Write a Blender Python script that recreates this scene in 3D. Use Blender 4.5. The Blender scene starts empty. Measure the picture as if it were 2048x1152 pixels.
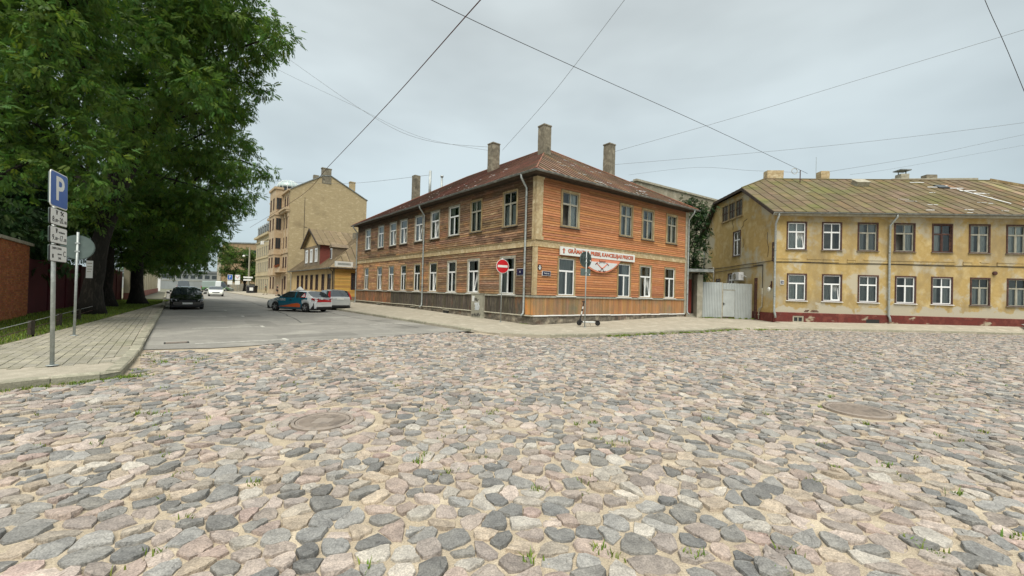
import bpy, math, random
import numpy as np
from mathutils import Vector, Matrix
rnd = random.Random(11)
npr = np.random.default_rng(5)
scene = bpy.context.scene
COL = scene.collection
rad = math.radians

# ---------------------------------------------------------------- camera, sky, sun, exposure
CAM_H, PITCH, ROLL, FPX = 1.72, rad(.63), rad(1.58), 820.0 / 2048
cd = bpy.data.cameras.new('camera')
cam = bpy.data.objects.new('camera', cd)
COL.objects.link(cam)
cd.sensor_width = 36.0
cd.lens = 36.0 * FPX
cd.clip_start, cd.clip_end = 0.1, 4000
_r0, _u0 = Vector((1, 0, 0)), Vector((0, -math.sin(PITCH), math.cos(PITCH)))
_fw = Vector((0, math.cos(PITCH), math.sin(PITCH)))
_rt = _r0 * math.cos(ROLL) + _u0 * math.sin(ROLL)
_up = -_r0 * math.sin(ROLL) + _u0 * math.cos(ROLL)
cam.matrix_world = Matrix(((_rt.x, _up.x, -_fw.x, 0), (_rt.y, _up.y, -_fw.y, 0), (_rt.z, _up.z, -_fw.z, CAM_H), (0, 0, 0, 1)))
scene.camera = cam

SUN_AZ, SUN_EL = rad(184), rad(60)         # compass style: 0 = +Y, clockwise; behind the camera
world = bpy.data.worlds.new('World')
scene.world = world
world.use_nodes = True
wn, wl = world.node_tree.nodes, world.node_tree.links
wn.clear()
w_out = wn.new('ShaderNodeOutputWorld')
w_bg = wn.new('ShaderNodeBackground')
w_bg.inputs['Strength'].default_value = 0.1
sky = wn.new('ShaderNodeTexSky')
sky.sky_type = 'NISHITA'
sky.sun_disc = False
sky.sun_elevation, sky.sun_rotation = SUN_EL, SUN_AZ
sky.air_density, sky.dust_density, sky.ozone_density = 1.0, 2.0, 1.5
w_tc = wn.new('ShaderNodeTexCoord')
w_sep = wn.new('ShaderNodeSeparateXYZ')
w_map = wn.new('ShaderNodeMapping')
w_map.inputs['Scale'].default_value = (1.0, 1.0, 2.6)
w_noise = wn.new('ShaderNodeTexNoise')
w_noise.inputs['Scale'].default_value = 1.7
w_noise.inputs['Detail'].default_value = 4
w_noise.inputs['Roughness'].default_value = .5
w_grad = wn.new('ShaderNodeValToRGB')      # overcast: a little brighter and greyer higher up
w_grad.color_ramp.elements[0].position = 0.0
w_grad.color_ramp.elements[0].color = (2.0, 2.42, 2.56, 1)
w_grad.color_ramp.elements[1].position = .55
w_grad.color_ramp.elements[1].color = (2.4, 2.64, 2.64, 1)
e = w_grad.color_ramp.elements.new(1.0)
e.color = (3.6, 3.85, 3.9, 1)
w_cl = wn.new('ShaderNodeMapRange')
w_cl.inputs['From Min'].default_value, w_cl.inputs['From Max'].default_value = .32, .68
w_cl.inputs['To Min'].default_value, w_cl.inputs['To Max'].default_value = .83, 1.15
w_mul = wn.new('ShaderNodeVectorMath')
w_mul.operation = 'SCALE'
w_mix = wn.new('ShaderNodeMixRGB')
w_mix.inputs['Fac'].default_value = .93
wl.new(w_tc.outputs['Generated'], w_sep.inputs[0])
wl.new(w_tc.outputs['Generated'], w_map.inputs['Vector'])
wl.new(w_map.outputs[0], w_noise.inputs['Vector'])
wl.new(w_sep.outputs['Z'], w_grad.inputs['Fac'])
wl.new(w_noise.outputs['Fac'], w_cl.inputs['Value'])
wl.new(w_grad.outputs['Color'], w_mul.inputs[0])
wl.new(w_cl.outputs['Result'], w_mul.inputs['Scale'])
wl.new(sky.outputs[0], w_mix.inputs['Color1'])
wl.new(w_mul.outputs[0], w_mix.inputs['Color2'])
wl.new(w_mix.outputs[0], w_bg.inputs['Color'])
wl.new(w_bg.outputs[0], w_out.inputs['Surface'])

sd = bpy.data.lights.new('sun', 'SUN')
sd.energy, sd.angle, sd.color = 1.5, rad(40), (1.0, .94, .83)
sun = bpy.data.objects.new('sun', sd)
COL.objects.link(sun)
_sv = Vector((math.sin(SUN_AZ) * math.cos(SUN_EL), math.cos(SUN_AZ) * math.cos(SUN_EL), math.sin(SUN_EL)))
sun.rotation_euler = _sv.to_track_quat('Z', 'Y').to_euler()
sun.location = _sv * 60

vs = scene.view_settings
vs.view_transform, vs.look, vs.exposure, vs.gamma, vs.use_curve_mapping = 'Standard', 'None', 1.42, 1.0, False
scene.render.engine = 'CYCLES'
scene.cycles.max_bounces = 6
scene.cycles.diffuse_bounces = 3
scene.cycles.transparent_max_bounces = 8
scene.cycles.use_denoising = True


# ---------------------------------------------------------------- helpers
def px(p):
    """where a world point shows in the 2048 px wide frame (used only to rank pieces by size)"""
    d = Vector(p) - Vector((0, 0, CAM_H))
    z = d.dot(_fw)
    if z < .2:
        return None
    return 1024 + 820 * d.dot(_rt) / z, 576 - 820 * d.dot(_up) / z


def in_view(p, m=60):
    q = px(p)
    return q is not None and -m < q[0] < 2048 + m and -m < q[1] < 1152 + m


def np_mesh(name, V, F, tint=None, mats=(), smooth=False):
    me = bpy.data.meshes.new(name)
    V = np.asarray(V, dtype=np.float32)
    F = np.asarray(F, dtype=np.int32)
    n, k = F.shape
    me.vertices.add(len(V))
    me.vertices.foreach_set('co', V.ravel())
    me.loops.add(n * k)
    me.loops.foreach_set('vertex_index', F.ravel())
    me.polygons.add(n)
    me.polygons.foreach_set('loop_start', np.arange(0, n * k, k, dtype=np.int32))
    me.polygons.foreach_set('loop_total', np.full(n, k, dtype=np.int32))
    me.polygons.foreach_set('use_smooth', np.full(n, smooth, dtype=bool))
    at = me.attributes.new('tint', 'FLOAT_COLOR', 'FACE')
    T = np.ones((n, 4), dtype=np.float32)
    if tint is not None:
        T[:, :3] = tint
    at.data.foreach_set('color', T.ravel())
    for m in mats:
        me.materials.append(m)
    me.update(calc_edges=True)
    return me


class MB:
    def __init__(s):
        s.v, s.f, s.m, s.t = [], [], [], []

    def add(s, verts, faces, mat=0, tint=(1, 1, 1)):
        b = len(s.v)
        s.v += [tuple(v) for v in verts]
        for fc in faces:
            s.f.append(tuple(i + b for i in fc))
            s.m.append(mat)
            s.t.append(tint)
        return s

    def box(s, x0, x1, y0, y1, z0, z1, mat=0, tint=(1, 1, 1)):
        if x0 > x1: x0, x1 = x1, x0
        if y0 > y1: y0, y1 = y1, y0
        if z0 > z1: z0, z1 = z1, z0
        return s.add([(x0, y0, z0), (x1, y0, z0), (x1, y1, z0), (x0, y1, z0), (x0, y0, z1), (x1, y0, z1), (x1, y1, z1), (x0, y1, z1)],
                     [(0, 3, 2, 1), (4, 5, 6, 7), (0, 1, 5, 4), (1, 2, 6, 5), (2, 3, 7, 6), (3, 0, 4, 7)], mat, tint)

    def obox(s, c, ex, ey, ez, mat=0, tint=(1, 1, 1)):
        """box with centre c and half-extent vectors"""
        c, ex, ey, ez = Vector(c), Vector(ex), Vector(ey), Vector(ez)
        vs_ = [c + a * ex + b * ey + d * ez for d in (-1, 1) for a, b in ((-1, -1), (1, -1), (1, 1), (-1, 1))]
        return s.add(vs_, [(0, 3, 2, 1), (4, 5, 6, 7), (0, 1, 5, 4), (1, 2, 6, 5), (2, 3, 7, 6), (3, 0, 4, 7)], mat, tint)

    def beam(s, a, b, w, h, mat=0, tint=(1, 1, 1), up=(0, 0, 1)):
        a, b = Vector(a), Vector(b)
        d = (b - a)
        x = d.cross(Vector(up))
        x = x.normalized() if x.length > 1e-6 else Vector((1, 0, 0))
        z = x.cross(d).normalized()
        return s.obox((a + b) / 2, d / 2, x * w / 2, z * h / 2, mat, tint)

    def quad(s, a, b, c, d, mat=0, tint=(1, 1, 1)):
        return s.add([a, b, c, d], [(0, 1, 2, 3)], mat, tint)

    def prism(s, poly, off, mat=0, tint=(1, 1, 1)):
        """extrude the 3D polygon by the vector off"""
        n = len(poly)
        off = Vector(off)
        a = [Vector(p) for p in poly]
        b = [p + off for p in a]
        fs = [tuple(range(n))[::-1], tuple(range(n, 2 * n))]
        fs += [(i, (i + 1) % n, (i + 1) % n + n, i + n) for i in range(n)]
        return s.add(a + b, fs, mat, tint)

    def tube(s, path, r, n=8, mat=0, tint=(1, 1, 1), cap=True):
        P = [Vector(p) for p in path]
        rs = r if isinstance(r, (list, tuple)) else [r] * len(P)
        vv, ff = [], []
        ref = None
        for i, p in enumerate(P):
            d = (P[min(i + 1, len(P) - 1)] - P[max(i - 1, 0)]).normalized()
            if ref is None:
                ref = d.orthogonal().normalized()
            ref = (ref - d * ref.dot(d))
            ref = ref.normalized() if ref.length > 1e-5 else d.orthogonal().normalized()
            q = d.cross(ref)
            for k in range(n):
                a = 2 * math.pi * k / n
                vv.append(p + (ref * math.cos(a) + q * math.sin(a)) * rs[i])
        for i in range(len(P) - 1):
            for k in range(n):
                k2 = (k + 1) % n
                ff.append((i * n + k, i * n + k2, (i + 1) * n + k2, (i + 1) * n + k))
        if cap:
            ff.append(tuple(range(n))[::-1])
            ff.append(tuple(range((len(P) - 1) * n, len(P) * n)))
        return s.add(vv, ff, mat, tint)

    def lathe(s, prof, c=(0, 0, 0), n=16, mat=0, tint=(1, 1, 1), axis='z'):
        vv, ff = [], []
        for r, z in prof:
            for k in range(n):
                a = 2 * math.pi * k / n
                p = (r * math.cos(a), r * math.sin(a), z)
                if axis == 'y': p = (p[0], p[2], p[1])
                if axis == 'x': p = (p[2], p[0], p[1])
                vv.append((p[0] + c[0], p[1] + c[1], p[2] + c[2]))
        for i in range(len(prof) - 1):
            for k in range(n):
                k2 = (k + 1) % n
                ff.append((i * n + k, i * n + k2, (i + 1) * n + k2, (i + 1) * n + k))
        ff.append(tuple(range(n))[::-1])
        ff.append(tuple(range((len(prof) - 1) * n, len(prof) * n)))
        return s.add(vv, ff, mat, tint)

    def build(s, name, mats, parent=None, loc=(0, 0, 0), rz=0.0, smooth=False, kind=None):
        me = bpy.data.meshes.new(name)
        me.from_pydata(s.v, [], s.f)
        if not isinstance(mats, (list, tuple)):
            mats = [mats]
        for m in mats:
            me.materials.append(m)
        n = len(s.f)
        me.polygons.foreach_set('material_index', s.m)
        if smooth:
            me.polygons.foreach_set('use_smooth', [True] * n)
        at = me.attributes.new('tint', 'FLOAT_COLOR', 'FACE')
        T = np.ones((n, 4), dtype=np.float32)
        T[:, :3] = s.t
        at.data.foreach_set('color', T.ravel())
        me.update()
        return link(name, me, parent, loc, rz, kind)


def link(name, me, parent=None, loc=(0, 0, 0), rz=0.0, kind=None):
    o = bpy.data.objects.new(name, me)
    COL.objects.link(o)
    o.location = loc
    o.rotation_euler = (0, 0, rz)
    if parent is not None:
        o.parent = parent
    if kind:
        o['kind'] = kind
    return o


def tag(o, label, cat, group=None):
    o['label'], o['category'] = label, cat
    if group:
        o['group'] = group
    return o


def thing(name, label, cat, loc, rz=0.0, group=None):
    o = bpy.data.objects.new(name, None)
    COL.objects.link(o)
    o.location = loc
    o.rotation_euler = (0, 0, rz)
    o.empty_display_size = .2
    return tag(o, label, cat, group)


def pieces(name, plist, mats, parent, loc=(0, 0, 0), rz=0.0, limit=300, smooth=False):
    """plist: (MB, world centre, metres across). The largest in view become objects, the rest one joined part."""
    def key(t):
        c, sz = t[1], t[2]
        if not in_view(c): return -1.0 / (1 + Vector(c).length)
        return sz / max(.5, (Vector(c) - Vector((0, 0, CAM_H))).length)
    pl = sorted(plist, key=key, reverse=True)
    for mb, c, sz in pl[:limit]:
        mb.build(name, mats, parent, loc, rz, smooth)
    if len(pl) > limit:
        J = MB()
        for mb, c, sz in pl[limit:]:
            b = len(J.v)
            J.v += mb.v
            J.f += [tuple(i + b for i in f) for f in mb.f]
            J.m += mb.m
            J.t += mb.t
        J.build(name + 's', mats, parent, loc, rz, smooth, 'stuff')


# ---------------------------------------------------------------- materials
def mat(name, c1, c2=None, c3=None, scale=4, stretch=(1, 1, 1), rough=.8, metal=0.0, bump=0.0, bscale=30, detail=5, lo=.35, hi=.65,
        spec=.4, speck=0.0, zdamp=None, stain=None, stain2=None, bstretch=None, coords='Object'):
    m = bpy.data.materials.new(name)
    m.use_nodes = True
    N, L = m.node_tree.nodes, m.node_tree.links
    b = N['Principled BSDF']
    b.inputs['Roughness'].default_value = rough
    b.inputs['Metallic'].default_value = metal
    b.inputs['Specular IOR Level'].default_value = spec
    tc = N.new('ShaderNodeTexCoord')
    mp = N.new('ShaderNodeMapping')
    mp.inputs['Scale'].default_value = stretch
    if coords == 'Position':
        tc = N.new('ShaderNodeNewGeometry')
    L.new(tc.outputs[coords], mp.inputs['Vector'])
    out = None
    c2 = c2 or tuple(x * .8 for x in c1)
    no = N.new('ShaderNodeTexNoise')
    no.inputs['Scale'].default_value = scale
    no.inputs['Detail'].default_value = detail
    no.inputs['Roughness'].default_value = .6
    L.new(mp.outputs[0], no.inputs['Vector'])
    cr = N.new('ShaderNodeValToRGB')
    cr.color_ramp.elements[0].position, cr.color_ramp.elements[1].position = lo, hi
    cr.color_ramp.elements[0].color, cr.color_ramp.elements[1].color = (*c1, 1), (*(c3 or c2), 1)
    if c3:
        x = cr.color_ramp.elements.new((lo + hi) / 2)
        x.color = (*c2, 1)
    L.new(no.outputs['Fac'], cr.inputs['Fac'])
    out = cr.outputs['Color']
    for st in (stain, stain2):
        if not st: continue
        # (colour, scale, lo, hi, stretch)
        sm = N.new('ShaderNodeMapping')
        sm.inputs['Scale'].default_value = st[4] if len(st) > 4 else (1, 1, 1)
        sm.inputs['Location'].default_value = (3.1 + st[1], 1.7, 5.3)
        L.new(tc.outputs[coords], sm.inputs['Vector'])
        sn = N.new('ShaderNodeTexNoise')
        sn.inputs['Scale'].default_value = st[1]
        sn.inputs['Detail'].default_value = 7
        sn.inputs['Roughness'].default_value = .62
        L.new(sm.outputs[0], sn.inputs['Vector'])
        mr = N.new('ShaderNodeMapRange')
        mr.inputs['From Min'].default_value, mr.inputs['From Max'].default_value = st[2], st[3]
        L.new(sn.outputs['Fac'], mr.inputs['Value'])
        mx = N.new('ShaderNodeMixRGB')
        mx.inputs['Color2'].default_value = (*st[0], 1)
        L.new(mr.outputs[0], mx.inputs['Fac'])
        L.new(out, mx.inputs['Color1'])
        out = mx.outputs[0]
    if zdamp:                              # damp, flaking foot of a wall: (colour, z low, z high, noise scale)
        sz = N.new('ShaderNodeSeparateXYZ')
        L.new(tc.outputs[coords], sz.inputs[0])
        dn = N.new('ShaderNodeTexNoise')
        dn.inputs['Scale'].default_value, dn.inputs['Detail'].default_value = zdamp[3], 7
        L.new(tc.outputs[coords], dn.inputs['Vector'])
        ma = N.new('ShaderNodeMath')
        ma.operation, ma.inputs[1].default_value, ma.inputs[2].default_value = 'MULTIPLY_ADD', -(zdamp[2] - zdamp[1]) * 2.4, (zdamp[2] - zdamp[1]) * 1.2
        L.new(dn.outputs['Fac'], ma.inputs[0])
        ad = N.new('ShaderNodeMath')
        L.new(sz.outputs['Z'], ad.inputs[0])
        L.new(ma.outputs[0], ad.inputs[1])
        mr = N.new('ShaderNodeMapRange')
        mid_ = (zdamp[1] + zdamp[2]) / 2
        mr.inputs['From Min'].default_value, mr.inputs['From Max'].default_value = mid_ + .05, mid_ - .05
        L.new(ad.outputs[0], mr.inputs['Value'])
        mx = N.new('ShaderNodeMixRGB')
        mx.inputs['Color2'].default_value = (*zdamp[0], 1)
        L.new(mr.outputs[0], mx.inputs['Fac'])
        L.new(out, mx.inputs['Color1'])
        out = mx.outputs[0]
    if speck:
        sp = N.new('ShaderNodeTexNoise')
        sp.inputs['Scale'].default_value = 90
        sp.inputs['Detail'].default_value = 3
        L.new(tc.outputs[coords], sp.inputs['Vector'])
        sr = N.new('ShaderNodeMapRange')
        sr.inputs['From Min'].default_value, sr.inputs['From Max'].default_value = .3, .7
        sr.inputs['To Min'].default_value, sr.inputs['To Max'].default_value = 1 - speck, 1 + speck
        L.new(sp.outputs['Fac'], sr.inputs['Value'])
        sc = N.new('ShaderNodeVectorMath')
        sc.operation = 'SCALE'
        L.new(out, sc.inputs[0])
        L.new(sr.outputs[0], sc.inputs['Scale'])
        out = sc.outputs[0]
    at = N.new('ShaderNodeAttribute')
    at.attribute_name = 'tint'
    mu = N.new('ShaderNodeMixRGB')
    mu.blend_type = 'MULTIPLY'
    mu.inputs['Fac'].default_value = 1
    L.new(out, mu.inputs['Color1'])
    L.new(at.outputs['Color'], mu.inputs['Color2'])
    L.new(mu.outputs[0], b.inputs['Base Color'])
    if bump:
        bn = N.new('ShaderNodeTexNoise')
        bn.inputs['Scale'].default_value = bscale
        bn.inputs['Detail'].default_value = 5
        if bstretch or stretch != (1, 1, 1):
            bm_ = N.new('ShaderNodeMapping')
            bm_.inputs['Scale'].default_value = bstretch or stretch
            L.new(tc.outputs[coords], bm_.inputs['Vector'])
            L.new(bm_.outputs[0], bn.inputs['Vector'])
        else:
            L.new(tc.outputs[coords], bn.inputs['Vector'])
        bu = N.new('ShaderNodeBump')
        bu.inputs['Strength'].default_value = bump
        bu.inputs['Distance'].default_value = .02
        L.new(bn.outputs['Fac'], bu.inputs['Height'])
        L.new(bu.outputs[0], b.inputs['Normal'])
    return m


def plain(name, c, rough=.6, metal=0.0, spec=.4, coat=0.0, vary=.12, scale=3):
    m = mat(name, c, tuple(x * (1 - vary) for x in c), scale=scale, rough=rough, metal=metal, spec=spec)
    if coat:
        m.node_tree.nodes['Principled BSDF'].inputs['Coat Weight'].default_value = coat
        m.node_tree.nodes['Principled BSDF'].inputs['Coat Roughness'].default_value = .06
    return m


def glass_mat(name, tint=(.86, .9, .89), refl=1.0):
    m = bpy.data.materials.new(name)
    m.use_nodes = True
    N, L = m.node_tree.nodes, m.node_tree.links
    N.remove(N['Principled BSDF'])
    t = N.new('ShaderNodeBsdfTransparent')
    t.inputs['Color'].default_value = (*tint, 1)
    g = N.new('ShaderNodeBsdfGlossy')
    g.inputs['Roughness'].default_value = .03
    g.inputs['Color'].default_value = (.9, .95, .95, 1)
    fr = N.new('ShaderNodeFresnel')
    fr.inputs['IOR'].default_value = 1.65
    mx = N.new('ShaderNodeMixShader')
    nb = N.new('ShaderNodeTexNoise')
    nb.inputs['Scale'].default_value = 1.5
    tc = N.new('ShaderNodeTexCoord')
    L.new(tc.outputs['Object'], nb.inputs['Vector'])
    bu = N.new('ShaderNodeBump')
    bu.inputs['Strength'].default_value = .05
    L.new(nb.outputs['Fac'], bu.inputs['Height'])
    L.new(bu.outputs[0], g.inputs['Normal'])
    L.new(fr.outputs[0], mx.inputs['Fac'])
    L.new(t.outputs[0], mx.inputs[1])
    L.new(g.outputs[0], mx.inputs[2])
    L.new(mx.outputs[0], N['Material Output'].inputs['Surface'])
    return m


def leaf_mat(name, c, trans=.35):
    m = bpy.data.materials.new(name)
    m.use_nodes = True
    N, L = m.node_tree.nodes, m.node_tree.links
    b = N['Principled BSDF']
    b.inputs['Roughness'].default_value = .55
    b.inputs['Specular IOR Level'].default_value = .25
    at = N.new('ShaderNodeAttribute')
    at.attribute_name = 'tint'
    mu = N.new('ShaderNodeMixRGB')
    mu.blend_type = 'MULTIPLY'
    mu.inputs['Fac'].default_value = 1
    mu.inputs['Color1'].default_value = (*c, 1)
    L.new(at.outputs['Color'], mu.inputs['Color2'])
    L.new(mu.outputs[0], b.inputs['Base Color'])
    tr = N.new('ShaderNodeBsdfTranslucent')
    L.new(mu.outputs[0], tr.inputs['Color'])
    mx = N.new('ShaderNodeMixShader')
    mx.inputs['Fac'].default_value = trans
    L.new(b.outputs[0], mx.inputs[1])
    L.new(tr.outputs[0], mx.inputs[2])
    L.new(mx.outputs[0], N['Material Output'].inputs['Surface'])
    return m


MT = {}
MT['sand'] = mat('sand_joint', (.47, .395, .285), (.38, .32, .235), (.53, .455, .34), scale=3, rough=.95, bump=.6, bscale=60, speck=.25,
                 stain=((.24, .2, .15), 1.1, .55, .8))
MT['stone'] = mat('cobble_granite', (.80, .79, .78), (1.0, .99, .97), (1.18, 1.16, 1.12), scale=9, rough=.78, bump=.75, bscale=22, speck=.3, coords='Position')
MT['asphalt'] = mat('asphalt', (.27, .26, .232), (.23, .222, .2), (.31, .30, .265), scale=.55, rough=.9, bump=.3, bscale=80, speck=.2,
                    stain=((.165, .16, .142), .35, .54, .72), stain2=((.37, .35, .30), 1.6, .6, .8))
MT['concrete'] = mat('pavement_concrete', (.40, .36, .285), (.33, .30, .235), (.45, .41, .33), scale=1.4, rough=.92, bump=.3, bscale=50, speck=.15,
                     stain=((.22, .2, .15), .8, .6, .85))
MT['kerb'] = mat('kerb_granite', (.36, .34, .27), (.27, .26, .2), (.43, .4, .32), scale=5, rough=.9, bump=.4, bscale=30, speck=.15)
MT['paver'] = mat('paver', (.32, .30, .24), (.26, .245, .195), (.37, .345, .275), scale=2.2, rough=.92, bump=.3, bscale=60, speck=.15,
                  stain=((.2, .2, .12), .7, .55, .8))
MT['lawn'] = mat('lawn_soil', (.07, .09, .03), (.11, .1, .05), scale=2, rough=1)
MT['paint_mark'] = mat('road_paint', (.62, .61, .55), (.36, .35, .31), scale=9, rough=.8, lo=.4, hi=.62)
MT['iron'] = mat('cast_iron', (.27, .225, .19), (.33, .28, .235), (.21, .18, .155), scale=6, rough=.6, metal=.2, bump=.3, bscale=50)
MT['steel'] = mat('galvanised_steel', (.42, .45, .44), (.33, .36, .35), (.5, .53, .52), scale=5, rough=.45, metal=.35)
MT['signback'] = mat('sign_back', (.13, .17, .16), (.10, .135, .125), scale=3, rough=.55, metal=.2)
MT['white'] = plain('white_plastic', (.80, .81, .80), rough=.35, vary=.05)
MT['signwhite'] = plain('sign_white', (.74, .75, .72), rough=.4, vary=.06)
MT['black'] = plain('black_plastic', (.02, .02, .022), rough=.5)
MT['rubber'] = plain('rubber', (.018, .018, .018), rough=.85)
MT['signblue'] = plain('sign_blue', (.03, .12, .42), rough=.35, vary=.2)
MT['signred'] = plain('sign_red', (.55, .012, .02), rough=.35, vary=.1)
MT['navy'] = plain('plate_navy', (.015, .02, .06), rough=.3)
MT['orange'] = plain('letter_orange', (.72, .16, .07), rough=.45)
MT['dark'] = plain('dark_interior', (.025, .026, .025), rough=.9)
MT['room'] = mat('room_wall', (.30, .285, .25), (.17, .16, .145), scale=1.2, rough=.9)
MT['glass'] = glass_mat('window_glass')
MT['darkglass'] = plain('dark_glass', (.03, .038, .04), rough=.08, spec=.6)
MT['lace'] = mat('curtain_cloth', (.80, .81, .77), (.56, .58, .56), scale=6, stretch=(8, 1, .4), rough=.9)
# ---------------------------------------------------------------- ground
def V2(a):
    return np.array([math.cos(rad(a)), math.sin(rad(a))])
C0 = np.array([1.10, 20.52])               # street corner of the brown house
DR, DL = V2(36), V2(130)                   # along its two facades (DL is also the street direction)
KR = np.array([-1.49, 17.06])              # kerb corner on the right of the street
KL = [(-16.5, -8.0), (-7.72, 6.23), (-7.45, 6.67), (-7.06, 7.09), (-7.0, 7.4), (-8.03, 8.78), (-9.39, 10.49), (-12.77, 14.63), (-25.13, 29.77)]
KL_far = tuple(np.array([-25.13, 29.77]) + 85 * DL)
IN_L = [(-24.0, -8.0), (-12.3, 9.9), (-17.14, 17.12), (-29.46, 34.88)]
IN_far = tuple(np.array([-29.46, 34.88]) + 78 * DL)


def poly_sheet(name, pts, m, kind='structure', parent=None):
    mb = MB()
    mb.add([(p[0], p[1], p[2]) for p in pts], [tuple(range(len(pts)))])
    return mb.build(name, m, parent, kind=kind)


g = MB().quad((-900, -300, -.03), (900, -300, -.03), (900, 1500, -.03), (-900, 1500, -.03)).build('ground', mat('earth', (.2, .19, .15), (.13, .14, .09), scale=.05, rough=1), kind='structure')
square = MB().quad((-24, -9, 0), (52, -9, 0), (52, 29, 0), (-24, 29, 0)).build('cobbled_square', MT['sand'], kind='structure')

# asphalt street
AB = [(-9.3, 10.4), (-8.5, 10.75), (-7.97, 10.95), (-7.29, 11.61), (-6.65, 12.58), (-5.15, 14.05), (-3.69, 15.81), (-1.77, 17.55)]
K_far = KR + 120 * DL
ASPH = AB + [tuple(KR), tuple(K_far), KL_far, KL[-1], KL[-2]]
street = poly_sheet('street', [(x, y, .018) for x, y in ASPH], MT['asphalt'])
# cross street far away
poly_sheet('cross_street', [(-170, 60, .01), (-60, 160, .01), (-20, 150, .01), (-30, 240, .01), (-260, 240, .01), (-260, 60, .01)], MT['asphalt'])


def pt_in(poly, X, Y):
    poly = np.asarray(poly, float)
    ins = np.zeros(X.shape, bool)
    j = len(poly) - 1
    for i in range(len(poly)):
        xi, yi = poly[i]
        xj, yj = poly[j]
        c = ((yi > Y) != (yj > Y)) & (X < (xj - xi) * (Y - yi) / (yj - yi + 1e-12) + xi)
        ins ^= c
        j = i
    return ins


# left pavement
PAVL = KL + [KL_far, IN_far] + IN_L[::-1]
pavement = poly_sheet('pavement', [(x, y, .105) for x, y in PAVL], MT['concrete'])


def kerb(parent, line, z0, z1, w=.16, step=1.0, side=1, zf=None):
    """kerbstones one by one along a polyline; side=1 puts the stone's width on the left of the walking direction"""
    L = [np.array(p[:2], float) for p in line]
    out = []
    for a, b in zip(L[:-1], L[1:]):
        ln = np.linalg.norm(b - a)
        n = max(1, int(round(ln / step)))
        d = (b - a) / ln
        nn = np.array([-d[1], d[0]]) * side
        for k in range(n):
            p, q = a + d * (ln * k / n + .006), a + d * (ln * (k + 1) / n - .006)
            dz = rnd.uniform(-.012, .012)
            t = rnd.uniform(.82, 1.12)
            j = nn * rnd.uniform(-.012, .012)
            zt = z1 + dz
            c = .022
            mb = MB()
            P0, Q0, P1, Q1 = p + j, q + j, p + j + nn * w, q + j + nn * w
            pc, qc = p + j + nn * c, q + j + nn * c
            mb.add([(*P0, z0), (*Q0, z0), (*Q1, z0), (*P1, z0), (*P0, zt - c), (*Q0, zt - c), (*qc, zt), (*pc, zt), (*Q1, zt), (*P1, zt)],
                   [(0, 1, 5, 4), (4, 5, 6, 7), (7, 6, 8, 9), (1, 2, 8, 6, 5), (3, 0, 4, 7, 9), (2, 3, 9, 8)], 0, (t, t, t * .97))
            m = (p + q) / 2
            out.append((mb, (m[0], m[1], zt), ln / n))
    pieces('kerbstone', out, MT['kerb'], parent, limit=300)


kerb(pavement, KL + [tuple(np.array(KL[-1]) + 60 * DL)], -.02, .135, w=.2, step=.95, side=1)

# paving stones of the left pavement, laid in courses along the street
out = []
u_, n_ = DL, np.array([-DL[1], DL[0]])     # n_ points to the left of the street
o_ = np.array([-9.39, 10.49])
KLp = [(p[0] - .2 * .77, p[1] - .2 * .64) for p in KL]
inner = np.array(PAVL)
PW, PL = .165, .31
for i in range(-9, 70):
    for j in range(0, 42):
        s = i * PL + (j % 2) * PL / 2
        if s > 21: continue
        w = .215 + j * PW
        c = o_ + u_ * (s + PL / 2) + n_ * (w + PW / 2)
        cs = np.array([o_ + u_ * (s + a * PL) + n_ * (w + b * PW) for a in (0, 1) for b in (0, 1)])
        if not pt_in(inner, cs[:, 0], cs[:, 1]).all(): continue
        # keep clear of the kerb round the corner
        if s < 0 and min(np.linalg.norm(c - np.array(p)) for p in KL[1:7]) < .42: continue
        if s < -3.2 and w > 2.0 and rnd.random() < .15: continue
        z = .125 + rnd.uniform(-.004, .004) + .006 * math.sin(s * .9 + w * 1.3)
        tl = rnd.uniform(-.003, .003)
        t = rnd.uniform(.9, 1.07)
        gp = .004
        P = [o_ + u_ * (s + a) + n_ * (w + b) for a, b in ((gp, gp), (PL - gp, gp), (PL - gp, PW - gp), (gp, PW - gp))]
        q = [o_ + u_ * (s + a) + n_ * (w + b) for a, b in ((gp * 2, gp * 2), (PL - gp * 2, gp * 2), (PL - gp * 2, PW - gp * 2), (gp * 2, PW - gp * 2))]
        mb = MB()
        mb.add([(*p, .1) for p in P] + [(*P[k], z - .006 + tl * (1 if k < 2 else -1)) for k in range(4)] + [(*q[k], z + tl * (1 if k < 2 else -1)) for k in range(4)],
               [(0, 1, 5, 4), (1, 2, 6, 5), (2, 3, 7, 6), (3, 0, 4, 7), (4, 5, 9, 8), (5, 6, 10, 9), (6, 7, 11, 10), (7, 4, 8, 11), (8, 9, 10, 11)], 0, (t, t, t * rnd.uniform(.94, 1.02)))
        out.append((mb, (c[0], c[1], z), .3))
pieces('paving_stone', out, MT['paver'], pavement)

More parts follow.
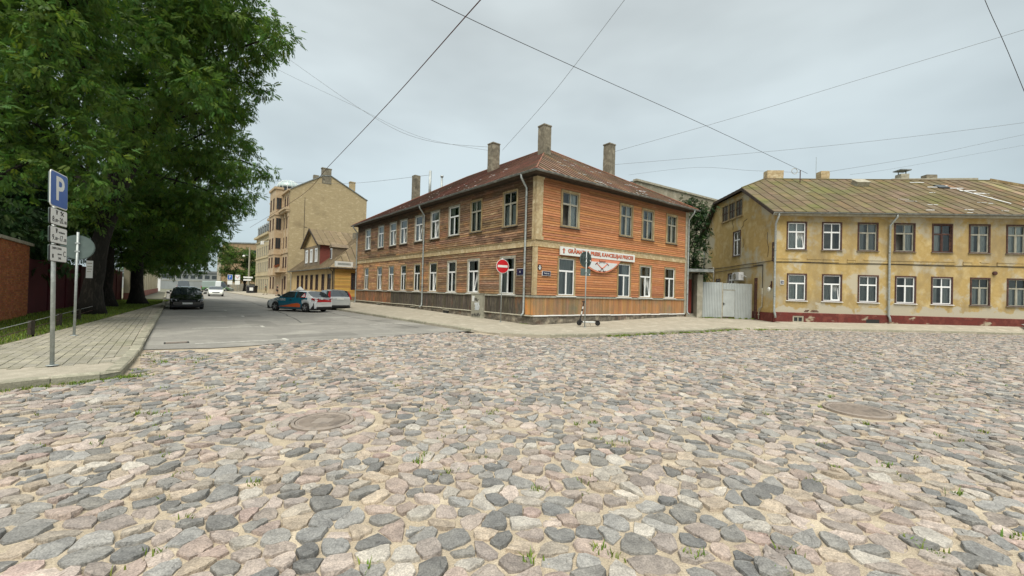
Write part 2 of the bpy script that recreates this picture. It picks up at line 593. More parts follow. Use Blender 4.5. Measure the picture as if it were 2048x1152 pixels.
# pavement round the two houses on the right: strip between kerb side and wall side, heights follow the photo
l2, r2 = DL, DR
STR = [((*(KR + 110 * l2), .12), (*(C0 + 110 * l2 + (0, -.3)), .3)),
       ((*(KR + 12 * l2), .12), (*(C0 + 13 * l2), .35)),
       ((*(KR + .3 * l2), .12), (*(C0 + 1.2 * l2), .14)),
       ((-.98, 16.9, .05), (*(C0 + .5 * l2), .135)),
       ((-.42, 16.1, .12), (*C0, .13)),
       ((.55, 15.80, .12), (*(C0 + .6 * r2), .135)),
       ((1.52, 15.87, .12), (*(C0 + 1.5 * r2), .15)),
       ((3.66, 16.84, .12), (*(C0 + 3.2 * r2), .18)),
       ((6.24, 18.43, .12), (*(C0 + 6.2 * r2), .24)),
       ((9.37, 20.35, .12), (*(C0 + 9.5 * r2), .33)),
       ((12.1, 22.69, .12), (*(C0 + 13.0 * r2), .40)),
       ((13.0, 22.9, .03), (12.9, 30.2, .36)),
       ((14.5, 23.3, .04), (15.2, 30.2, .32)),
       ((16.49, 23.45, .12), (17.42, 30.2, .30)),
       ((17.4, 23.6, .12), (17.2, 26.95, .30)),
       ((23.25, 24.2, .12), (24.2, 26.45, .40)),
       ((32.37, 24.75, .12), (33.2, 25.85, .47)),
       ((44, 23.9, .12), (44.4, 25.05, .5))]
mb = MB()
for k, (a, b) in enumerate(STR[:-1]):
    a2, b2 = STR[k + 1]
    n = 4
    for i in range(n):
        f0, f1 = i / n, (i + 1) / n
        P = lambda p, q, f: tuple(np.array(p) * (1 - f) + np.array(q) * f)
        mb.quad(P(a, b, f0), P(a2, b2, f0), P(a2, b2, f1), P(a, b, f1))
for a, b in zip(STR[:-1], STR[1:]):        # front edge down to the square
    mb.quad((a[0][0], a[0][1], -.02), (b[0][0], b[0][1], -.02), b[0], a[0])
pav2 = mb.build('pavement', MT['concrete'], kind='structure')
PAV2 = [s[0][:2] for s in STR] + [s[1][:2] for s in STR[::-1]]
k1 = [tuple(KR + 60 * l2), tuple(KR + 12 * l2), tuple(KR + .3 * l2)]
kerb(pav2, k1, -.02, .145, w=.18, step=1.0, side=1)
kerb(pav2, [s[0][:2] for s in STR[4:11]], -.02, .145, w=.18, step=1.1, side=1)
kerb(pav2, [s[0][:2] for s in STR[13:18]], -.02, .145, w=.18, step=1.1, side=1)

# road markings on the asphalt: parking bay lines, each ending in a short cross dash
mk = []
for c, ln in (((-8.95, 11.65), 2.3), ((-12.1, 15.6), 2.3), ((-16.4, 20.9), 2.3), ((-20.5, 25.6), 2.2)):
    c = np.array(c)
    a = V2(40)
    d = V2(130)
    mb = MB()
    base = c
    p = [base + d * .05, base - d * .05, base + a * ln - d * .05, base + a * ln + d * .05]
    mb.quad(*[(*q, .022) for q in p])
    e0 = base + a * ln
    p = [e0 - d * .35 - a * .06, e0 - d * .35 + a * .06, e0 + d * .35 + a * .06, e0 + d * .35 - a * .06]
    mb.quad(*[(*q, .026) for q in p])
    mb.build('parking_line', MT['paint_mark'], street)
for s in (5.2, 10.4, 15.6):                # bays on the right hand side
    mb = MB()
    b0 = KR + s * DL - V2(40) * .25
    a, d = V2(40), V2(130)
    p = [b0 + d * .05, b0 - d * .05, b0 - a * 2.2 - d * .05, b0 - a * 2.2 + d * .05]
    mb.quad(*[(*q, .022) for q in p[::-1]])
    mb.build('parking_line', MT['paint_mark'], street)
# tar seams in the asphalt
mt_tar = plain('tar', (.07, .068, .062), rough=.8)
for pts in ([(-9.9, 19.5), (-15.6, 27.5), (-26, 41), (-40, 58)], [(-4.1, 18.5), (-9.5, 24.2), (-13, 28.5)], [(-11.6, 16.0), (-9.0, 18.6), (-6.2, 20.0)]):
    mb = MB()
    P = []
    for a, b in zip(pts[:-1], pts[1:]):
        for k in range(6):
            t = k / 6
            P.append(np.array(a) * (1 - t) + np.array(b) * t + npr.normal(0, .05, 2))
    for a, b in zip(P[:-1], P[1:]):
        d = (b - a) / np.linalg.norm(b - a)
        q = np.array([-d[1], d[0]]) * .03
        mb.quad((*(a - q), .0215), (*(b - q), .0215), (*(b + q), .0215), (*(a + q), .0215))
    mb.build('tar_seam', mt_tar, street)

# repair patches in the asphalt, each with its own tone
for (x, y, a, w, d_, tn) in ((-6.9, 14.6, 38, 2.6, 1.1, .80), (-11.2, 18.4, 128, 3.4, 1.0, .86), (-9.0, 22.5, 131, 5.5, 1.5, 1.1), (-14.6, 22.4, 40, 1.6, 1.2, .76), (-19.5, 33.5, 130, 7.0, 1.3, .86), (-5.6, 18.2, 127, 2.4, .9, 1.12)):
    e_, f_ = V2(a), V2(a + 90)
    P = []
    for t0, t1 in ((-1, -1), (-.3, -1.06), (.4, -.95), (1, -1), (1.03, .1), (1, 1), (.2, 1.07), (-.5, .94), (-1, 1), (-.96, .2)):
        q = np.array([x, y]) + e_ * w / 2 * (t0 + rnd.uniform(-.03, .03)) + f_ * d_ / 2 * (t1 + rnd.uniform(-.05, .05))
        P.append((*q, .0205))
    MB().add(P, [tuple(range(len(P)))], 0, (tn, tn, tn)).build('asphalt_patch', MT['asphalt'], street)

# ---------------------------------------------------------------- manhole covers
MH = [(-2.35, 5.22, .315, .46), (5.48, 6.46, .40, .50), (-4.67, 9.54, .31, .40)]


def manhole(x, y, r, label, ring):
    t = thing('manhole_cover', label, 'manhole', (x, y, 0), group='round iron manhole covers in the cobbles')
    n = 40
    MB().lathe([(r + .05, -.02), (r + .05, .034), (r + .045, .038), (r + .012, .038), (r + .008, .02), (r + .008, -.02)], n=n).build('frame', MT['iron'], t)
    mb = MB().lathe([(r, -.02), (r, .032), (r - .02, .036), (r - .03, .03), (.001, .030)], n=n)
    mb.build('lid', MT['iron'], t)
    nn = 11
    for k in range(-nn + 1, nn):           # raised ribs cast into the lid
        yy = k * (r - .04) / nn
        hw = math.sqrt(max(0, (r - .045) ** 2 - yy * yy))
        if hw < .05: continue
        cut = .11 if abs(yy) < .12 and ring else 0
        for a_, b_ in (((-hw, -cut), (cut, hw)) if cut else ((-hw, hw),)):
            MB().box(a_, b_, yy - .006, yy + .006, .028, .0365).build('lid_rib', MT['iron'], t)
    return t


mh = manhole(*MH[0][:3], 'iron manhole cover ringed by small setts in the near left cobbles', True)
manhole(*MH[1][:3], 'large plain iron manhole cover sunk in the cobbles on the right', False)
manhole(*MH[2][:3], 'small faint manhole cover far back in the cobbles near the asphalt', False)
for ring, (ra, rb, n) in enumerate(((.385, .50, 20), (.51, .63, 24))):
    for k in range(n):
        a0, a1 = 2 * math.pi * (k + .06) / n, 2 * math.pi * (k + .94) / n
        a0 += rnd.uniform(-.02, .02)
        z = .03 + rnd.uniform(-.012, .01)
        P = [(ra * math.cos(a0), ra * math.sin(a0)), (rb * math.cos(a0), rb * math.sin(a0)), (rb * math.cos(a1), rb * math.sin(a1)), (ra * math.cos(a1), ra * math.sin(a1))]
        cx, cy = sum(p[0] for p in P) / 4, sum(p[1] for p in P) / 4
        T = [((p[0] - cx) * .82 + cx, (p[1] - cy) * .82 + cy) for p in P]
        g_ = rnd.choice(((.30, .27, .24), (.36, .29, .26), (.24, .23, .22), (.38, .34, .3)))
        MB().add([(*p, -.02) for p in P] + [(*p, z - .014) for p in P] + [(*p, z) for p in T],
                 [(0, 1, 5, 4), (1, 2, 6, 5), (2, 3, 7, 6), (3, 0, 4, 7), (4, 5, 9, 8), (5, 6, 10, 9), (6, 7, 11, 10), (7, 4, 8, 11), (8, 9, 10, 11)], 0, g_).build('sett', MT['stone'], mh)
# small drain cover in the asphalt
dg = thing('drain_grate', 'small dark iron drain cover in the asphalt beside the left kerb', 'drain', (-9.55, 11.75, .018), rad(40))
MB().box(-.28, .28, -.2, .2, 0, .006).build('frame', MT['black'], dg)
for k in range(6):
    MB().box(-.24, .24, -.17 + k * .06, -.14 + k * .06, .006, .014).build('bar', MT['iron'], dg)

# ---------------------------------------------------------------- cobblestones
def make_stones():
    W, H = .182, .150
    xs = np.arange(-25, 46, W)
    ys = np.arange(.9, 26.5, H)
    nx, ny = len(xs), len(ys)
    X, Y = np.meshgrid(xs, ys)
    X = X + (np.arange(ny)[:, None] % 2) * W * .5
    X = X + npr.uniform(-.42, .42, X.shape) * W
    Y = Y + npr.uniform(-.40, .40, X.shape) * H
    # gentle wandering of the courses
    Y = Y + .16 * np.sin(X * .55 + 1.2) + .10 * np.sin(X * 1.3 + Y * .35)
    X = X + .14 * np.sin(Y * .8) + .07 * np.sin(Y * 2.1 + X * .4)
    drop = npr.random(X.shape) < .13       # a missing neighbour lets a stone grow larger
    ND = 12
    th = np.linspace(0, 2 * math.pi, ND, endpoint=False)
    R = np.full((ny, nx, ND), 9.0)
    cu, su = np.cos(th), np.sin(th)
    for dj in (-3, -2, -1, 0, 1, 2, 3):
        for di in (-2, -1, 0, 1, 2):
            if di == 0 and dj == 0: continue
            J = np.clip(np.arange(ny) + dj, 0, ny - 1)[:, None]
            I = np.clip(np.arange(nx) + di, 0, nx - 1)[None, :]
            dx, dy = X[J, I] - X, Y[J, I] - Y
            ok = ((dx * dx + dy * dy) > 1e-6) & ~drop[J, I]
            dot = dx[..., None] * cu + dy[..., None] * su
            t = np.where(ok[..., None] & (dot > 1e-4), .5 * (dx * dx + dy * dy)[..., None] / np.maximum(dot, 1e-4), 9.0)
            R = np.minimum(R, t)
    X, Y, R, drop = X.ravel(), Y.ravel(), R.reshape(-1, ND), drop.ravel()
    # where they may lie: in the square, not on street, pavements, manholes; only what the photo (and a step aside) can see
    keep = ~drop
    keep &= ~pt_in([(p[0], p[1]) for p in ASPH], X, Y) & ~pt_in(PAVL, X, Y) & ~pt_in(PAV2, X, Y)
    keep &= (Y > 1.9) & (np.abs(X) < 1.42 * Y + 2.2)
    # nothing beyond the kerbs and houses
    keep &= ~((Y > 17.5) & (X < 0)) & ~((X < -7.0) & (Y > 10.3)) & ~(X < -15)
    lim = np.interp(X, [-2, -.42, .55, 1.52, 3.66, 6.24, 9.37, 12.1, 16.5, 23.25, 32.4, 44], [17, 16, 15.7, 15.75, 16.7, 18.3, 20.2, 22.5, 23.3, 24.05, 24.6, 23.7])
    keep &= (Y < lim)
    kl = np.interp(Y, [0, 6.23, 6.67, 7.09, 7.4, 8.78, 10.49], [-11.5, -7.6, -7.35, -6.95, -6.9, -7.9, -9.3])
    keep &= X > kl
    for mx, my, r, r2_ in MH:
        cl = .66 if r == .315 else r2_
        keep &= (np.hypot(X - mx, Y - my) > cl + .04)
    X, Y, R = X[keep], Y[keep], R[keep]
    n = len(X)
    cap = npr.uniform(.14, .235, n)[:, None]
    R = np.minimum(R, cap)
    # recentre so that the stone is not lopsided, shrink for the joint, roughen
    R = .94 * R + .03 * (np.roll(R, 1, 1) + np.roll(R, -1, 1))
    R = np.maximum(R * npr.uniform(.91, 1.03, n)[:, None] - .004, .028)
    R = R * npr.uniform(.86, 1.06, R.shape)
    for mx, my, r, r2_ in MH:              # trimmed to the manholes
        cl = .645 if r == .315 else r2_ - .03
        d = np.hypot(X - mx, Y - my)
        near = d < cl + .35
        if near.any():
            ex = X[near, None] + R[near] * cu - mx
            ey = Y[near, None] + R[near] * su - my
            bad = np.hypot(ex, ey) < cl
            R[near] = np.where(bad, np.maximum((d[near] - cl)[:, None] * .9, .03), R[near])
    hgt = npr.uniform(.010, .033, n)
    big = npr.random(n) < .08
    hgt[big] *= 1.35
    tx, ty = npr.normal(0, .085, n), npr.normal(-.02, .10, n)
    flat = npr.uniform(.74, .92, n)
    pal = np.array([(.28, .215, .185), (.315, .26, .228), (.25, .215, .195), (.125, .13, .132), (.165, .17, .17), (.21, .212, .208), (.31, .25, .185), (.315, .295, .26), (.335, .305, .265), (.32, .235, .205), (.27, .235, .19), (.20, .17, .155)])
    wts = np.array([.10, .12, .12, .12, .13, .12, .08, .06, .02, .03, .05, .06])
    ci = npr.choice(len(pal), n, p=wts / wts.sum())
    colr = pal[ci] * npr.uniform(.82, 1.2, n)[:, None]
    colr = colr * .78 + colr.mean(1, keepdims=True) * .22
    # dust and wear: stones take on a little of the sand
    colr = colr * 1.06 + np.array([.05, .043, .032]) * npr.uniform(.2, 1.5, n)[:, None]
    dist = np.hypot(X, Y)
    return X, Y, R, hgt, tx, ty, flat, colr, dist, cu, su


SX, SY, SR, SH, STX, STY, SFL, SCO, SD, cu12, su12 = make_stones()


def stone_geo(idx, rings, step=1):
    """vertex and quad arrays for the stones idx; rings = list of (radius factor, height factor)"""
    X, Y, R = SX[idx], SY[idx], SR[idx][:, ::step]
    c, s = cu12[::step], su12[::step]
    nd = R.shape[1]
    n = len(X)
    VV = []
    for rf, hf in rings:
        rr = R * (rf if not callable(rf) else rf(idx)[:, None])
        vx, vy = rr * c, rr * s
        vz = SH[idx][:, None] * hf + (vx * STX[idx][:, None] + vy * STY[idx][:, None]) * (1 if hf > 0 else 0)
        if hf > .5:
            vz = vz + npr.normal(0, .0042, vz.shape)
        VV.append(np.stack([vx + X[:, None], vy + Y[:, None], vz], -1))
    nr = len(rings)
    VV = np.stack(VV, 1).reshape(n, nr * nd, 3)
    ctr = np.stack([X, Y, SH[idx] * 1.04], -1)[:, None, :]
    VV = np.concatenate([VV, ctr], 1)
    nv = nr * nd + 1
    F = []
    for r in range(nr - 1):
        for k in range(nd):
            k2 = (k + 1) % nd
            F.append((r * nd + k, r * nd + k2, (r + 1) * nd + k2, (r + 1) * nd + k))
    for k in range(0, nd, 2):
        F.append(((nr - 1) * nd + k, (nr - 1) * nd + (k + 1) % nd, (nr - 1) * nd + (k + 2) % nd, nv - 1))
    return VV, np.array(F), nv


_vis = np.array([in_view((x, y, 0), 10) for x, y in zip(SX[SD < 9], SY[SD < 9])])
_near = np.where(SD < 9)[0][_vis]
_rank = _near[np.argsort(-(SR[_near].mean(1) / SD[_near] ** 1.5))]
near300 = _rank[:300]
NEAR_R = [(1.03, -.6), (1.0, .52), (lambda i: .90 + .07 * SFL[i], .90), (lambda i: SFL[i] * .66, 1.0)]
VV, FF, nv = stone_geo(near300, NEAR_R)
for k, i in enumerate(near300):
    me = np_mesh('cobblestone', VV[k] - np.array([SX[i], SY[i], 0]), FF, SCO[i], [MT['stone']], smooth=False)
    link('cobblestone', me, square, (SX[i], SY[i], 0))
rest = np.setdiff1d(np.arange(len(SX)), near300)
mid, far, vfar = rest[SD[rest] < 8.5], rest[(SD[rest] >= 8.5) & (SD[rest] < 15)], rest[SD[rest] >= 15]
Vall, Fall, Tall, off = [], [], [], 0
for idx, rings, st in ((mid, NEAR_R, 1), (far, [(1.02, -.4), (1.0, .55), (lambda i: SFL[i] * .98, .98)], 1),
                       (vfar, [(1.02, -.4), (1.0, .55), (lambda i: SFL[i] * .98, .98)], 2)):
    VV, FF, nv = stone_geo(idx, rings, st)
    n = len(idx)
    Vall.append(VV.reshape(-1, 3))
    Fall.append((FF[None] + (np.arange(n) * nv)[:, None, None]).reshape(-1, 4) + off)
    Tall.append(np.repeat(SCO[idx], len(FF), 0))
    off += n * nv
me = np_mesh('cobblestones', np.concatenate(Vall), np.concatenate(Fall), np.concatenate(Tall), [MT['stone']], smooth=False)
link('cobblestones', me, square, kind='stuff')


# ---------------------------------------------------------------- grass and weeds
MT['blade'] = leaf_mat('grass_blade', (.15, .235, .05), .35)


def blades(name, pts, hgt, kind='stuff', parent=None, spread=.5, w=.006):
    """pts (N,3): grass blades, one bent strip each"""
    pts = np.asarray(pts, float)
    n = len(pts)
    a = npr.uniform(0, 2 * math.pi, n)
    h = hgt * npr.uniform(.5, 1.25, n)
    lean = npr.uniform(.1, spread, n) * h
    dx, dy = np.cos(a), np.sin(a)
    ww = w * npr.uniform(.7, 1.5, n)
    wx, wy = -dy * ww, dx * ww
    z0 = np.zeros(n)
    b0 = np.stack([-wx, -wy, z0], -1)
    b1 = np.stack([wx, wy, z0], -1)
    m0 = np.stack([dx * lean * .35 - wx * .8, dy * lean * .35 - wy * .8, h * .6], -1)
    m1 = np.stack([dx * lean * .35 + wx * .8, dy * lean * .35 + wy * .8, h * .6], -1)
    t0 = np.stack([dx * lean - wx * .15, dy * lean - wy * .15, h], -1)
    t1 = np.stack([dx * lean + wx * .15, dy * lean + wy * .15, h], -1)
    V = np.stack([b0, b1, m1, m0, t1, t0], 1) + pts[:, None, :]
    F = np.array([(0, 1, 2, 3), (3, 2, 4, 5)])
    FA = (F[None] + (np.arange(n) * 6)[:, None, None]).reshape(-1, 4)
    tn = npr.uniform(.6, 1.5, n)
    T = np.stack([tn * npr.uniform(.85, 1.35, n), tn, tn * npr.uniform(.5, 1.0, n)], -1)
    me = np_mesh(name, V.reshape(-1, 3), FA, np.repeat(T, 2, 0), [MT['blade']])
    return link(name, me, parent, kind=kind)


# lawn strip behind the left pavement
LAWN = [(-24, -8), (-12.3, 9.9), (-17.14, 17.12), (-29.46, 34.88), (-34, 41), (-60, 41), (-60, -8)]
lawn = poly_sheet('lawn', [(x, y, .10) for x, y in LAWN], MT['lawn'])
pp = np.stack([npr.uniform(-34, -11, 170000), npr.uniform(8, 38, 170000)], -1)
okk = pt_in(LAWN, pp[:, 0], pp[:, 1])
pp = pp[okk]
edge = np.interp(pp[:, 1], [9.9, 17.12, 34.88, 41], [-12.3, -17.14, -29.46, -34])
dd = edge - pp[:, 0]
pp = pp[(dd < 5.5)]
blades('grass', np.column_stack([pp, np.full(len(pp), .1)]), .085, w=.008)
# weeds in the joints along the kerbs and here and there between the stones
wp = []


def weed_line(line, n, sd, z=0.0, clump=7):
    L = [np.array(p[:2], float) for p in line]
    for _ in range(n):
        k = rnd.randrange(len(L) - 1)
        t = rnd.random()
        c = L[k] * (1 - t) + L[k + 1] * t + npr.normal(0, sd, 2)
        for _ in range(rnd.randint(clump // 2, clump * 3)):
            q = c + npr.normal(0, .055, 2)
            wp.append((q[0], q[1], z))


weed_line([(-7.55, 6.45), (-7.25, 6.85), (-6.92, 7.2), (-6.75, 7.5)], 80, .07, clump=10)
weed_line([(-7.9, 5.8), (-7.45, 6.55)], 8, .04)
weed_line([(-6.85, 7.7), (-7.9, 9.0), (-8.6, 10.0)], 18, .1)
weed_line([(-7.45, 9.1), (-7.0, 9.5)], 22, .22)
n_small = len(wp)
weed_line([(4.0, 16.95), (6.24, 18.35), (9.37, 20.2), (12.1, 22.5)], 105, .17, clump=10)
weed_line([(12.4, 22.7), (15.5, 23.2)], 30, .3, clump=6)
weed_line([(13.3, 29.0), (17.2, 29.05)], 36, .12, z=.3, clump=7)
kerb_weeds = wp[n_small:]
weed_line([tuple(C0 + .1 * r2 - (0, .12)), tuple(C0 + 1.0 * DL - (.1, .1))], 10, .05, z=.13)
for _ in range(230):
    y = rnd.uniform(2.2, 14)
    x = rnd.uniform(-1.15 * y, 1.25 * y)
    if pt_in(ASPH, np.array([x]), np.array([y]))[0] or pt_in(PAVL, np.array([x]), np.array([y]))[0] or pt_in(PAV2, np.array([x]), np.array([y]))[0]: continue
    if any(math.hypot(x - m[0], y - m[1]) < .5 for m in MH): continue
    for _ in range(rnd.randint(4, 22)):
        wp.append((x + rnd.gauss(0, .035), y + rnd.gauss(0, .03), 0))
blades('kerb_weeds', kerb_weeds, .09, spread=1.2, w=.009)
blades('weeds', wp, .05, spread=1.1, w=.005)
# ---------------------------------------------------------------- facade frames, windows, boards, roofs
class Fac:
    """x along the wall, y into the wall, z height; a and root position fix it in the world"""
    def __init__(s, root, p0, ang):
        s.root, s.p0, s.a = root, Vector((p0[0], p0[1], 0)), rad(ang)
        s.loc = s.p0 - root.location

    def w(s, x, y, z):
        c, n = math.cos(s.a), math.sin(s.a)
        return (s.p0.x + x * c - y * n, s.p0.y + x * n + y * c, z)

    def build(s, mb, name, mats, parent=None, smooth=False, kind=None):
        if parent is None:
            return mb.build(name, mats, s.root, s.loc, s.a, smooth, kind)
        return mb.build(name, mats, parent, (0, 0, 0), 0, smooth, kind)

    def free(s, mb, name, mats, smooth=False):
        return mb.build(name, mats, None, s.p0, s.a, smooth)

    def pieces(s, name, pl, mats, limit=300):
        pieces(name, pl, mats, s.root, s.loc, s.a, limit)


MT['pvc'] = plain('window_pvc', (.82, .83, .82), rough=.3, vary=.05)
MT['oldframe'] = mat('old_window_frame', (.36, .35, .29), (.24, .23, .18), scale=8, stretch=(1, 1, .3), rough=.85)
MT['casing_ochre'] = mat('casing_ochre', (.36, .27, .13), (.26, .18, .09), (.42, .34, .19), scale=5, stretch=(1, 1, .3), rough=.85)
MT['casing_grey'] = mat('casing_grey', (.42, .40, .32), (.30, .27, .2), scale=5, rough=.85)
MT['casing_red'] = mat('casing_redbrown', (.085, .035, .025), (.05, .025, .02), (.13, .06, .04), scale=6, rough=.75)
MT['sill'] = mat('sill_metal', (.12, .10, .085), (.2, .18, .15), scale=4, rough=.6)


def window(f, x0, x1, z0, z1, style='pvc', casing='casing_ochre', frame=None, cw=.085, sill=True, curtain='pair', tilt=0, y0=-.03, recess=.03,
           parts=True, mull=None, trz=.66, wing=None):
    """a window: the part is the casing; frame, panes, sill, curtain, room are its sub-parts"""
    mb = MB()
    mb.box(x0, x0 + cw, y0, .05, z0, z1)
    mb.box(x1 - cw, x1, y0, .05, z0, z1)
    mb.box(x0 + cw, x1 - cw, y0 - .003, .05, z1 - cw, z1)
    mb.box(x0 + cw, x1 - cw, y0 + .003, .05, z0, z0 + cw * .45)
    win = f.build(mb, 'window', MT[casing])
    a, b, c, d = x0 + cw, x1 - cw, z0 + cw * .45, z1 - cw
    fm = MT[frame or ('pvc' if style == 'pvc' else 'oldframe')]
    fw = .055 if style == 'pvc' else .042
    ya, yb = recess, recess + .06
    fr = MB()
    fr.box(a, a + fw, ya, yb, c, d)
    fr.box(b - fw, b, ya, yb, c, d)
    fr.box(a + fw, b - fw, ya - .002, yb, d - fw, d)
    fr.box(a + fw, b - fw, ya - .002, yb, c, c + fw)
    zt = c + (d - c) * trz
    xm = (a + b) / 2
    fr.box(a + fw, b - fw, ya - .004, yb, zt - .05, zt + .04)
    low_m = True if mull is None else 'l' in mull
    up_m = (style != 'pvc') if mull is None else 'u' in mull
    if low_m: fr.box(xm - .042, xm + .042, ya - .002, yb, c + fw, zt - .05)
    if up_m: fr.box(xm - .024, xm + .024, ya + .002, yb, zt + .04, d - fw)
    f.build(fr, 'frame', fm, win)
    gz = (ya + yb) / 2
    xs = [(a + fw, xm - .042), (xm + .042, b - fw)] if low_m else [(a + fw, b - fw)]
    for k, (p, q) in enumerate(xs):
        if tilt and k == len(xs) - 1:
            # sash standing ajar: tipped inwards at the top
            h, ang = zt - .05 - c - fw, rad(9)
            sm, gm = MB(), MB()
            T = lambda x, z, y=0: (x, gz + y + math.sin(ang) * z, c + fw + math.cos(ang) * z)
            s_ = .045
            for (u0, u1, w0, w1) in ((p, p + s_, 0, h), (q - s_, q, 0, h), (p + s_, q - s_, 0, s_), (p + s_, q - s_, h - s_, h)):
                sm.add([T(u0, w0), T(u1, w0), T(u1, w1), T(u0, w1), T(u0, w0, .05), T(u1, w0, .05), T(u1, w1, .05), T(u0, w1, .05)],
                       [(0, 1, 2, 3), (4, 7, 6, 5), (0, 4, 5, 1), (1, 5, 6, 2), (2, 6, 7, 3), (3, 7, 4, 0)])
            f.build(sm, 'sash', fm, win)
            gm.quad(T(p + s_, s_, .02), T(q - s_, s_, .02), T(q - s_, h - s_, .02), T(p + s_, h - s_, .02))
            f.build(gm, 'pane', MT['glass'], win)
        elif wing == 'gone' and k == 0:
            continue
        else:
            if style == 'wood':            # thin sash rails
                sm = MB()
                s_ = .028
                sm.box(p, p + s_, ya + .005, yb, c + fw, zt - .05).box(q - s_, q, ya + .005, yb, c + fw, zt - .05)
                f.build(sm, 'sash', fm, win)
            f.build(MB().quad((p, gz, c + fw), (q, gz, c + fw), (q, gz, zt - .05), (p, gz, zt - .05)), 'pane', MT['glass'], win)
    for p, q in ([(a + fw, xm - .024), (xm + .024, b - fw)] if up_m else [(a + fw, b - fw)]):
        f.build(MB().quad((p, gz, zt + .04), (q, gz, zt + .04), (q, gz, d - fw), (p, gz, d - fw)), 'pane', MT['glass'], win)
    if sill:
        sb = MB().prism([(x0 - .05, y0 - .06, z0 - .02), (x0 - .05, .03, z0 + .012), (x0 - .05, .03, z0 - .03), (x0 - .05, y0 - .06, z0 - .045)], (x1 - x0 + .1, 0, 0))
        f.build(sb, 'sill', MT['white'] if sill == 'white' else MT['sill'], win)
    yr = .48
    rm = MB()
    rm.quad((a, yr, c), (b, yr, c), (b, yr, d), (a, yr, d))
    rm.quad((a, yb, c), (a, yr, c), (a, yr, d), (a, yb, d))
    rm.quad((b, yr, c), (b, yb, c), (b, yb, d), (b, yr, d))
    rm.quad((a, yb, c), (b, yb, c), (b, yr, c), (a, yr, c))
    rm.quad((a, yr, d), (b, yr, d), (b, yb, d), (a, yb, d))
    f.build(rm, 'room', MT['room'], win)
    if curtain:
        cm = MB()
        sp = {'pair': [(a, a + (b - a) * .36), (b - (b - a) * .36, b)], 'full': [(a, b)], 'left': [(a, xm)], 'right': [(xm, b)], 'half': [(a, b)]}[curtain]
        ztop = c + (d - c) * .62 if curtain == 'half' else d
        g0 = rnd.uniform(.55, 1.05)
        for p, q in sp:
            n = max(6, int((q - p) / .028))
            ph = rnd.random() * 6
            for k in range(n):
                t0, t1 = k / n, (k + 1) / n
                yy = lambda t: yb + .10 + .022 * math.sin(t * (q - p) * 62 + ph) + .012 * math.sin(t * 23 + ph)
                cm.quad((p + (q - p) * t0, yy(t0), c + .01), (p + (q - p) * t1, yy(t1), c + .01), (p + (q - p) * t1, yy(t1), ztop), (p + (q - p) * t0, yy(t0), ztop), 0, (g0, g0, g0))
        f.build(cm, 'curtain', MT['lace'], win, smooth=True)
    return win


def subtract(a, b, cuts):
    segs = [(a, b)]
    for c, d in cuts:
        nx = []
        for p, q in segs:
            if d <= p or c >= q:
                nx.append((p, q))
            else:
                if c > p + .02: nx.append((p, c))
                if d < q - .02: nx.append((d, q))
        segs = nx
    return segs


def planks(f, x0, x1, z0, z1, pitch, opens, tint, maxlen=5.0, y=0.0, gap=.011):
    out = []
    n = max(1, int(round((z1 - z0) / pitch)))
    h = (z1 - z0) / n
    for k in range(n):
        a, b = z0 + k * h, z0 + (k + 1) * h
        cuts = [(o[0] + .01, o[1] - .01) for o in opens if o[2] < b - .01 and o[3] > a + .01]
        for p, q in subtract(x0, x1, cuts):
            cur = p
            while cur < q - .01:
                e = min(q, cur + rnd.uniform(.55, 1) * maxlen)
                if q - e < .6: e = q
                dz, dy = rnd.uniform(-.005, .005), rnd.uniform(-.004, .004)
                t = tint((cur + e) / 2, (a + b) / 2)
                sag0, sag1 = rnd.uniform(-.004, .004), rnd.uniform(-.004, .004)
                g_ = .0015
                P0, P1 = cur + g_, e - g_
                yb, yt = y - .030 + dy, y - .010 + dy
                mb = MB()
                a_ = a + gap
                mb.add([(P0, yb, a_ + sag0), (P1, yb, a_ + sag1), (P1, yt, b), (P0, yt, b), (P0, y + .03, a_ + sag0), (P1, y + .03, a_ + sag1), (P1, y + .03, b), (P0, y + .03, b)],
                       [(0, 1, 2, 3), (0, 4, 5, 1), (3, 2, 6, 7), (0, 3, 7, 4), (1, 5, 6, 2)], 0, t)
                out.append((mb, f.w((P0 + P1) / 2, 0, (a + b) / 2), e - cur))
                cur = e
    return out


def boards(f, x0, x1, z0, z1, w, tint, opens=()):
    out = []
    x = x0
    while x < x1 - .03:
        e = min(x1, x + w * rnd.uniform(.9, 1.1))
        y = -.02 + rnd.uniform(-.005, .005)
        a = z0(x) if callable(z0) else z0
        t = tint(x, a)
        mb = MB().box(x + .003, e - .003, y, .03, a + rnd.uniform(-.006, .006), z1, 0, t)
        out.append((mb, f.w((x + e) / 2, 0, (a + z1) / 2), z1 - a))
        x = e
    return out


def clip(poly, axis, val, keep_less):
    res = []
    for i in range(len(poly)):
        p, q = poly[i], poly[(i + 1) % len(poly)]
        ip = (p[axis] <= val) == keep_less or p[axis] == val
        iq = (q[axis] <= val) == keep_less or q[axis] == val
        if ip: res.append(p)
        if ip != iq:
            t = (val - p[axis]) / (q[axis] - p[axis])
            res.append((p[0] + t * (q[0] - p[0]), p[1] + t * (q[1] - p[1])))
    return res


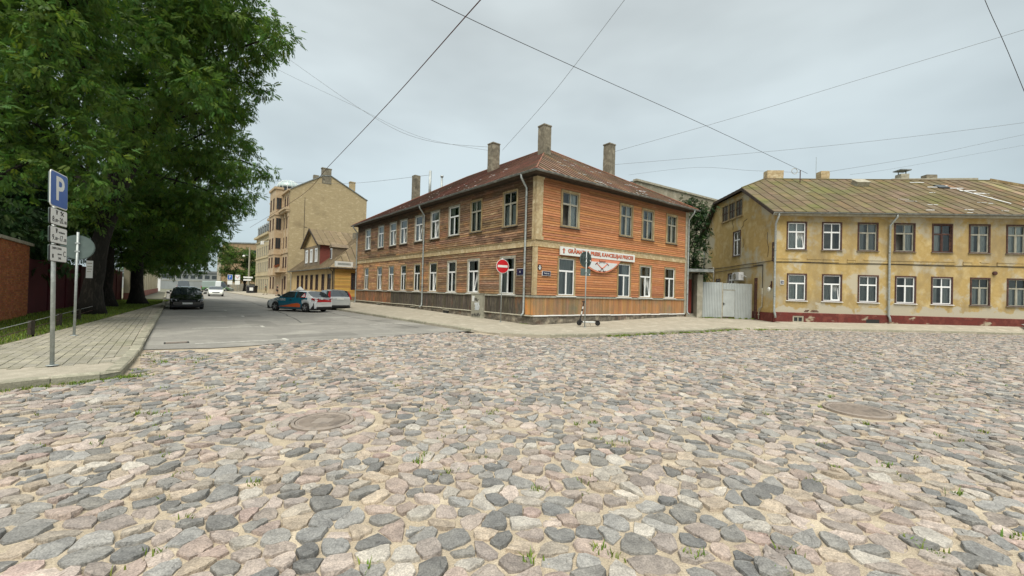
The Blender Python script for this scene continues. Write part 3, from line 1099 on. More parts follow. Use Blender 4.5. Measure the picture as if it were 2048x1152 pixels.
def roof_plane(root, roof, corners, width, m, tint, joints=None, dk=.34, seam=.045, name='roof_panel', limit=300, thick=.012):
    """corners: 3D, first two on the eave. Sheets between standing seams, each its own piece; returns pieces"""
    P = [Vector(c) for c in corners]
    e = (P[1] - P[0])
    L = e.length
    e.normalize()
    nrm = (P[1] - P[0]).cross(P[2] - P[0]).normalized()
    if nrm.z < 0: nrm = -nrm
    gdir = nrm.cross(e).normalized()
    if gdir.z < 0: gdir = -gdir
    O = P[0]
    poly = [((p - O).dot(e), (p - O).dot(gdir)) for p in P]
    amin, amax = min(p[0] for p in poly), max(p[0] for p in poly)
    out = []
    W3 = lambda a, b, h: tuple(O + e * a + gdir * b + nrm * h)
    a = amin
    k = 0
    while a < amax - .01:
        a2 = min(amax, a + width)
        st = clip(clip(poly, 0, a, False), 0, a2, True)
        if len(st) >= 3:
            b0, b1 = min(p[1] for p in st), max(p[1] for p in st)
            cuts = [b0, b1]
            if joints:
                c = b0 + joints * (0.35 + .5 * ((k * .618) % 1))
                while c < b1 - .25:
                    cuts.insert(-1, c)
                    c += joints * rnd.uniform(.92, 1.08)
            for c0, c1 in zip(cuts[:-1], cuts[1:]):
                q = clip(clip(st, 1, c0, False), 1, c1, True) if joints else st
                if len(q) < 3: continue
                t = tint((a + a2) / 2, (c0 + c1) / 2)
                lift = .006 if joints else 0
                mb = MB()
                n = len(q)
                top = [W3(p[0], p[1], thick + rnd.uniform(0, .006) + (lift * (1 - (p[1] - c0) / max(.01, c1 - c0)) * 2)) for p in q]
                bot = [W3(p[0], p[1], .001) for p in q]
                mb.add(bot + top, [tuple(range(n, 2 * n))] + [(i, (i + 1) % n, (i + 1) % n + n, i + n) for i in range(n)], 0, t)
                ys = [p[1] for p in q if abs(p[0] - a) < .02]
                if len(ys) >= 2 and max(ys) - min(ys) > .05:
                    y0, y1 = min(ys), max(ys)
                    s_ = [W3(a + dx, yy, hh) for yy in (y0, y1) for dx, hh in ((-.024, 0), (.024, 0), (.024, seam), (-.024, seam))]
                    mb.add(s_, [(0, 1, 5, 4), (1, 2, 6, 5), (2, 3, 7, 6), (3, 0, 4, 7), (0, 3, 2, 1), (4, 5, 6, 7)], 0, tuple(x * dk for x in t))
                cx, cy = sum(p[0] for p in q) / n, sum(p[1] for p in q) / n
                out.append((mb, W3(cx, cy, 0), math.sqrt(max(.05, (c1 - c0) * width))))
        a = a2
        k += 1
    return out


def gutter(path, r=.075, n=8):
    """half-round gutter along a level path"""
    mb = MB()
    P = [Vector(p) for p in path]
    vv, ff = [], []
    for i, p in enumerate(P):
        d = (P[min(i + 1, len(P) - 1)] - P[max(i - 1, 0)])
        d.z = 0
        d.normalize()
        q = Vector((-d.y, d.x, 0))
        for k in range(n + 1):
            a = math.pi + math.pi * k / n
            for rr in (r, r - .008):
                vv.append(p + q * math.cos(a) * rr + Vector((0, 0, math.sin(a) * rr)))
    m = 2 * (n + 1)
    for i in range(len(P) - 1):
        for k in range(n):
            ff.append((i * m + 2 * k, i * m + 2 * k + 2, (i + 1) * m + 2 * k + 2, (i + 1) * m + 2 * k))
            ff.append((i * m + 2 * k + 1, (i + 1) * m + 2 * k + 1, (i + 1) * m + 2 * k + 3, i * m + 2 * k + 3))
        for k in (0, n):
            ff.append((i * m + 2 * k, i * m + 2 * k + 1, (i + 1) * m + 2 * k + 1, (i + 1) * m + 2 * k))
    return mb.add(vv, ff)


def holed_wall(mb, x0, x1, z0, z1, holes, y=0.0, reveal=.06, mat=0, top=None):
    """front skin of a wall with rectangular openings (x0,x1,z0,z1), with reveals"""
    xs = sorted({x0, x1, *[min(max(h[i], x0), x1) for h in holes for i in (0, 1)]})
    zs = sorted({z0, z1, *[min(max(h[i], z0), z1) for h in holes for i in (2, 3)]})
    for i in range(len(xs) - 1):
        for j in range(len(zs) - 1):
            cx, cz = (xs[i] + xs[i + 1]) / 2, (zs[j] + zs[j + 1]) / 2
            if any(h[0] < cx < h[1] and h[2] < cz < h[3] for h in holes): continue
            mb.quad((xs[i], y, zs[j]), (xs[i + 1], y, zs[j]), (xs[i + 1], y, zs[j + 1]), (xs[i], y, zs[j + 1]), mat)
    for a, b, c, d in holes:
        mb.quad((a, y, c), (a, y + reveal, c), (a, y + reveal, d), (a, y, d), mat)
        mb.quad((b, y + reveal, c), (b, y, c), (b, y, d), (b, y + reveal, d), mat)
        mb.quad((a, y, d), (a, y + reveal, d), (b, y + reveal, d), (b, y, d), mat)
        mb.quad((a, y + reveal, c), (a, y, c), (b, y, c), (b, y + reveal, c), mat)


def text_mesh(s, size, m, depth=.004, offset=0.0, align='CENTER', xscale=1.0, bold=False):
    cu = bpy.data.curves.new('lettering', 'FONT')
    cu.body = s
    cu.size = size
    cu.extrude = depth
    cu.offset = offset
    cu.align_x = align
    cu.align_y = 'CENTER'
    cu.resolution_u = 3
    o = bpy.data.objects.new('tmp', cu)
    COL.objects.link(o)
    dg_ = bpy.context.evaluated_depsgraph_get()
    me = bpy.data.meshes.new_from_object(o.evaluated_get(dg_))
    bpy.data.objects.remove(o)
    bpy.data.curves.remove(cu)
    # stand it up: text x -> x, text y -> z, text depth -> -y
    for v in me.vertices:
        v.co = Vector((v.co.x * xscale, -v.co.z, v.co.y))
    at = me.attributes.new('tint', 'FLOAT_COLOR', 'FACE')
    at.data.foreach_set('color', np.ones(len(me.polygons) * 4, dtype=np.float32))
    me.materials.clear()
    me.materials.append(m)
    return me


def put_text(s, size, m, parent, loc, rz=0.0, depth=.004, offset=0.0, xscale=1.0, name='lettering', align='CENTER'):
    return link(name, text_mesh(s, size, m, depth, offset, align, xscale), parent, loc, rz)


# ================================================================ the brown wooden house on the corner
bh = thing('wooden_house', 'two storey brown timber corner house with rusty hipped metal roof and orange boarded front', 'house', (C0[0], C0[1], 0))
fR = Fac(bh, C0, 36)
fL = Fac(bh, C0, -50)
MT['wood_orange'] = mat('orange_clapboard', (.50, .215, .095), (.45, .19, .08), (.55, .265, .13), scale=2.6, stretch=(.9, 1, 5), rough=.85, bump=.3, bscale=14,
                        stain=((.27, .15, .07), 1.1, .58, .82, (.8, 1, 2)), stain2=((.52, .34, .2), .9, .6, .82, (.7, 1, 1.5)))
MT['wood_brown'] = mat('weathered_clapboard', (.37, .215, .115), (.245, .15, .085), (.47, .33, .205), scale=2.2, stretch=(.7, 1, 6), rough=.9, bump=.45, bscale=14,
                       stain=((.095, .06, .04), .9, .52, .70, (.7, 1, 2.2)), stain2=((.50, .24, .11), .55, .54, .7, (.7, 1, 1.2)))
MT['wood_grey'] = mat('grey_board', (.115, .095, .07), (.06, .052, .042), (.19, .16, .12), scale=3, stretch=(7, 1, .4), rough=.95, bump=.4, bscale=14,
                      stain=((.22, .10, .045), 1.0, .56, .75, (2, 1, .7)))
MT['wood_front'] = mat('front_board', (.45, .205, .08), (.36, .20, .095), (.50, .235, .09), scale=2.0, stretch=(5, 1, .5), rough=.9, bump=.4, bscale=14,
                       stain=((.20, .17, .11), .55, .46, .66, (1, 1, .8)))
MT['cream'] = mat('cream_trim', (.52, .42, .25), (.40, .30, .165), (.57, .48, .31), scale=2.5, rough=.85, bump=.25, bscale=20,
                  stain=((.22, .15, .085), 1.6, .58, .8))
MT['stonebase'] = mat('plinth_render', (.25, .215, .165), (.14, .12, .095), (.33, .29, .22), scale=1.8, rough=.95, bump=.9, bscale=9, speck=.2,
                      stain=((.08, .075, .06), .9, .5, .7), stain2=((.12, .05, .035), .8, .6, .72))
MT['rust'] = mat('rusty_roof', (.225, .105, .06), (.175, .10, .058), (.265, .15, .09), scale=1.1, rough=.75, bump=.15, bscale=12,
                 stain=((.10, .085, .045), .5, .48, .68), stain2=((.28, .145, .11), 1.4, .6, .78))
MT['flash'] = plain('peeled_zinc', (.68, .68, .66), rough=.5)
MT['guttermetal'] = mat('gutter_zinc', (.26, .28, .27), (.17, .185, .18), (.33, .35, .34), scale=3, rough=.5, metal=.3)
MT['soffit'] = mat('soffit_board', (.07, .05, .035), (.04, .03, .022), scale=3, rough=.9)
MT['chimney'] = mat('chimney_render', (.25, .225, .17), (.17, .15, .11), (.31, .28, .21), scale=2.2, rough=.95, bump=.6, bscale=8,
                    stain=((.07, .065, .05), 1.5, .54, .72, (1, 1, .6)))

LU = [(23.14, 21.8), (20.15, 18.83), (17.67, 16.33), (15.7, 14.36), (13.14, 11.83), (10.75, 9.48), (8.32, 6.98), (5.81, 4.57), (2.65, 1.38)]
LL = [(23.14, 22.0), (20.12, 18.95), (17.67, 16.55), (15.4, 14.3), (13.14, 12.0), (10.78, 9.6), (8.32, 7.2), (5.95, 4.7), (2.76, 1.45)]
RU = [(1.64, 3.02), (6.34, 7.60), (8.45, 9.72), (11.03, 12.32)]
RL = [(1.51, 2.82), (6.26, 7.52), (8.32, 9.60), (10.94, 12.2)]
ZU, ZL = (5.27, 7.22), (1.62, 3.68)
LLEN, RLEN = 25.2, 13.7
OL = [(-a, -b, *ZU) for a, b in LU] + [(-a, -b, *ZL) for a, b in LL]
OR = [(a, b, *ZU) for a, b in RU] + [(a, b, *ZL) for a, b in RL]

# inner shell so that nothing shines through
cor = [C0, C0 + RLEN * DR, C0 + RLEN * DR + LLEN * DL, C0 + LLEN * DL]
cen = sum(cor) / 4
ins = [c + (cen - c) / np.linalg.norm(cen - c) * .75 for c in cor]
mb = MB().prism([(p[0] - C0[0], p[1] - C0[1], 0) for p in ins], (0, 0, 7.75))
mb.build('inner_wall', MT['dark'], bh)
# far and rear sides, plain boarded
for a_, b_ in ((cor[3], cor[2]), (cor[2], cor[1])):
    d = (b_ - a_) / np.linalg.norm(b_ - a_)
    q = np.array([-d[1], d[0]]) * -.06
    MB().prism([(a_[0] - C0[0], a_[1] - C0[1], 0), (b_[0] - C0[0], b_[1] - C0[1], 0), (*(b_ + q - C0), 0), (*(a_ + q - C0), 0)], (0, 0, 7.7)).build('wall', MT['wood_brown'], bh)


def tb(base):
    v = rnd.uniform(.8, 1.16)
    return (v * base[0], v * base[1] * rnd.uniform(.93, 1.06), v * base[2] * rnd.uniform(.88, 1.1))


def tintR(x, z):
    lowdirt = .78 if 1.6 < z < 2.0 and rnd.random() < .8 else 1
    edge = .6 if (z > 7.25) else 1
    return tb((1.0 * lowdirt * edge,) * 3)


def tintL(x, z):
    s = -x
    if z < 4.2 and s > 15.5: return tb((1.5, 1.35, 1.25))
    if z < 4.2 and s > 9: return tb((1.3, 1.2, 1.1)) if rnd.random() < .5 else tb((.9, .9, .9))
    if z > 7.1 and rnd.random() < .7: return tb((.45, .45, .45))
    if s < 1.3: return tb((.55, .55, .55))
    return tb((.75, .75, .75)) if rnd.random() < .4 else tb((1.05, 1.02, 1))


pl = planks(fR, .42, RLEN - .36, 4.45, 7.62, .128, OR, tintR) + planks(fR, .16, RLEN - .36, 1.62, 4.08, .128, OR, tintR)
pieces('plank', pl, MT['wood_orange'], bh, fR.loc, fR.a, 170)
# the two facades share the name plank: 170 + 130 of them singly
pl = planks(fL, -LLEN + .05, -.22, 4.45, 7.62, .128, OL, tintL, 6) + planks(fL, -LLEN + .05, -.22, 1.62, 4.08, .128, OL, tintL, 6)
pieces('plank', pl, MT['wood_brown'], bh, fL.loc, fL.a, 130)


def tintF(x, z):
    k = 1.12 if x < .8 else 1
    return tb((k, k, k))


plf = boards(fR, -.02, RLEN - .36, .62, 1.50, .118, tintF)
pieces('board', plf, MT['wood_front'], bh, fR.loc, fR.a, 120)


def tintG(x, z):
    s = -x
    if s > 17.2: return tb((2.6, 1.7, 1.2))
    return tb((1, 1, 1))


plg = boards(fL, -LLEN + .05, -.62, .60, 1.50, .125, tintG)
pieces('board', plg, MT['wood_grey'], bh, fL.loc, fL.a, 170)
plh = boards(fL, -.62, .0, .62, 1.50, .118, lambda x, z: tb((1.35, 1.2, .95)))
pieces('board', plh, MT['wood_front'], bh, fL.loc, fL.a, 10)


def fR_box(name, m, *a):
    return fR.build(MB().box(*a), name, MT[m])


def fL_box(name, m, *a):
    return fL.build(MB().box(*a), name, MT[m])


for f_, a_, b_, ops in ((fR, .2, RLEN - .2, OR), (fL, -LLEN + .1, -.1, OL)):
    bm_ = MB()
    holed_wall(bm_, a_, b_, .3, 7.7, [(o[0] + .03, o[1] - .03, o[2] + .03, o[3] - .03) for o in ops], .028, .02)
    f_.build(bm_, 'backing', MT['dark'])  # dark sheet behind the plank gaps, stands in for shadow lines under the laps

# trims: corner pilaster, string courses, frieze, weather strips
fR_box('pilaster', 'cream', -.02, .40, -.06, .05, 4.60, 7.55)
fR.build(MB().box(-.05, .45, -.10, .05, 4.42, 4.60).box(-.05, .45, -.09, .05, 7.50, 7.60), 'pilaster_cap', MT['cream'])
fL_box('pilaster', 'cream', -.22, -.066, -.05, .05, 4.42, 7.6)
fR_box('corner_board', 'cream', .0, .15, -.045, .05, 1.62, 4.08)
fL_box('corner_board', 'cream', -.14, .045, -.045, .05, 1.62, 4.08)
fR_box('end_board', 'casing_grey', RLEN - .36, RLEN, -.05, .1, .6, 7.6)
for f, a, b, nm in ((fR, -.05, RLEN - .3, 'R'), (fL, -LLEN, .05, 'L')):
    f.build(MB().box(a, b, -.045, .05, 4.13, 4.38).box(a, b, -.075, .05, 4.38, 4.43, 0, (.7, .68, .62)).box(a, b, -.06, .05, 4.08, 4.13, 0, (1.1, 1.1, 1.05)), 'string_course', MT['cream'])
    f.build(MB().box(a, b, -.06, .05, 7.62, 7.82), 'frieze', MT['soffit'])
    f.build(MB().box(a - .02, b + .0, -.07, .05, 1.505, 1.60, 0), 'sill_band', MT['oldframe'])
    st = MB()
    n = 14
    for k in range(n):
        x0, x1 = a + (b - a) * k / n, a + (b - a) * (k + 1) / n
        z = .585 + rnd.uniform(-.014, .014)
        st.prism([(x0, -.085, z - .035), (x0, -.085, z - .01), (x0, .0, z + .03), (x0, .0, z - .0)], (x1 - x0 + .01, 0, 0))
    f.build(st, 'drip_strip', MT['flash'] if nm == 'R' else MT['casing_grey'])
    # rough stone plinth, uneven
    pm = MB()
    nx_, nz_ = int(abs(b - a) / .28), 4
    gx = [a + (b - a) * i / nx_ for i in range(nx_ + 1)]
    gv = [[(gx[i], -.03 + rnd.uniform(-.035, .03), -.05 + .62 * j / nz_) for j in range(nz_ + 1)] for i in range(nx_ + 1)]
    for i in range(nx_):
        for j in range(nz_):
            tv = rnd.uniform(.75, 1.2)
            pm.quad(gv[i][j], gv[i + 1][j], gv[i + 1][j + 1], gv[i][j + 1], 0, (tv, tv, tv))
    f.build(pm, 'plinth', MT['stonebase'])

# windows
for k, (a, b) in enumerate(LU):
    wood = k >= 7
    window(fL, -a, -b, *ZU, style='wood' if wood else 'pvc', casing='casing_grey' if k < 7 else 'casing_ochre', curtain=rnd.choice(('pair', 'full', 'full', 'half')), tilt=(k in (0, 2, 3, 4, 5)), sill=True, cw=.09, y0=-.06, recess=-.01)
for k, (a, b) in enumerate(LL):
    window(fL, -a, -b, *ZL, style='pvc', casing='casing_grey' if k > 5 else 'casing_ochre', curtain=rnd.choice(('full', 'full', 'pair', 'full')), tilt=(k in (1, 2, 5, 7)), sill='white', cw=.09, y0=-.06, recess=-.01)
for k, (a, b) in enumerate(RU):
    window(fR, a, b, *ZU, style='wood', casing='casing_ochre', curtain=('right', 'pair', 'pair', 'full')[k], sill=True, cw=.12, y0=-.065, recess=-.01, wing='gone' if k == 0 else None)
for k, (a, b) in enumerate(RL):
    window(fR, a, b, *ZL, style='pvc', casing='casing_ochre', curtain=('full', 'right', 'pair', 'pair')[k], tilt=(k == 2), sill='white', cw=.085, y0=-.06, recess=-.012)

# hipped roof
OV = .45
def off_corner(c, d1, d2, o1, o2):
    return c + d1 * o1 + d2 * o2
EN = C0 - DL * OV - DR * OV
ER_ = C0 + RLEN * DR - DL * OV + DR * OV
ELF = C0 + LLEN * DL + DL * OV - DR * OV
EFF = C0 + RLEN * DR + LLEN * DL + DR * OV + DL * OV
ZE, ZR = 7.80, 12.25
A1 = C0 + 6.85 * DR + 6.9 * DL
A2 = C0 + 6.85 * DR + (LLEN - 8.0) * DL
R3 = lambda p, z: (p[0] - C0[0], p[1] - C0[1], z)
rp = [R3(EN, ZE), R3(ER_, ZE), R3(EFF, ZE), R3(ELF, ZE), R3(A1, ZR), R3(A2, ZR)]
mb = MB().add(rp, [(0, 1, 4), (3, 0, 4, 5), (1, 2, 5, 4), (2, 3, 5)])
lo = [(x, y, z - .09) for x, y, z in rp[:4]]
mb.add(rp[:4] + lo, [(4, 7, 6, 5), (0, 4, 5, 1), (1, 5, 6, 2), (2, 6, 7, 3), (3, 7, 4, 0)])
roof = mb.build('roof', MT['soffit'], bh)


def tr_(a, b):
    v = rnd.uniform(.78, 1.18)
    return (v, v * rnd.uniform(.9, 1.08), v * rnd.uniform(.85, 1.1))


def tr_red(a, b):
    v = rnd.uniform(.75, 1.15)
    return (v * 1.1, v * rnd.uniform(.72, .9), v * rnd.uniform(.75, .95))


pcs = roof_plane(bh, roof, [rp[0], rp[1], rp[4]], .46, MT['rust'], tr_) + roof_plane(bh, roof, [rp[3], rp[0], rp[4], rp[5]], .46, MT['rust'], tr_red)
pcs += roof_plane(bh, roof, [rp[1], rp[2], rp[5], rp[4]], .9, MT['rust'], tr_) + roof_plane(bh, roof, [rp[2], rp[3], rp[5]], .9, MT['rust'], tr_)
pcs = [(m_, (c[0] + C0[0], c[1] + C0[1], c[2]), s_) for m_, c, s_ in pcs]
pieces('roof_panel', pcs, MT['rust'], roof)
hb = MB()
for a_, b_ in ((0, 4), (4, 5), (5, 3), (1, 4)):
    hb.tube([Vector(rp[a_]) + Vector((0, 0, .03)), Vector(rp[b_]) + Vector((0, 0, .03))], .05, 6, 0, (1.15, .8, .75))
hb.build('ridge_cap', MT['rust'], roof)
# peeled and patched spots on the roof: thin zinc slivers lying on the sheets
def on_plane(corn, n, seed, alo=.05, ahi=.95, blo=.05, bhi=.9, lmin=.3, lmax=.9, along=True):
    P = [Vector(c) for c in corn]
    e = (P[1] - P[0]); L = e.length; e.normalize()
    nrm = (P[1] - P[0]).cross(P[2] - P[0]).normalized()
    if nrm.z < 0: nrm = -nrm
    gd = nrm.cross(e)
    if gd.z < 0: gd = -gd
    poly = [((p - P[0]).dot(e), (p - P[0]).dot(gd)) for p in P]
    H = max(p[1] for p in poly)
    rr = random.Random(seed)
    res = []
    while len(res) < n:
        a, b = rr.uniform(alo, ahi) * L, rr.uniform(blo, bhi) * H
        if not pt_in(poly, np.array([a - .3]), np.array([b]))[0] or not pt_in(poly, np.array([a + .6]), np.array([b + .2]))[0]: continue
        res.append((P[0] + e * a + gd * b + nrm * .026, e, gd, nrm, rr.uniform(lmin, lmax), rr.uniform(.03, .08)))
    return res


for P0, e, gd, nrm, ln, w in on_plane([rp[0], rp[1], rp[4]], 26, 3, .1, .95, .03, .8, .25, .7):
    MB().obox(P0, e * ln / 2, gd * w / 2 + e * .02, nrm * .006).build('bare_patch', MT['flash'], roof)
for P0, e, gd, nrm, ln, w in on_plane([rp[3], rp[0], rp[4], rp[5]], 44, 4, .25, .8, .02, .5, .12, .4):
    MB().obox(P0, e * ln / 2, gd * w / 2, nrm * .006).build('bare_patch', MT['flash'], roof)
# gutter round the eaves and downpipes
ez = ZE - .02
gp = [R3(ELF - DR * .07 + DL * 0, ez), R3(EN - DR * .07 - DL * .07, ez), R3(ER_ - DL * .07, ez)]
P = []
for a, b in zip(gp[:-1], gp[1:]):
    for k in range(12):
        P.append(Vector(a).lerp(Vector(b), k / 12) + Vector((0, 0, rnd.uniform(-.02, .02))))
P.append(Vector(gp[-1]))
gutter(P, .085).build('gutter', MT['guttermetal'], bh)
for f, x, zend, bend in ((fL, -.62, .55, .3), (fL, -11.55, .5, .3), (fL, -LLEN + .1, .3, .3), (fR, RLEN - .12, .55, .25)):
    mb = MB()
    mb.tube([(x, -.52, 7.74), (x, -.50, 7.55), (x, -.30, 7.30), (x, -.12, 7.08), (x, -.12, 4.6), (x, -.12, zend + .35), (x, -.14, zend + .12), (x, -.30, zend)], .055, 10, 0)
    f.build(mb, 'downpipe', MT['steel'], smooth=True)
    cl = MB()
    for z in (6.6, 4.9, 3.2, 1.9):
        cl.lathe([(.064, z), (.064, z + .05)], (x, -.12, 0), 10)
    f.build(cl, 'pipe_clamp', MT['guttermetal'])

# chimneys
def chimney(root, x, y, z0, z1, w, d, ang, m='chimney', cap=True, name='chimney', parent=None):
    mb = MB()
    wv, dv = V2(math.degrees(ang)) * w / 2, V2(math.degrees(ang) + 90) * d / 2
    n = 7
    rx, ry = x - root.location.x, y - root.location.y
    prev = None
    for i in range(n + 1):
        z = z0 + (z1 - z0) * i / n
        j = lambda: rnd.uniform(-.012, .012)
        ring = [(rx + s * wv[0] + t * dv[0] + j(), ry + s * wv[1] + t * dv[1] + j(), z) for s, t in ((-1, -1), (1, -1), (1, 1), (-1, 1))]
        if prev:
            mb.add(prev + ring, [(0, 1, 5, 4), (1, 2, 6, 5), (2, 3, 7, 6), (3, 0, 4, 7)])
        prev = ring
    o = mb.build(name, MT[m], root)
    if cap:
        top = (rx, ry, z1 + .03)
        MB().obox(top, (wv[0] * 1.1, wv[1] * 1.1, 0), (dv[0] * 1.1, dv[1] * 1.1, 0), (0, 0, .04)).build('chimney_cap', MT[m], o)
    return o


chimney(bh, 1.9, 27.3, 10.6, 12.84, .62, .62, rad(36), cap=True)
chimney(bh, -1.7, 31.6, 10.8, 13.1, .66, .66, rad(40))
chimney(bh, -9.9, 41.0, 10.0, 13.15, .62, .62, rad(40), cap=False)
chimney(bh, 7.1, 31.0, 10.0, 13.08, .66, .60, rad(36))
MB().tube([(-8.3 - C0[0], 40 - C0[1], 10), (-8.3 - C0[0], 40 - C0[1], 13.4)], .13, 10).build('flue_pipe', MT['steel'], bh, smooth=True)
MB().tube([(-7.15 - C0[0], 40 - C0[1], 10), (-7.15 - C0[0], 40 - C0[1], 12.8)], .09, 10).lathe([(.14, 12.8), (.16, 12.95)], (-7.15 - C0[0], 40 - C0[1], 0), 10).build('flue_pipe', MT['steel'], bh, smooth=True)

# plates on the corner: enamelled emblem and street plates, a cellar vent on the street side
pf = [(.30 + .13 * math.cos(a), -.055, 3.02 + .15 * math.sin(a) - (.05 if abs(a + math.pi / 2) < .1 else 0)) for a in [2 * math.pi * k / 10 + math.pi / 2 for k in range(10)]]
em = tag(fR.free(MB().prism(pf, (0, .03, 0)), 'heritage_emblem', MT['black']), 'small black and white shield emblem on orange boards by the corner', 'emblem')
fR.build(MB().lathe([(.045, -.06), (.045, -.056)], (.30, 0, 3.09), 10, axis='y'), 'white_disc', MT['signwhite'], em)
fR.build(MB().prism([(.20, -.06, 3.03), (.40, -.06, 3.03), (.34, -.06, 2.97), (.36, -.06, 2.90), (.30, -.06, 2.94), (.24, -.06, 2.90), (.26, -.06, 2.97)], (0, .004, 0)), 'white_star', MT['signwhite'], em)


def street_plate(f, x0, x1, z0, z1, label, txt, m='navy', tsize=.07):
    o = f.free(MB().box(x0, x1, -.075, -.03, z0, z1), 'street_plate', MT['signwhite'])
    tag(o, label, 'street sign')
    f.build(MB().box(x0 + .015, x1 - .015, -.079, -.076, z0 + .015, z1 - .015), 'plate_face', MT[m], o)
    if txt:
        put_text(txt, tsize, MT['signwhite'], o, ((x0 + x1) / 2, -.081, (z0 + z1) / 2), depth=.002, xscale=.9)
    return o


street_plate(fR, .46, 1.02, 2.62, 2.86, 'navy street name plate on the orange boarded front by the corner', 'Mazā iela', tsize=.105)
o = street_plate(fL, -1.28, -.74, 2.62, 2.98, 'navy and white street name plate on dark boards behind the downpipe', '25', tsize=.12)
for s in (8.3, 13.0, 19.5):
    fL.build(MB().box(-s - .3, -s + .3, -.10, -.02, .26, .44), 'cellar_vent', MT['dark'])
    fL.build(MB().box(-s - .36, -s + .36, -.12, -.02, .44, .49), 'vent_lintel', MT['casing_grey'])

# ---------------------------------------------------------------- shop sign on the orange front
sg = fR.free(MB().box(1.58, 7.68, -.17, -.09, 3.76, 4.20), 'shop_sign', MT['signwhite'])
tag(sg, 'white shop banner with orange lettering and half round logo panel over the lower windows', 'shop sign')
MT['letter_out'] = plain('letter_outline', (.05, .02, .015), rough=.5)
MT['salmon'] = plain('sign_salmon', (.72, .26, .15), rough=.45)
MT['signgrey'] = plain('sign_panel', (.66, .68, .68), rough=.4, vary=.05)


def put_words(words, x0, x1, z, size, layers, parent):
    """words set one after another between x0 and x1, each a mesh of its own; layers = (material, y, depth, offset)"""
    ms = []
    for w in words:
        me = text_mesh(w, size, layers[0][0], .003, 0, 'LEFT')
        xs = [v.co.x for v in me.vertices]
        ms.append((w, min(xs), max(xs) - min(xs)))
        bpy.data.meshes.remove(me)
    gap_ = size * .30
    k = (x1 - x0) / (sum(m[2] for m in ms) + gap_ * (len(ms) - 1))
    for m_, y, dp, of in layers:
        x = x0
        for w, lo_, wd in ms:
            put_text(w, size, m_, parent, (x - lo_ * k, y, z), depth=dp, offset=of, xscale=k, align='LEFT')
            x += (wd + gap_) * k


put_words(['GRĀMATAS,', 'PRESE,', 'KANCELEJAS', 'PRECES'], 2.12, 7.52, 3.985, .285, ((MT['letter_out'], -.173, .003, .014), (MT['orange'], -.182, .004, .002)), sg)
ar = [(1.76, 3.84), (1.86, 3.84), (1.86, 4.02), (1.92, 4.02), (1.81, 4.14), (1.70, 4.02), (1.76, 4.02)]
MB().prism([(x, -.173, z) for x, z in ar], (0, .003, 0)).build('arrow', MT['letter_out'], sg)
MB().prism([(1.81 + (x - 1.81) * .62, -.18, 3.985 + (z - 3.985) * .8) for x, z in ar], (0, .004, 0)).build('arrow', MT['orange'], sg)


def seg(cx, zc, rad_, half, n=28):
    a0 = math.asin(half / rad_)
    return [(cx + rad_ * math.sin(a), zc - rad_ * math.cos(a)) for a in [-a0 + 2 * a0 * k / n for k in range(n + 1)]]


zc = 2.97 + 2.20
MB().prism([(x, -.15, z) for x, z in seg(4.72, zc, 2.20, 1.70)], (0, .06, 0)).build('logo_border', MT['salmon'], sg)
MB().prism([(x, -.163, z) for x, z in seg(4.72, zc + .02, 2.14, 1.40)], (0, .012, 0)).build('logo_panel', MT['signgrey'], sg)
put_text('Janus', .26, MT['letter_out'], sg, (4.80, -.167, 3.60), depth=.002, xscale=1.0)
lg = MB()
for s in (-1, 1):                          # two crossed bars with serifs on top and hooked feet
    for o_ in (-.035, .035):
        lg.tube([(4.78 + s * (.46 + o_), -.17, 3.50 + o_ * .5), (4.78 + s * (.02 + o_ * .7), -.17, 3.22)], .016, 5)
    lg.tube([(4.78 + s * .36, -.17, 3.53), (4.78 + s * .56, -.17, 3.42)], .02, 5, 0, (.1, .1, .1))
    lg.tube([(4.78 - s * .0, -.17, 3.24)] + [(4.78 - s * (.18 + .10 * math.cos(a)), -.17, 3.13 + .075 * math.sin(a)) for a in [math.pi * .9 + k * .45 for k in range(8)]], .022, 5, 0, (.12, .12, .12))
lg.build('logo', MT['orange'], sg)
# ================================================================ the yellow rendered house
Y0 = np.array([17.2, 26.9])
yh = thing('rendered_house', 'two storey yellow house with peeling render, red plinth and mossy sheet metal roof', 'house', (Y0[0], Y0[1], 0))
fY = Fac(yh, Y0, -4)
fG = Fac(yh, Y0, -94)                      # gable side: x runs from the back (negative) to the front corner
MT['render'] = mat('yellow_render', (.47, .345, .145), (.41, .29, .11), (.52, .41, .21), scale=1.5, rough=.92, bump=.35, bscale=22,
                   stain=((.46, .41, .30), .75, .52, .59), stain2=((.27, .205, .105), .55, .46, .68, (1, 1, .5)), speck=.1, zdamp=((.42, .38, .29), .85, 1.9, 1.1))
MT['render2'] = mat('gable_render', (.50, .36, .145), (.43, .30, .11), (.55, .43, .22), scale=1.0, rough=.92, bump=.4, bscale=16,
                    stain=((.47, .43, .31), .38, .50, .58), stain2=((.31, .22, .09), .6, .56, .76), speck=.08)
MT['plinth_red'] = mat('red_plinth', (.15, .028, .02), (.11, .024, .018), (.19, .05, .035), scale=2, rough=.85, bump=.4, bscale=18,
                       stain=((.36, .31, .22), .75, .60, .66, (1, 1, 2)))
MT['moss_roof'] = mat('mossy_sheet', (.165, .115, .068), (.135, .102, .056), (.20, .142, .092), scale=.7, rough=.85, bump=.15, bscale=12,
                      stain=((.125, .118, .04), .5, .45, .66), stain2=((.30, .25, .20), .9, .66, .8))
MT['brick'] = mat('exposed_brick', (.10, .055, .04), (.16, .10, .07), scale=7, rough=.95, bump=.6)
YL = 23.5
YU = [(.71, 1.97), (2.91, 4.15), (5.12, 6.38), (7.34, 8.62), (9.63, 10.87), (11.83, 13.09), (14.03, 15.2), (16.3, 17.5), (18.6, 19.8)]
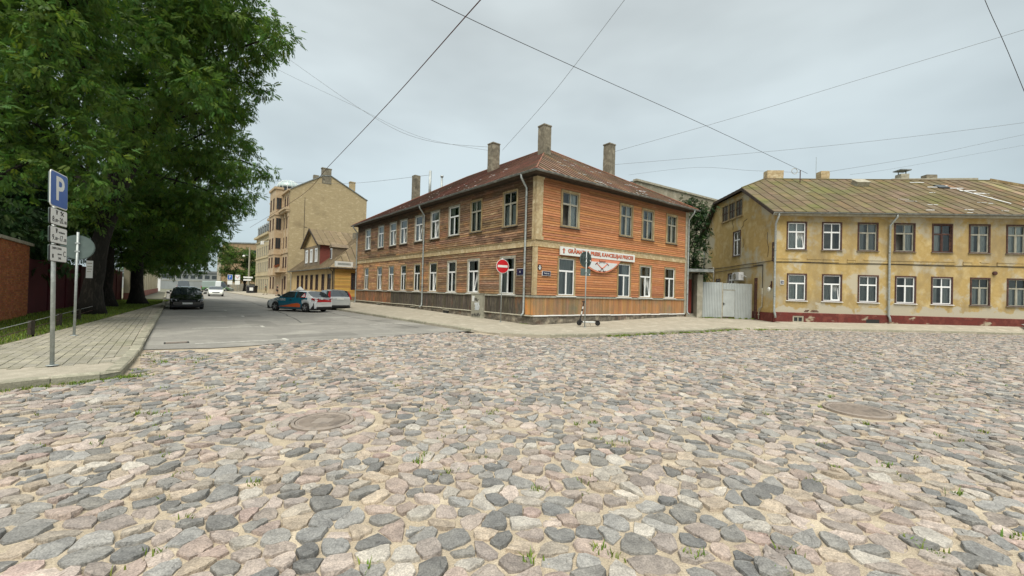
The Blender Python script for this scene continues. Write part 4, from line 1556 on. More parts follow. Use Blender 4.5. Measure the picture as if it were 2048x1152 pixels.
YD = [(.78, 2.03), (2.97, 4.21), (5.18, 6.45), (7.44, 8.72), (9.62, 10.92), (11.94, 13.13), (14.1, 15.3), (16.3, 17.5), (18.6, 19.8)]
ZYU, ZYD = (5.04, 6.88), (1.71, 3.48)
hy = [(a, b, *ZYU) for a, b in YU] + [(a, b, *ZYD) for a, b in YD]
ws = MB()
holed_wall(ws, 0, YL, .92, 7.36, hy, 0, .06)
fY.build(ws, 'wall', MT['render'])
pl_ = MB()
holed_wall(pl_, -.04, YL, -.1, .90, [(1.17, 1.86, .30, .72)], -.05, .2)
pl_.quad((-.04, -.05, .90), (YL, -.05, .90), (YL, .0, .925), (-.04, .0, .925))
pl_.quad((-.04, -.05, -.1), (-.04, -.05, .9), (-.04, .06, .9), (-.04, .06, -.1))
fY.build(pl_, 'plinth', MT['plinth_red'])
# gable wall polygon with openings (x negative towards the back)
GW = [(-5.94, -4.66, 5.08, 7.05), (-6.71, -5.65, 2.3, 3.76), (-9.0, -8.1, 2.3, 3.4), (-8.0, -4.45, 8.12, 9.5)]
gwm = MB()
holed_wall(gwm, -11.6, 0, .0, 7.36, GW[:3], 0, .06)
# upper gable: strips between the sloping edges
def g_left(z): return -11.6 + (z - 7.36) / (9.95 - 7.36) * 2.6
def g_right(z): return -.0 - (z - 7.36) / .628
zs = [7.36, 8.12, 9.5, 9.95]
for za, zb in zip(zs[:-1], zs[1:]):
    cuts = [(GW[3][0], GW[3][1])] if za == 8.12 else []
    L0, L1, R0, R1 = g_left(za), g_left(zb), g_right(za), g_right(zb)
    if cuts:
        gwm.quad((L0, 0, za), (cuts[0][0], 0, za), (cuts[0][0], 0, zb), (L1, 0, zb))
        gwm.quad((cuts[0][1], 0, za), (R0, 0, za), (R1, 0, zb), (cuts[0][1], 0, zb))
    else:
        gwm.quad((L0, 0, za), (R0, 0, za), (R1, 0, zb), (L1, 0, zb))
fG.build(gwm, 'gable_wall', MT['render2'])
fG.build(MB().box(-11.6, .0, -.04, .0, -.1, .86), 'plinth', MT['plinth_red'])
# dark inner shell
def yl(x, s, z):
    c, n = math.cos(rad(-4)), math.sin(rad(-4))
    return (x * c - s * n, x * n + s * c, z)
MB().prism([yl(.6, .6, 0), yl(YL, .6, 0), yl(YL, 11.2, 0), yl(.6, 11.2, 0)], (0, 0, 7.3)).build('inner_wall', MT['dark'], yh)
MB().prism([yl(YL - .1, 0.02, 0), yl(YL, 0.02, 0), yl(YL, 11.6, 0), yl(YL - .1, 11.6, 0)], (0, 0, 7.3)).build('wall', MT['render'], yh)
MB().prism([yl(0.02, 11.5, 0), yl(YL, 11.5, 0), yl(YL, 11.6, 0), yl(0.02, 11.6, 0)], (0, 0, 7.3)).build('wall', MT['render'], yh)
fY.build(MB().box(.62, YL, .5, .56, .9, 7.3), 'backing', MT['dark'])
# string course, patched
sc = MB()
for k in range(47):
    x0, x1 = YL * k / 47, YL * (k + 1) / 47
    if rnd.random() < .12:
        continue
    j = rnd.uniform(-.008, .008)
    sc.box(x0, x1 - .004, -.05 + j, .0, 4.25 + j, 4.42)
    if rnd.random() < .9: sc.box(x0, x1 - .004, -.075 + j, .0, 4.42, 4.47)
fY.build(sc, 'string_course', MT['render'])
bk = MB()
for x0, x1, za, zb in ((1.6, 2.35, 4.18, 4.36), (.35, 1.1, 4.26, 4.40), (1.9, 2.9, .98, 1.17), (9.1, 10.0, 4.28, 4.42)):
    n = int((x1 - x0) / .13)
    for k in range(n):
        for j in range(max(1, int((zb - za) / .07))):
            if rnd.random() < .85:
                bk.box(x0 + k * .13 + (j % 2) * .06, x0 + k * .13 + .12 + (j % 2) * .06, -.012, .02, za + j * .072, za + j * .072 + .062, 0, (rnd.uniform(.6, 1.3),) * 3)
fY.build(bk, 'exposed_bricks', MT['brick'], kind='stuff')
bk = MB()
for j in range(18):
    for k in range(2):
        if rnd.random() < .8: bk.box(-.34 + k * .13, -.22 + k * .13, -.014, .02, 4.2 + j * .075, 4.262 + j * .075, 0, (rnd.uniform(.5, 1.2),) * 3)
fG.build(bk, 'exposed_bricks', MT['brick'], kind='stuff')
# crack lines on the gable
ck = MB()
for pts in ([(-6.0, 8.0), (-6.1, 7.75), (-5.9, 7.5), (-6.02, 7.2)], [(-4.6, 7.15), (-4.3, 7.3), (-4.25, 7.6), (-3.7, 7.72)], [(-4.2, 6.3), (-4.15, 5.9), (-4.3, 5.6)], [(-.9, 6.3), (-.95, 5.7), (-.75, 5.2), (-.85, 4.6)]):
    for (a, b), (c, d) in zip(pts[:-1], pts[1:]):
        ck.beam((a, -.004, b), (c, -.004, d), .035, .012, up=(0, 1, 0))
fG.build(ck, 'crack', MT['dark'])
# windows
for k, (a, b) in enumerate(YU):
    if k < 2:
        window(fY, a, b, *ZYU, style='pvc', casing='casing_red', mull='ul', trz=.66, curtain=None if k else 'full', tilt=(k == 0), sill='white' if False else True, y0=-.035, recess=.02)
    else:
        window(fY, a, b, *ZYU, style='wood', casing='casing_red', frame='oldframe' if k != 4 else 'casing_red', curtain=(None, 'full', 'pair', 'right', 'left', 'pair', 'full', 'pair')[k % 8], y0=-.035, recess=.03, wing='gone' if k == 3 else None)
for k, (a, b) in enumerate(YD):
    if k < 5:
        window(fY, a, b, *ZYD, style='pvc', casing='casing_red', mull='l' if k < 2 else 'ul', curtain=('full', 'half', 'full', 'right', 'pair')[k], tilt=(k == 1), sill='white', y0=-.035, recess=.02, trz=.66)
    else:
        window(fY, a, b, *ZYD, style='wood', casing='casing_red', curtain='half', y0=-.035, recess=.03)
window(fG, *GW[0], style='pvc', casing='casing_red', mull='ul', curtain='full', y0=-.02, recess=.03)
window(fG, *GW[1], style='pvc', casing='casing_red', mull='ul', curtain=None, y0=-.02, recess=.03)
window(fG, *GW[2], style='pvc', casing='casing_red', mull='l', curtain=None, y0=-.02, recess=.03, sill=False)
a, b, c, d = GW[3]
for k in range(3):
    w_ = (b - a) / 3
    x0 = a + k * w_
    fr = MB()
    fr.box(x0, x0 + .07, -.03, .06, c, d).box(x0 + w_ - .07, x0 + w_, -.03, .06, c, d).box(x0 + .07, x0 + w_ - .07, -.028, .06, d - .08, d).box(x0 + .07, x0 + w_ - .07, -.028, .06, c, c + .08)
    wn_ = fG.build(fr, 'window', MT['casing_ochre'])
    fr = MB()
    fr.box(x0 + .09, x0 + w_ - .09, .04, .07, c + .1, d - .1)
    fG.build(fr, 'pane', MT['darkglass'], wn_)
    fr = MB()
    xm = x0 + w_ / 2
    fr.box(xm - .03, xm + .03, .015, .04, c + .08, d - .08).box(x0 + .07, x0 + w_ - .07, .017, .04, (c + d) / 2 - .03, (c + d) / 2 + .03)
    fG.build(fr, 'frame', MT['casing_red'], wn_)
fG.build(MB().box(a - .06, b + .06, -.09, .03, c - .06, c - .005), 'sill', MT['casing_ochre'])
# basement window
fr = MB()
fr.box(1.17, 1.26, -.03, .03, .30, .72).box(1.77, 1.86, -.03, .03, .30, .72).box(1.26, 1.77, -.028, .03, .62, .72).box(1.26, 1.77, -.028, .03, .30, .36).box(1.49, 1.54, -.026, .03, .36, .62)
bw = fY.build(fr, 'basement_window', MT['casing_grey'])
fY.build(MB().box(1.27, 1.76, .03, .05, .31, .71), 'pane', MT['darkglass'], bw)
fY.build(MB().box(7.0 - 1.3, 7.0 - .5, -.055, .0, .38, .62), 'cellar_vent', MT['dark'])

# roof
ZF, ZRG, SRG = 7.42, 11.35, 6.0
slope = (ZRG - ZF) / (SRG + .45)
RX = 19.6
RP = {'e0': yl(-.38, -.45, ZF), 'e1': yl(YL + .5, -.45, ZF), 'r1': yl(RX, SRG, ZRG), 'r0': yl(2.35, SRG, ZRG), 'j0': yl(-.38, 3.9, ZF + slope * 4.35),
      'j1': yl(-.38, 8.9, ZF + slope * 4.35), 'b0': yl(-.38, 12.0, ZF), 'b1': yl(YL + .5, 12.0, ZF)}
zj = ZF + slope * 4.35
mb = MB()
q = RP
mid_b0, mid_b1 = yl(-.38, 8.9, zj), yl(RX + .9, 8.9, zj)
faces = [[q['e0'], q['e1'], q['r1'], q['r0'], q['j0']], [q['j1'], q['j0'], q['r0']], [q['r0'], q['r1'], mid_b1, mid_b0], [mid_b0, mid_b1, q['b1'], q['b0']], [q['e1'], q['b1'], mid_b1, q['r1']]]
for f_ in faces:
    mb.add([tuple(p) for p in f_] + [(p[0], p[1], p[2] - .1) for p in f_], [tuple(range(len(f_))), tuple(range(len(f_), 2 * len(f_)))] + [(i, (i + 1) % len(f_), (i + 1) % len(f_) + len(f_), i + len(f_)) for i in range(len(f_))])
yroof = mb.build('roof', MT['soffit'], yh)


def ty_(a, b):
    v = rnd.uniform(.88, 1.10)
    k = rnd.random()
    if k < .06: return (v * 1.25, v * 1.05, v * 1.0)
    return (v, v * rnd.uniform(.94, 1.05), v * rnd.uniform(.85, 1.1))


def ty_pale(a, b):
    v = rnd.uniform(1.2, 1.9)
    return (v, v, v * 1.1)


pc = roof_plane(yh, yroof, faces[0], .68, MT['moss_roof'], lambda a, b: ty_pale(a, b) if a > 18.6 + b * -.0 and rnd.random() < .75 else ty_(a, b), joints=1.45, dk=.5)
pc += roof_plane(yh, yroof, faces[1], .68, MT['moss_roof'], ty_)
pc += roof_plane(yh, yroof, [q['e1'], q['b1'], mid_b1, q['r1']], .9, MT['moss_roof'], ty_pale, joints=1.6)
pc += roof_plane(yh, yroof, [q['b0'], q['b1'], mid_b1, mid_b0], 1.2, MT['moss_roof'], ty_)
pc += roof_plane(yh, yroof, [mid_b0, mid_b1, q['r1'], q['r0']], 1.2, MT['moss_roof'], ty_)
pc = [(m_, (c_[0] + Y0[0], c_[1] + Y0[1], c_[2]), s_) for m_, c_, s_ in pc]
pieces('roof_panel', pc, MT['moss_roof'], yroof)
hb = MB()
for a_, b_ in (('r0', 'r1'), ('j0', 'r0'), ('j1', 'r0')):
    hb.tube([Vector(q[a_]) + Vector((0, 0, .03)), Vector(q[b_]) + Vector((0, 0, .03))], .05, 6)
hb.build('ridge_cap', MT['moss_roof'], yroof)
hb = MB()
hb.beam(Vector(q['r1']) + Vector((-.4, .1, .10)), Vector(q['e1']) + Vector((0, 0, .10)), .42, .16)
hb.build('hip_board', MT['casing_ochre'], yroof)
# verge boards on the gable
vb = MB()
for a_, b_ in (('e0', 'j0'), ('j0', 'j1')):
    vb.beam(Vector(q[a_]) + Vector((-.02, 0, -.09)), Vector(q[b_]) + Vector((-.02, 0, -.09)), .05, .2)
vb.beam(Vector(q['j1']) + Vector((-.02, 0, -.09)), Vector(q['b0']) + Vector((-.02, 0, -.09)), .05, .2)
vb.build('verge_board', MT['soffit'], yroof)
eb = MB()
eb.beam(Vector(yl(-.38, -.42, ZF - .14)), Vector(yl(YL, -.42, ZF - .14)), .06, .14)
eb.beam(Vector(yl(0, -.2, ZF - .16)), Vector(yl(YL, -.2, ZF - .16)), .44, .05)
eb.build('eaves_board', MT['casing_grey'], yh)
for P0, e, gd, nrm, ln, w in on_plane([q['e0'], q['e1'], q['r1'], q['j0']], 16, 9, .4, .85, .02, .7, .3, .8):
    MB().obox(P0 + nrm * .01, e * ln / 2, gd * w / 2, nrm * .006).build('bare_patch', MT['flash'], yroof)
# the open skylight with torn sheets trailing from it
def yroof_pt(x, s, h=.0):
    return Vector(yl(x, s, ZF + slope * (s + .45) + h))
e_, g_ = (yroof_pt(1, 0) - yroof_pt(0, 0)).normalized(), (yroof_pt(0, 1) - yroof_pt(0, 0)).normalized()
n_ = e_.cross(g_)
sk = MB()
for cx, cs, w, h in ((14.3, 4.6, .9, .08), (13.6, 4.3, 1.0, .06), (14.9, 4.1, .9, .06), (15.2, 3.6, 1.1, .05), (15.4, 3.1, .9, .05)):
    sk.obox(yroof_pt(cx, cs, .06), e_ * w / 2, g_ * .06, n_ * .012)
sk.obox(yroof_pt(15.2, 2.6, .06), (e_ * .4 - g_ * 1.6), g_ * .05 + e_ * .05, n_ * .012)
sk.obox(yroof_pt(13.2, 5.3, .06), e_ * .5, g_ * .05, n_ * .012)
sk.build('torn_sheet', MT['flash'], yroof)
MB().obox(yroof_pt(14.1, 4.35, .08), e_ * .34, g_ * .3, n_ * .05).build('skylight', MT['darkglass'], yroof)
MB().obox(yroof_pt(8.6, 4.6, .2), e_ * .42, g_ * .35, n_ * .16).obox(yroof_pt(8.6, 4.55, .4), e_ * .48, g_ * .4, n_ * .03).build('roof_vent', MT['casing_grey'], yroof)
for cx, hgt, w in ((3.25, .75, 1.25), (7.05, .72, .65)):
    p = Vector(yl(cx, 6.4, 0))
    chimney(yh, p.x + Y0[0], p.y + Y0[1], 10.9, ZRG + hgt, w, .6, rad(-4), 'cream', cap=False)
p = Vector(yl(13.2, 6.6, 0))
chimney(yh, p.x + Y0[0], p.y + Y0[1], 10.8, ZRG + .62, .62, .55, rad(-4), 'casing_grey', cap=False)
MB().obox((p.x, p.y, ZRG + .92), (.42, 0, 0), (0, .36, 0), (0, 0, .04)).beam((p.x - .3, p.y, ZRG + .6), (p.x - .3, p.y, ZRG + .9), .05, .05).beam((p.x + .3, p.y, ZRG + .6), (p.x + .3, p.y, ZRG + .9), .05, .05).build('chimney_hood', MT['guttermetal'], yh)
p = Vector(yl(15.3, 6.7, 0))
chimney(yh, p.x + Y0[0], p.y + Y0[1], 10.8, ZRG + .6, .8, .5, rad(-4), 'chimney', cap=False)
MB().beam(Vector(yl(12.3, 6.5, ZRG + .12)), Vector(yl(18.6, 6.5, ZRG + .22)), .3, .22).build('fire_wall_cap', MT['casing_grey'], yh)
# gutter, downpipes
P = [Vector(yl(-.38 + (YL + .6) * k / 30, -.52, ZF - .03)) + Vector((0, 0, rnd.uniform(-.018, .018))) for k in range(31)]
gutter(P, .08).build('gutter', MT['guttermetal'], yh)
for x, zb, hook in ((-.05, .45, 0), (7.0, .4, .14)):
    mb = MB()
    mb.tube([(x + hook, -.5, ZF - .05), (x + hook, -.48, ZF - .25), (x, -.14, ZF - .72), (x, -.12, 4.6), (x, -.13, zb + .5), (x + .04, -.15, zb + .4), (x + .06, -.2, zb + .1)], .062, 10)
    fY.build(mb, 'downpipe', MT['steel'], smooth=True)
    fY.build(MB().lathe([(.07, 1.9), (.07, 1.95)], (x, -.125, 0), 10).lathe([(.07, 4.9), (.07, 4.95)], (x, -.125, 0), 10), 'pipe_clamp', MT['guttermetal'])
mb = MB().tube([(-11.9, -.1, 7.35), (-11.75, -.15, 7.1), (-11.45, -.1, 6.9), (-11.45, -.1, .6)], .06, 8)
fG.build(mb, 'downpipe', MT['guttermetal'], smooth=True)
# cables and gas pipes on the walls
for z, x0, x1 in ((4.30, -11.0, -.2), (3.98, -11.2, -1.35)):
    fG.build(MB().tube([(x0 + (x1 - x0) * k / 6, -.03, z + (.10 if z < 4.1 else .0) * k / 6 + rnd.uniform(-.015, .015)) for k in range(7)], .02, 5), 'wall_cable', MT['black'])
fY.build(MB().tube([(x, -.02, 4.19 + .02 * math.sin(x * 1.1)) for x in np.linspace(.1, 22, 24)], .016, 5), 'wall_cable', MT['black'])
fG.build(MB().tube([(-2.6, -.06, 4.12), (-1.38, -.06, 4.12), (-1.33, -.06, 4.08), (-1.33, -.06, 2.5)], .022, 6), 'wall_cable', MT['black'])
fG.build(MB().tube([(-1.33, -.06, 2.5), (-1.33, -.06, 1.2), (-1.38, -.1, 1.15), (-1.62, -.1, 1.05), (-1.66, -.1, 1.0), (-1.66, -.1, .35)], .035, 8).lathe([(.07, .62), (.07, .7)], (-1.66, -.1, 0), 10).lathe([(.06, .82), (.06, .86)], (-1.66, -.1, 0), 10), 'gas_pipe', MT['casing_grey'], smooth=True)
fG.build(MB().tube([(-11.2, -.08, 4.42), (-9.4, -.08, 4.42), (-9.3, -.08, 4.3), (-9.3, -.08, .4)], .06, 8), 'vent_pipe', MT['casing_grey'], smooth=True)
# air conditioner on its bracket
t = thing('air_conditioner', 'white outdoor air conditioner unit on the yellow gable wall above the gate', 'air conditioner', fG.w(-4.3, -.32, 3.06))
for o_, lo_, m_ in (('body', None, 'white'),):
    mb = MB().box(-.5, .5, -.19, .17, .06, .66)
    mb.build('body', MT['white'], t, (0, 0, 0), fG.a)
    fg = MB()
    for k in range(9):
        fg.lathe([(.02 + k * .026, -.196), (.028 + k * .026, -.202), (.036 + k * .026, -.196)], (-.14, 0, .36), 18, axis='y')
    fg.build('fan_grille', MT['casing_grey'], t, (0, 0, 0), fG.a)
    MB().box(-.4, -.34, -.2, .32, .0, .055).box(.34, .4, -.2, .32, .0, .055).build('bracket', MT['casing_grey'], t, (0, 0, 0), fG.a)
    MB().tube([(.5, 0, .5), (.62, .0, .48), (.66, .15, .38), (.66, .3, .3)], .03, 6).build('hose', MT['white'], t, (0, 0, 0), fG.a)
# house number and wall lamp
o = fY.free(MB().box(.35, .58, -.05, -.005, 2.74, 3.02), 'house_number', MT['signwhite'])
tag(o, 'small navy number plate 16 on yellow render by the front corner', 'number plate')
fY.build(MB().box(.37, .56, -.054, -.051, 2.785, 2.985), 'plate_face', MT['navy'], o)
put_text('16', .15, MT['signwhite'], o, (.465, -.056, 2.885), depth=.002)
o = thing('wall_lamp', 'round white lamp on a rusty bracket at the corner of the yellow house', 'lamp', fG.w(-.28, -.0, 2.4))
MB().lathe([(.0, -.26), (.11, -.24), (.15, -.2), (.15, -.16), (.1, -.14)], (0, 0, .0), 14, axis='y').build('lamp_shade', MT['signwhite'], o, (0, 0, 0), fG.a, True)
MB().box(-.035, .035, -.06, .0, .1, .55).beam((0, -.03, .4), (0, -.2, .05), .03, .03, up=(1, 0, 0)).build('bracket', MT['casing_red'], o, (0, 0, 0), fG.a)
fY.build(MB().lathe([(.05, -.12), (.12, -.10), (.12, .0)], (13.35, 0, 3.78), 10, axis='y'), 'wall_socket_box', MT['casing_red'])
# leaning scrap sheet at the far right
o = fY.free(MB().add([(14.3, -1.1, .49), (15.9, -1.3, .49), (16.1, -.25, .75), (14.75, -.2, .62), (14.3, -1.1, .47), (15.9, -1.3, .47), (16.1, -.25, .73), (14.75, -.2, .60)], [(0, 1, 2, 3), (7, 6, 5, 4), (0, 4, 5, 1), (1, 5, 6, 2), (2, 6, 7, 3), (3, 7, 4, 0)]), 'metal_sheet', MT['steel'])
tag(o, 'loose grey metal sheet lying against the red plinth at the right edge', 'metal sheet')
# antenna post on the ridge
p = yl(4.6, 5.2, 0)
t = thing('roof_post', 'thin post carrying the overhead wires on the mossy yellow house roof', 'post', (p[0] + Y0[0], p[1] + Y0[1], 10.6))
MB().tube([(0, 0, .1), (0, 0, 1.25)], .035, 6).build('pole', MT['casing_red'], t)
MB().tube([(.22 * math.cos(a) - .45, 0, 1.15 + .22 * math.sin(a)) for a in np.linspace(0, 2 * math.pi, 13)], .02, 5).build('wire_loop', MT['casing_grey'], t)
p = yl(6.4, 6.2, 0)
t = thing('antenna', 'tall thin rod antenna above the second chimney of the yellow house', 'antenna', (p[0] + Y0[0], p[1] + Y0[1], 11.3))
MB().tube([(0, 0, 0), (0, 0, 1.9)], .016, 5).build('rod', MT['steel'], t)
MB().lathe([(.05, 0), (.05, .12)], (0, 0, 0), 8).build('foot', MT['casing_grey'], t)

# ================================================================ gate and porch between the houses
gt = thing('metal_gate', 'pale corrugated metal gate with an inset door between the two houses', 'gate', (13.36, 29.3, .30))
MT['gatepaint'] = mat('gate_sheet', (.44, .475, .47), (.38, .41, .405), scale=1.5, rough=.5, stain=((.33, .335, .31), .9, .55, .8, (1, 1, .4)))


def corr(x0, x1, z0, z1, pitch, y=0.0, amp=.045):
    mb = MB()
    n = int(round((x1 - x0) / pitch))
    pts = []
    for k in range(n):
        a = x0 + (x1 - x0) * k / n
        w = (x1 - x0) / n
        pts += [(a, y), (a + w * .38, y), (a + w * .5, y - amp), (a + w * .88, y - amp)]
    pts.append((x1, y))
    for (a, b), (c, d) in zip(pts[:-1], pts[1:]):
        mb.quad((a, b, z0), (c, d, z0), (c, d, z1), (a, b, z1))
    mb.quad((x0, y + .03, z0), (x0, y + .03, z1), (x1, y + .03, z1), (x1, y + .03, z0))
    mb.quad((x0, y + .03, z1), (x0, y, z1), (x1, y, z1), (x1, y + .03, z1))
    return mb


W1 = 1.64
corr(.03, W1, .05, 2.55, .118).build('corrugated_leaf', MT['gatepaint'], gt)
corr(W1 + .95, 3.74, -.0, 2.5, .118).build('corrugated_leaf', MT['gatepaint'], gt)
corr(W1 + .05, W1 + .94, 2.05, 2.51, .118).build('corrugated_panel', MT['gatepaint'], gt)
dr = corr(W1 + .08, W1 + .92, .12, 2.0, .11, -.012, .010).build('door', MT['gatepaint'], gt)
MB().box(W1 + .05, W1 + .95, -.03, .02, 2.0, 2.035).box(W1 + .05, W1 + .085, -.03, .02, .1, 2.0).build('door_frame', MT['casing_grey'], gt)
MB().box(W1 + .1, W1 + .22, -.06, -.02, 1.02, 1.05).box(W1 + .1, W1 + .14, -.05, -.02, .93, 1.12).build('handle', MT['black'], dr)
MB().box(-.04, .03, -.02, .08, -.05, 2.58).box(W1, W1 + .045, -.02, .06, -.05, 2.56).box(3.74, 3.80, -.02, .06, -.1, 2.5).box(0, 3.78, .035, .07, .3, .36).box(0, 3.78, .035, .07, 2.2, 2.26).build('frame', MT['casing_grey'], gt)
t = thing('rusty_post', 'rusty brown steel post standing beside the corrugated gate and yellow wall', 'post', (17.28, 29.05, .28))
MB().box(-.09, .09, -.06, .06, 0, 2.95).build('column', MT['casing_red'], t)
MB().box(-.12, .12, -.09, .09, 0, .05).build('foot', MT['casing_red'], t)

po = thing('porch', 'small rendered porch with a red panelled door beside the brown house', 'porch', (12.25, 29.0, .3))
MT['porch'] = mat('porch_render', (.33, .31, .25), (.25, .24, .19), (.40, .37, .3), scale=1.6, rough=.95, bump=.4, stain=((.18, .165, .12), .9, .55, .75))
MT['reddoor'] = mat('red_door', (.33, .065, .045), (.26, .05, .04), scale=3, rough=.6)
MB().box(.86, 1.25, .0, .6, 0, 3.05).box(0, .22, .55, .8, 0, 3.2).box(.22, .86, .9, 1.0, 2.75, 3.3).box(.0, 1.3, .6, 3.4, 3.2, 3.3).box(1.2, 1.3, .6, 3.4, 0, 3.2).box(0, .1, .8, 3.4, 0, 3.2).build('wall', MT['porch'], po)
MB().box(-.1, 1.75, -.45, 3.4, 3.3, 3.40).box(-.1, 1.75, -.5, -.42, 3.22, 3.42).build('roof', MT['guttermetal'], po)
d_ = MB().box(.22, .86, .93, .98, .26, 2.75).build('door', MT['reddoor'], po)
for x0 in (.29, .57):
    for z0, z1 in ((.36, .78), (.9, 1.12), (1.24, 2.62)):
        MB().box(x0, x0 + .22, .915, .93, z0, z1).build('door_panel', MT['reddoor'], d_)
MB().box(.1, 1.0, .2, .95, -.1, .10).box(.2, .88, .5, .95, .10, .26).build('step', MT['porch'], po)
MB().tube([(-.02, .45, 3.25), (-.02, .45, .4), (.0, .35, .2)], .05, 8).build('downpipe', MT['steel'], po, smooth=True)

# grey fire wall of a big building behind
gb = thing('grey_building', 'windowless grey rendered building rising behind the trees between both houses', 'building', (14.6, 45.2, 0))
MT['greyrender'] = mat('grey_render', (.36, .32, .235), (.27, .245, .18), (.43, .39, .30), scale=1.1, rough=.95, bump=.6, bscale=5, stain=((.21, .19, .14), .45, .5, .68, (1, 1, .5)))
fB = Fac(gb, (13.2, 44.4), 33)
fB.build(MB().box(0, 20, 0, 12, 0, 14.2).add([(0, 0, 14.2), (20, 0, 14.2), (20, 12, 14.2), (0, 12, 14.2)], [(0, 1, 2, 3)]), 'wall', MT['greyrender'])
fB.build(MB().box(-.15, 20.2, -.15, .35, 14.2, 14.42), 'roof_edge', MT['casing_grey'])
fB.build(MB().box(0, 20, .4, 12, 14.2, 14.35), 'roof', MT['guttermetal'])
# ================================================================ houses further down the street
MT['tan'] = mat('tan_render', (.50, .38, .245), (.44, .33, .205), (.56, .44, .30), scale=.8, rough=.9, stain=((.36, .27, .17), .35, .52, .72), speck=.06)
MT['firewall'] = mat('fire_wall', (.47, .375, .22), (.40, .315, .18), (.54, .44, .275), scale=1.4, stretch=(1, 1, 2.2), rough=.95, bump=.6, bscale=4, bstretch=(.6, 1, 2.5),
                     stain=((.30, .235, .135), .5, .54, .74), speck=.1)
MT['creamhouse'] = mat('cream_render', (.52, .44, .28), (.46, .38, .23), scale=.8, rough=.9, stain=((.38, .31, .2), .4, .52, .72))
MT['yellowboard'] = mat('yellow_board', (.62, .37, .11), (.56, .32, .085), scale=2, rough=.85, bump=.2)
MT['tanboard'] = mat('tan_plaster', (.54, .385, .18), (.44, .32, .165), scale=1.2, rough=.9, stain=((.30, .21, .11), .8, .56, .8))
MT['brownroof'] = mat('brown_sheet_roof', (.20, .145, .085), (.165, .125, .065), (.245, .185, .115), scale=.8, rough=.8)
MT['redboard'] = mat('red_board', (.22, .06, .045), (.17, .05, .04), scale=4, rough=.85)
MT['greyboard'] = mat('grey_boards', (.22, .17, .11), (.15, .115, .08), scale=3, rough=.9)


def simple_window(f, x0, x1, z0, z1, frame, arch=False, y=0.0, bars=1):
    """a far window: part with frame and glass as sub-parts"""
    mb = MB().box(x0, x1, y + .06, y + .075, z0, z1)
    if arch:
        mb.prism([((x0 + x1) / 2 + (x1 - x0) / 2 * math.cos(a), y + .06, z1 + (x1 - x0) / 2 * math.sin(a)) for a in np.linspace(0, math.pi, 9)], (0, .015, 0))
    w = f.build(mb, 'window', MT['darkglass'])
    fr = MB()
    fr.box(x0 - .04, x0 + .05, y - .02, y + .08, z0, z1).box(x1 - .05, x1 + .04, y - .02, y + .08, z0, z1).box(x0 + .05, x1 - .05, y - .018, y + .08, z1 - .06, z1).box(x0 - .06, x1 + .06, y - .06, y + .08, z0 - .07, z0 + .03)
    xm = (x0 + x1) / 2
    if bars: fr.box(xm - .035, xm + .035, y + .02, y + .085, z0 + .03, z1 - .06)
    fr.box(x0 + .05, x1 - .05, y + .022, y + .08, z0 + (z1 - z0) * .66, z0 + (z1 - z0) * .66 + .06)
    f.build(fr, 'frame', MT[frame], w)
    return w


# --- tall tenement with a bay tower and a glass dome
T0 = C0 + 55.6 * DL
tb_ = thing('apartment_building', 'tall tan tenement with bare gable fire wall, bay tower and pale glass dome', 'building', (T0[0], T0[1], 0))
fT, fS = Fac(tb_, T0, -50), Fac(tb_, T0, 40)
TL = 15.0
cols = (-1.35, -3.15)
zrows = ((4.75, 6.35), (7.85, 9.5), (10.9, 12.7))
holes, wins = [], []
for cx in cols + (-11.2, -13.2):
    for z0, z1 in zrows: wins.append((cx - .42, cx + .42, z0, z1, False))
    wins.append((cx - .38, cx + .38, 14.4, 15.7, True))
for cx in (-1.5, -10.9, -13.3): wins.append((cx - .5, cx + .5, 1.3, 3.3, False))
holes = [(a, b, c, d + ((b - a) / 2 if ar_ else 0)) for a, b, c, d, ar_ in wins]
mb = MB()
holed_wall(mb, -TL, 0, 0, 16.6, holes, 0, .14)
fT.build(mb, 'street_wall', MT['tan'])
for a, b, c, d, ar_ in wins: simple_window(fT, a, b, c, d, 'casing_red', ar_)
# bay tower
bx0, bx1, by = -9.2, -4.6, -1.15
mb = MB()
bh_ = [(x - .45, x + .45, z0, z1) for x in (-8.1, -5.8) for z0, z1 in zrows + ((14.2, 16.0),)]
holed_wall(mb, bx0, bx1, 3.6, 17.4, bh_, by, .12)
mb.quad((bx1, by, 3.6), (bx1, 0, 3.6), (bx1, 0, 17.4), (bx1, by, 17.4))
mb.quad((bx0, 0, 3.6), (bx0, by, 3.6), (bx0, by, 17.4), (bx0, 0, 17.4))
mb.quad((bx0, by, 3.6), (bx0, 0, 3.6), (bx1, 0, 3.6), (bx1, by, 3.6))
mb.box(bx0, bx1, by, 3.5, 17.35, 17.4)
mb.box(bx0, bx1, 0, .1, 16.6, 17.35)
fT.build(mb, 'bay', MT['tan'])
for a, b, c, d in bh_: simple_window(fT, a, b, c, d, 'casing_red', False, by)
fb = Fac(tb_, T0 + (np.array(fT.w(bx1, 0, 0)[:2]) - T0), 40)
for z0, z1 in zrows + ((14.2, 16.0),):
    o = fb.build(MB().box(-.92, -.30, -.012, .05, z0, z1), 'window', MT['darkglass'])
    fb.build(MB().box(-.97, -.92, -.03, .05, z0, z1).box(-.30, -.25, -.03, .05, z0, z1).box(-.97, -.25, -.05, .05, z0 - .08, z0).box(-.64, -.58, -.02, .05, z0, z1), 'frame', MT['casing_red'], o)
mb = MB()
mb.box(bx0 - .15, bx1 + .15, by - .18, .0, 17.4, 17.75).box(bx0 - .1, bx1 + .1, by - .1, .0, 13.2, 13.5).box(bx0 - .08, bx1 + .08, by - .1, .0, 6.8, 7.05).box(bx0 - .05, bx1 + .05, by - .06, 0, 3.45, 3.75)
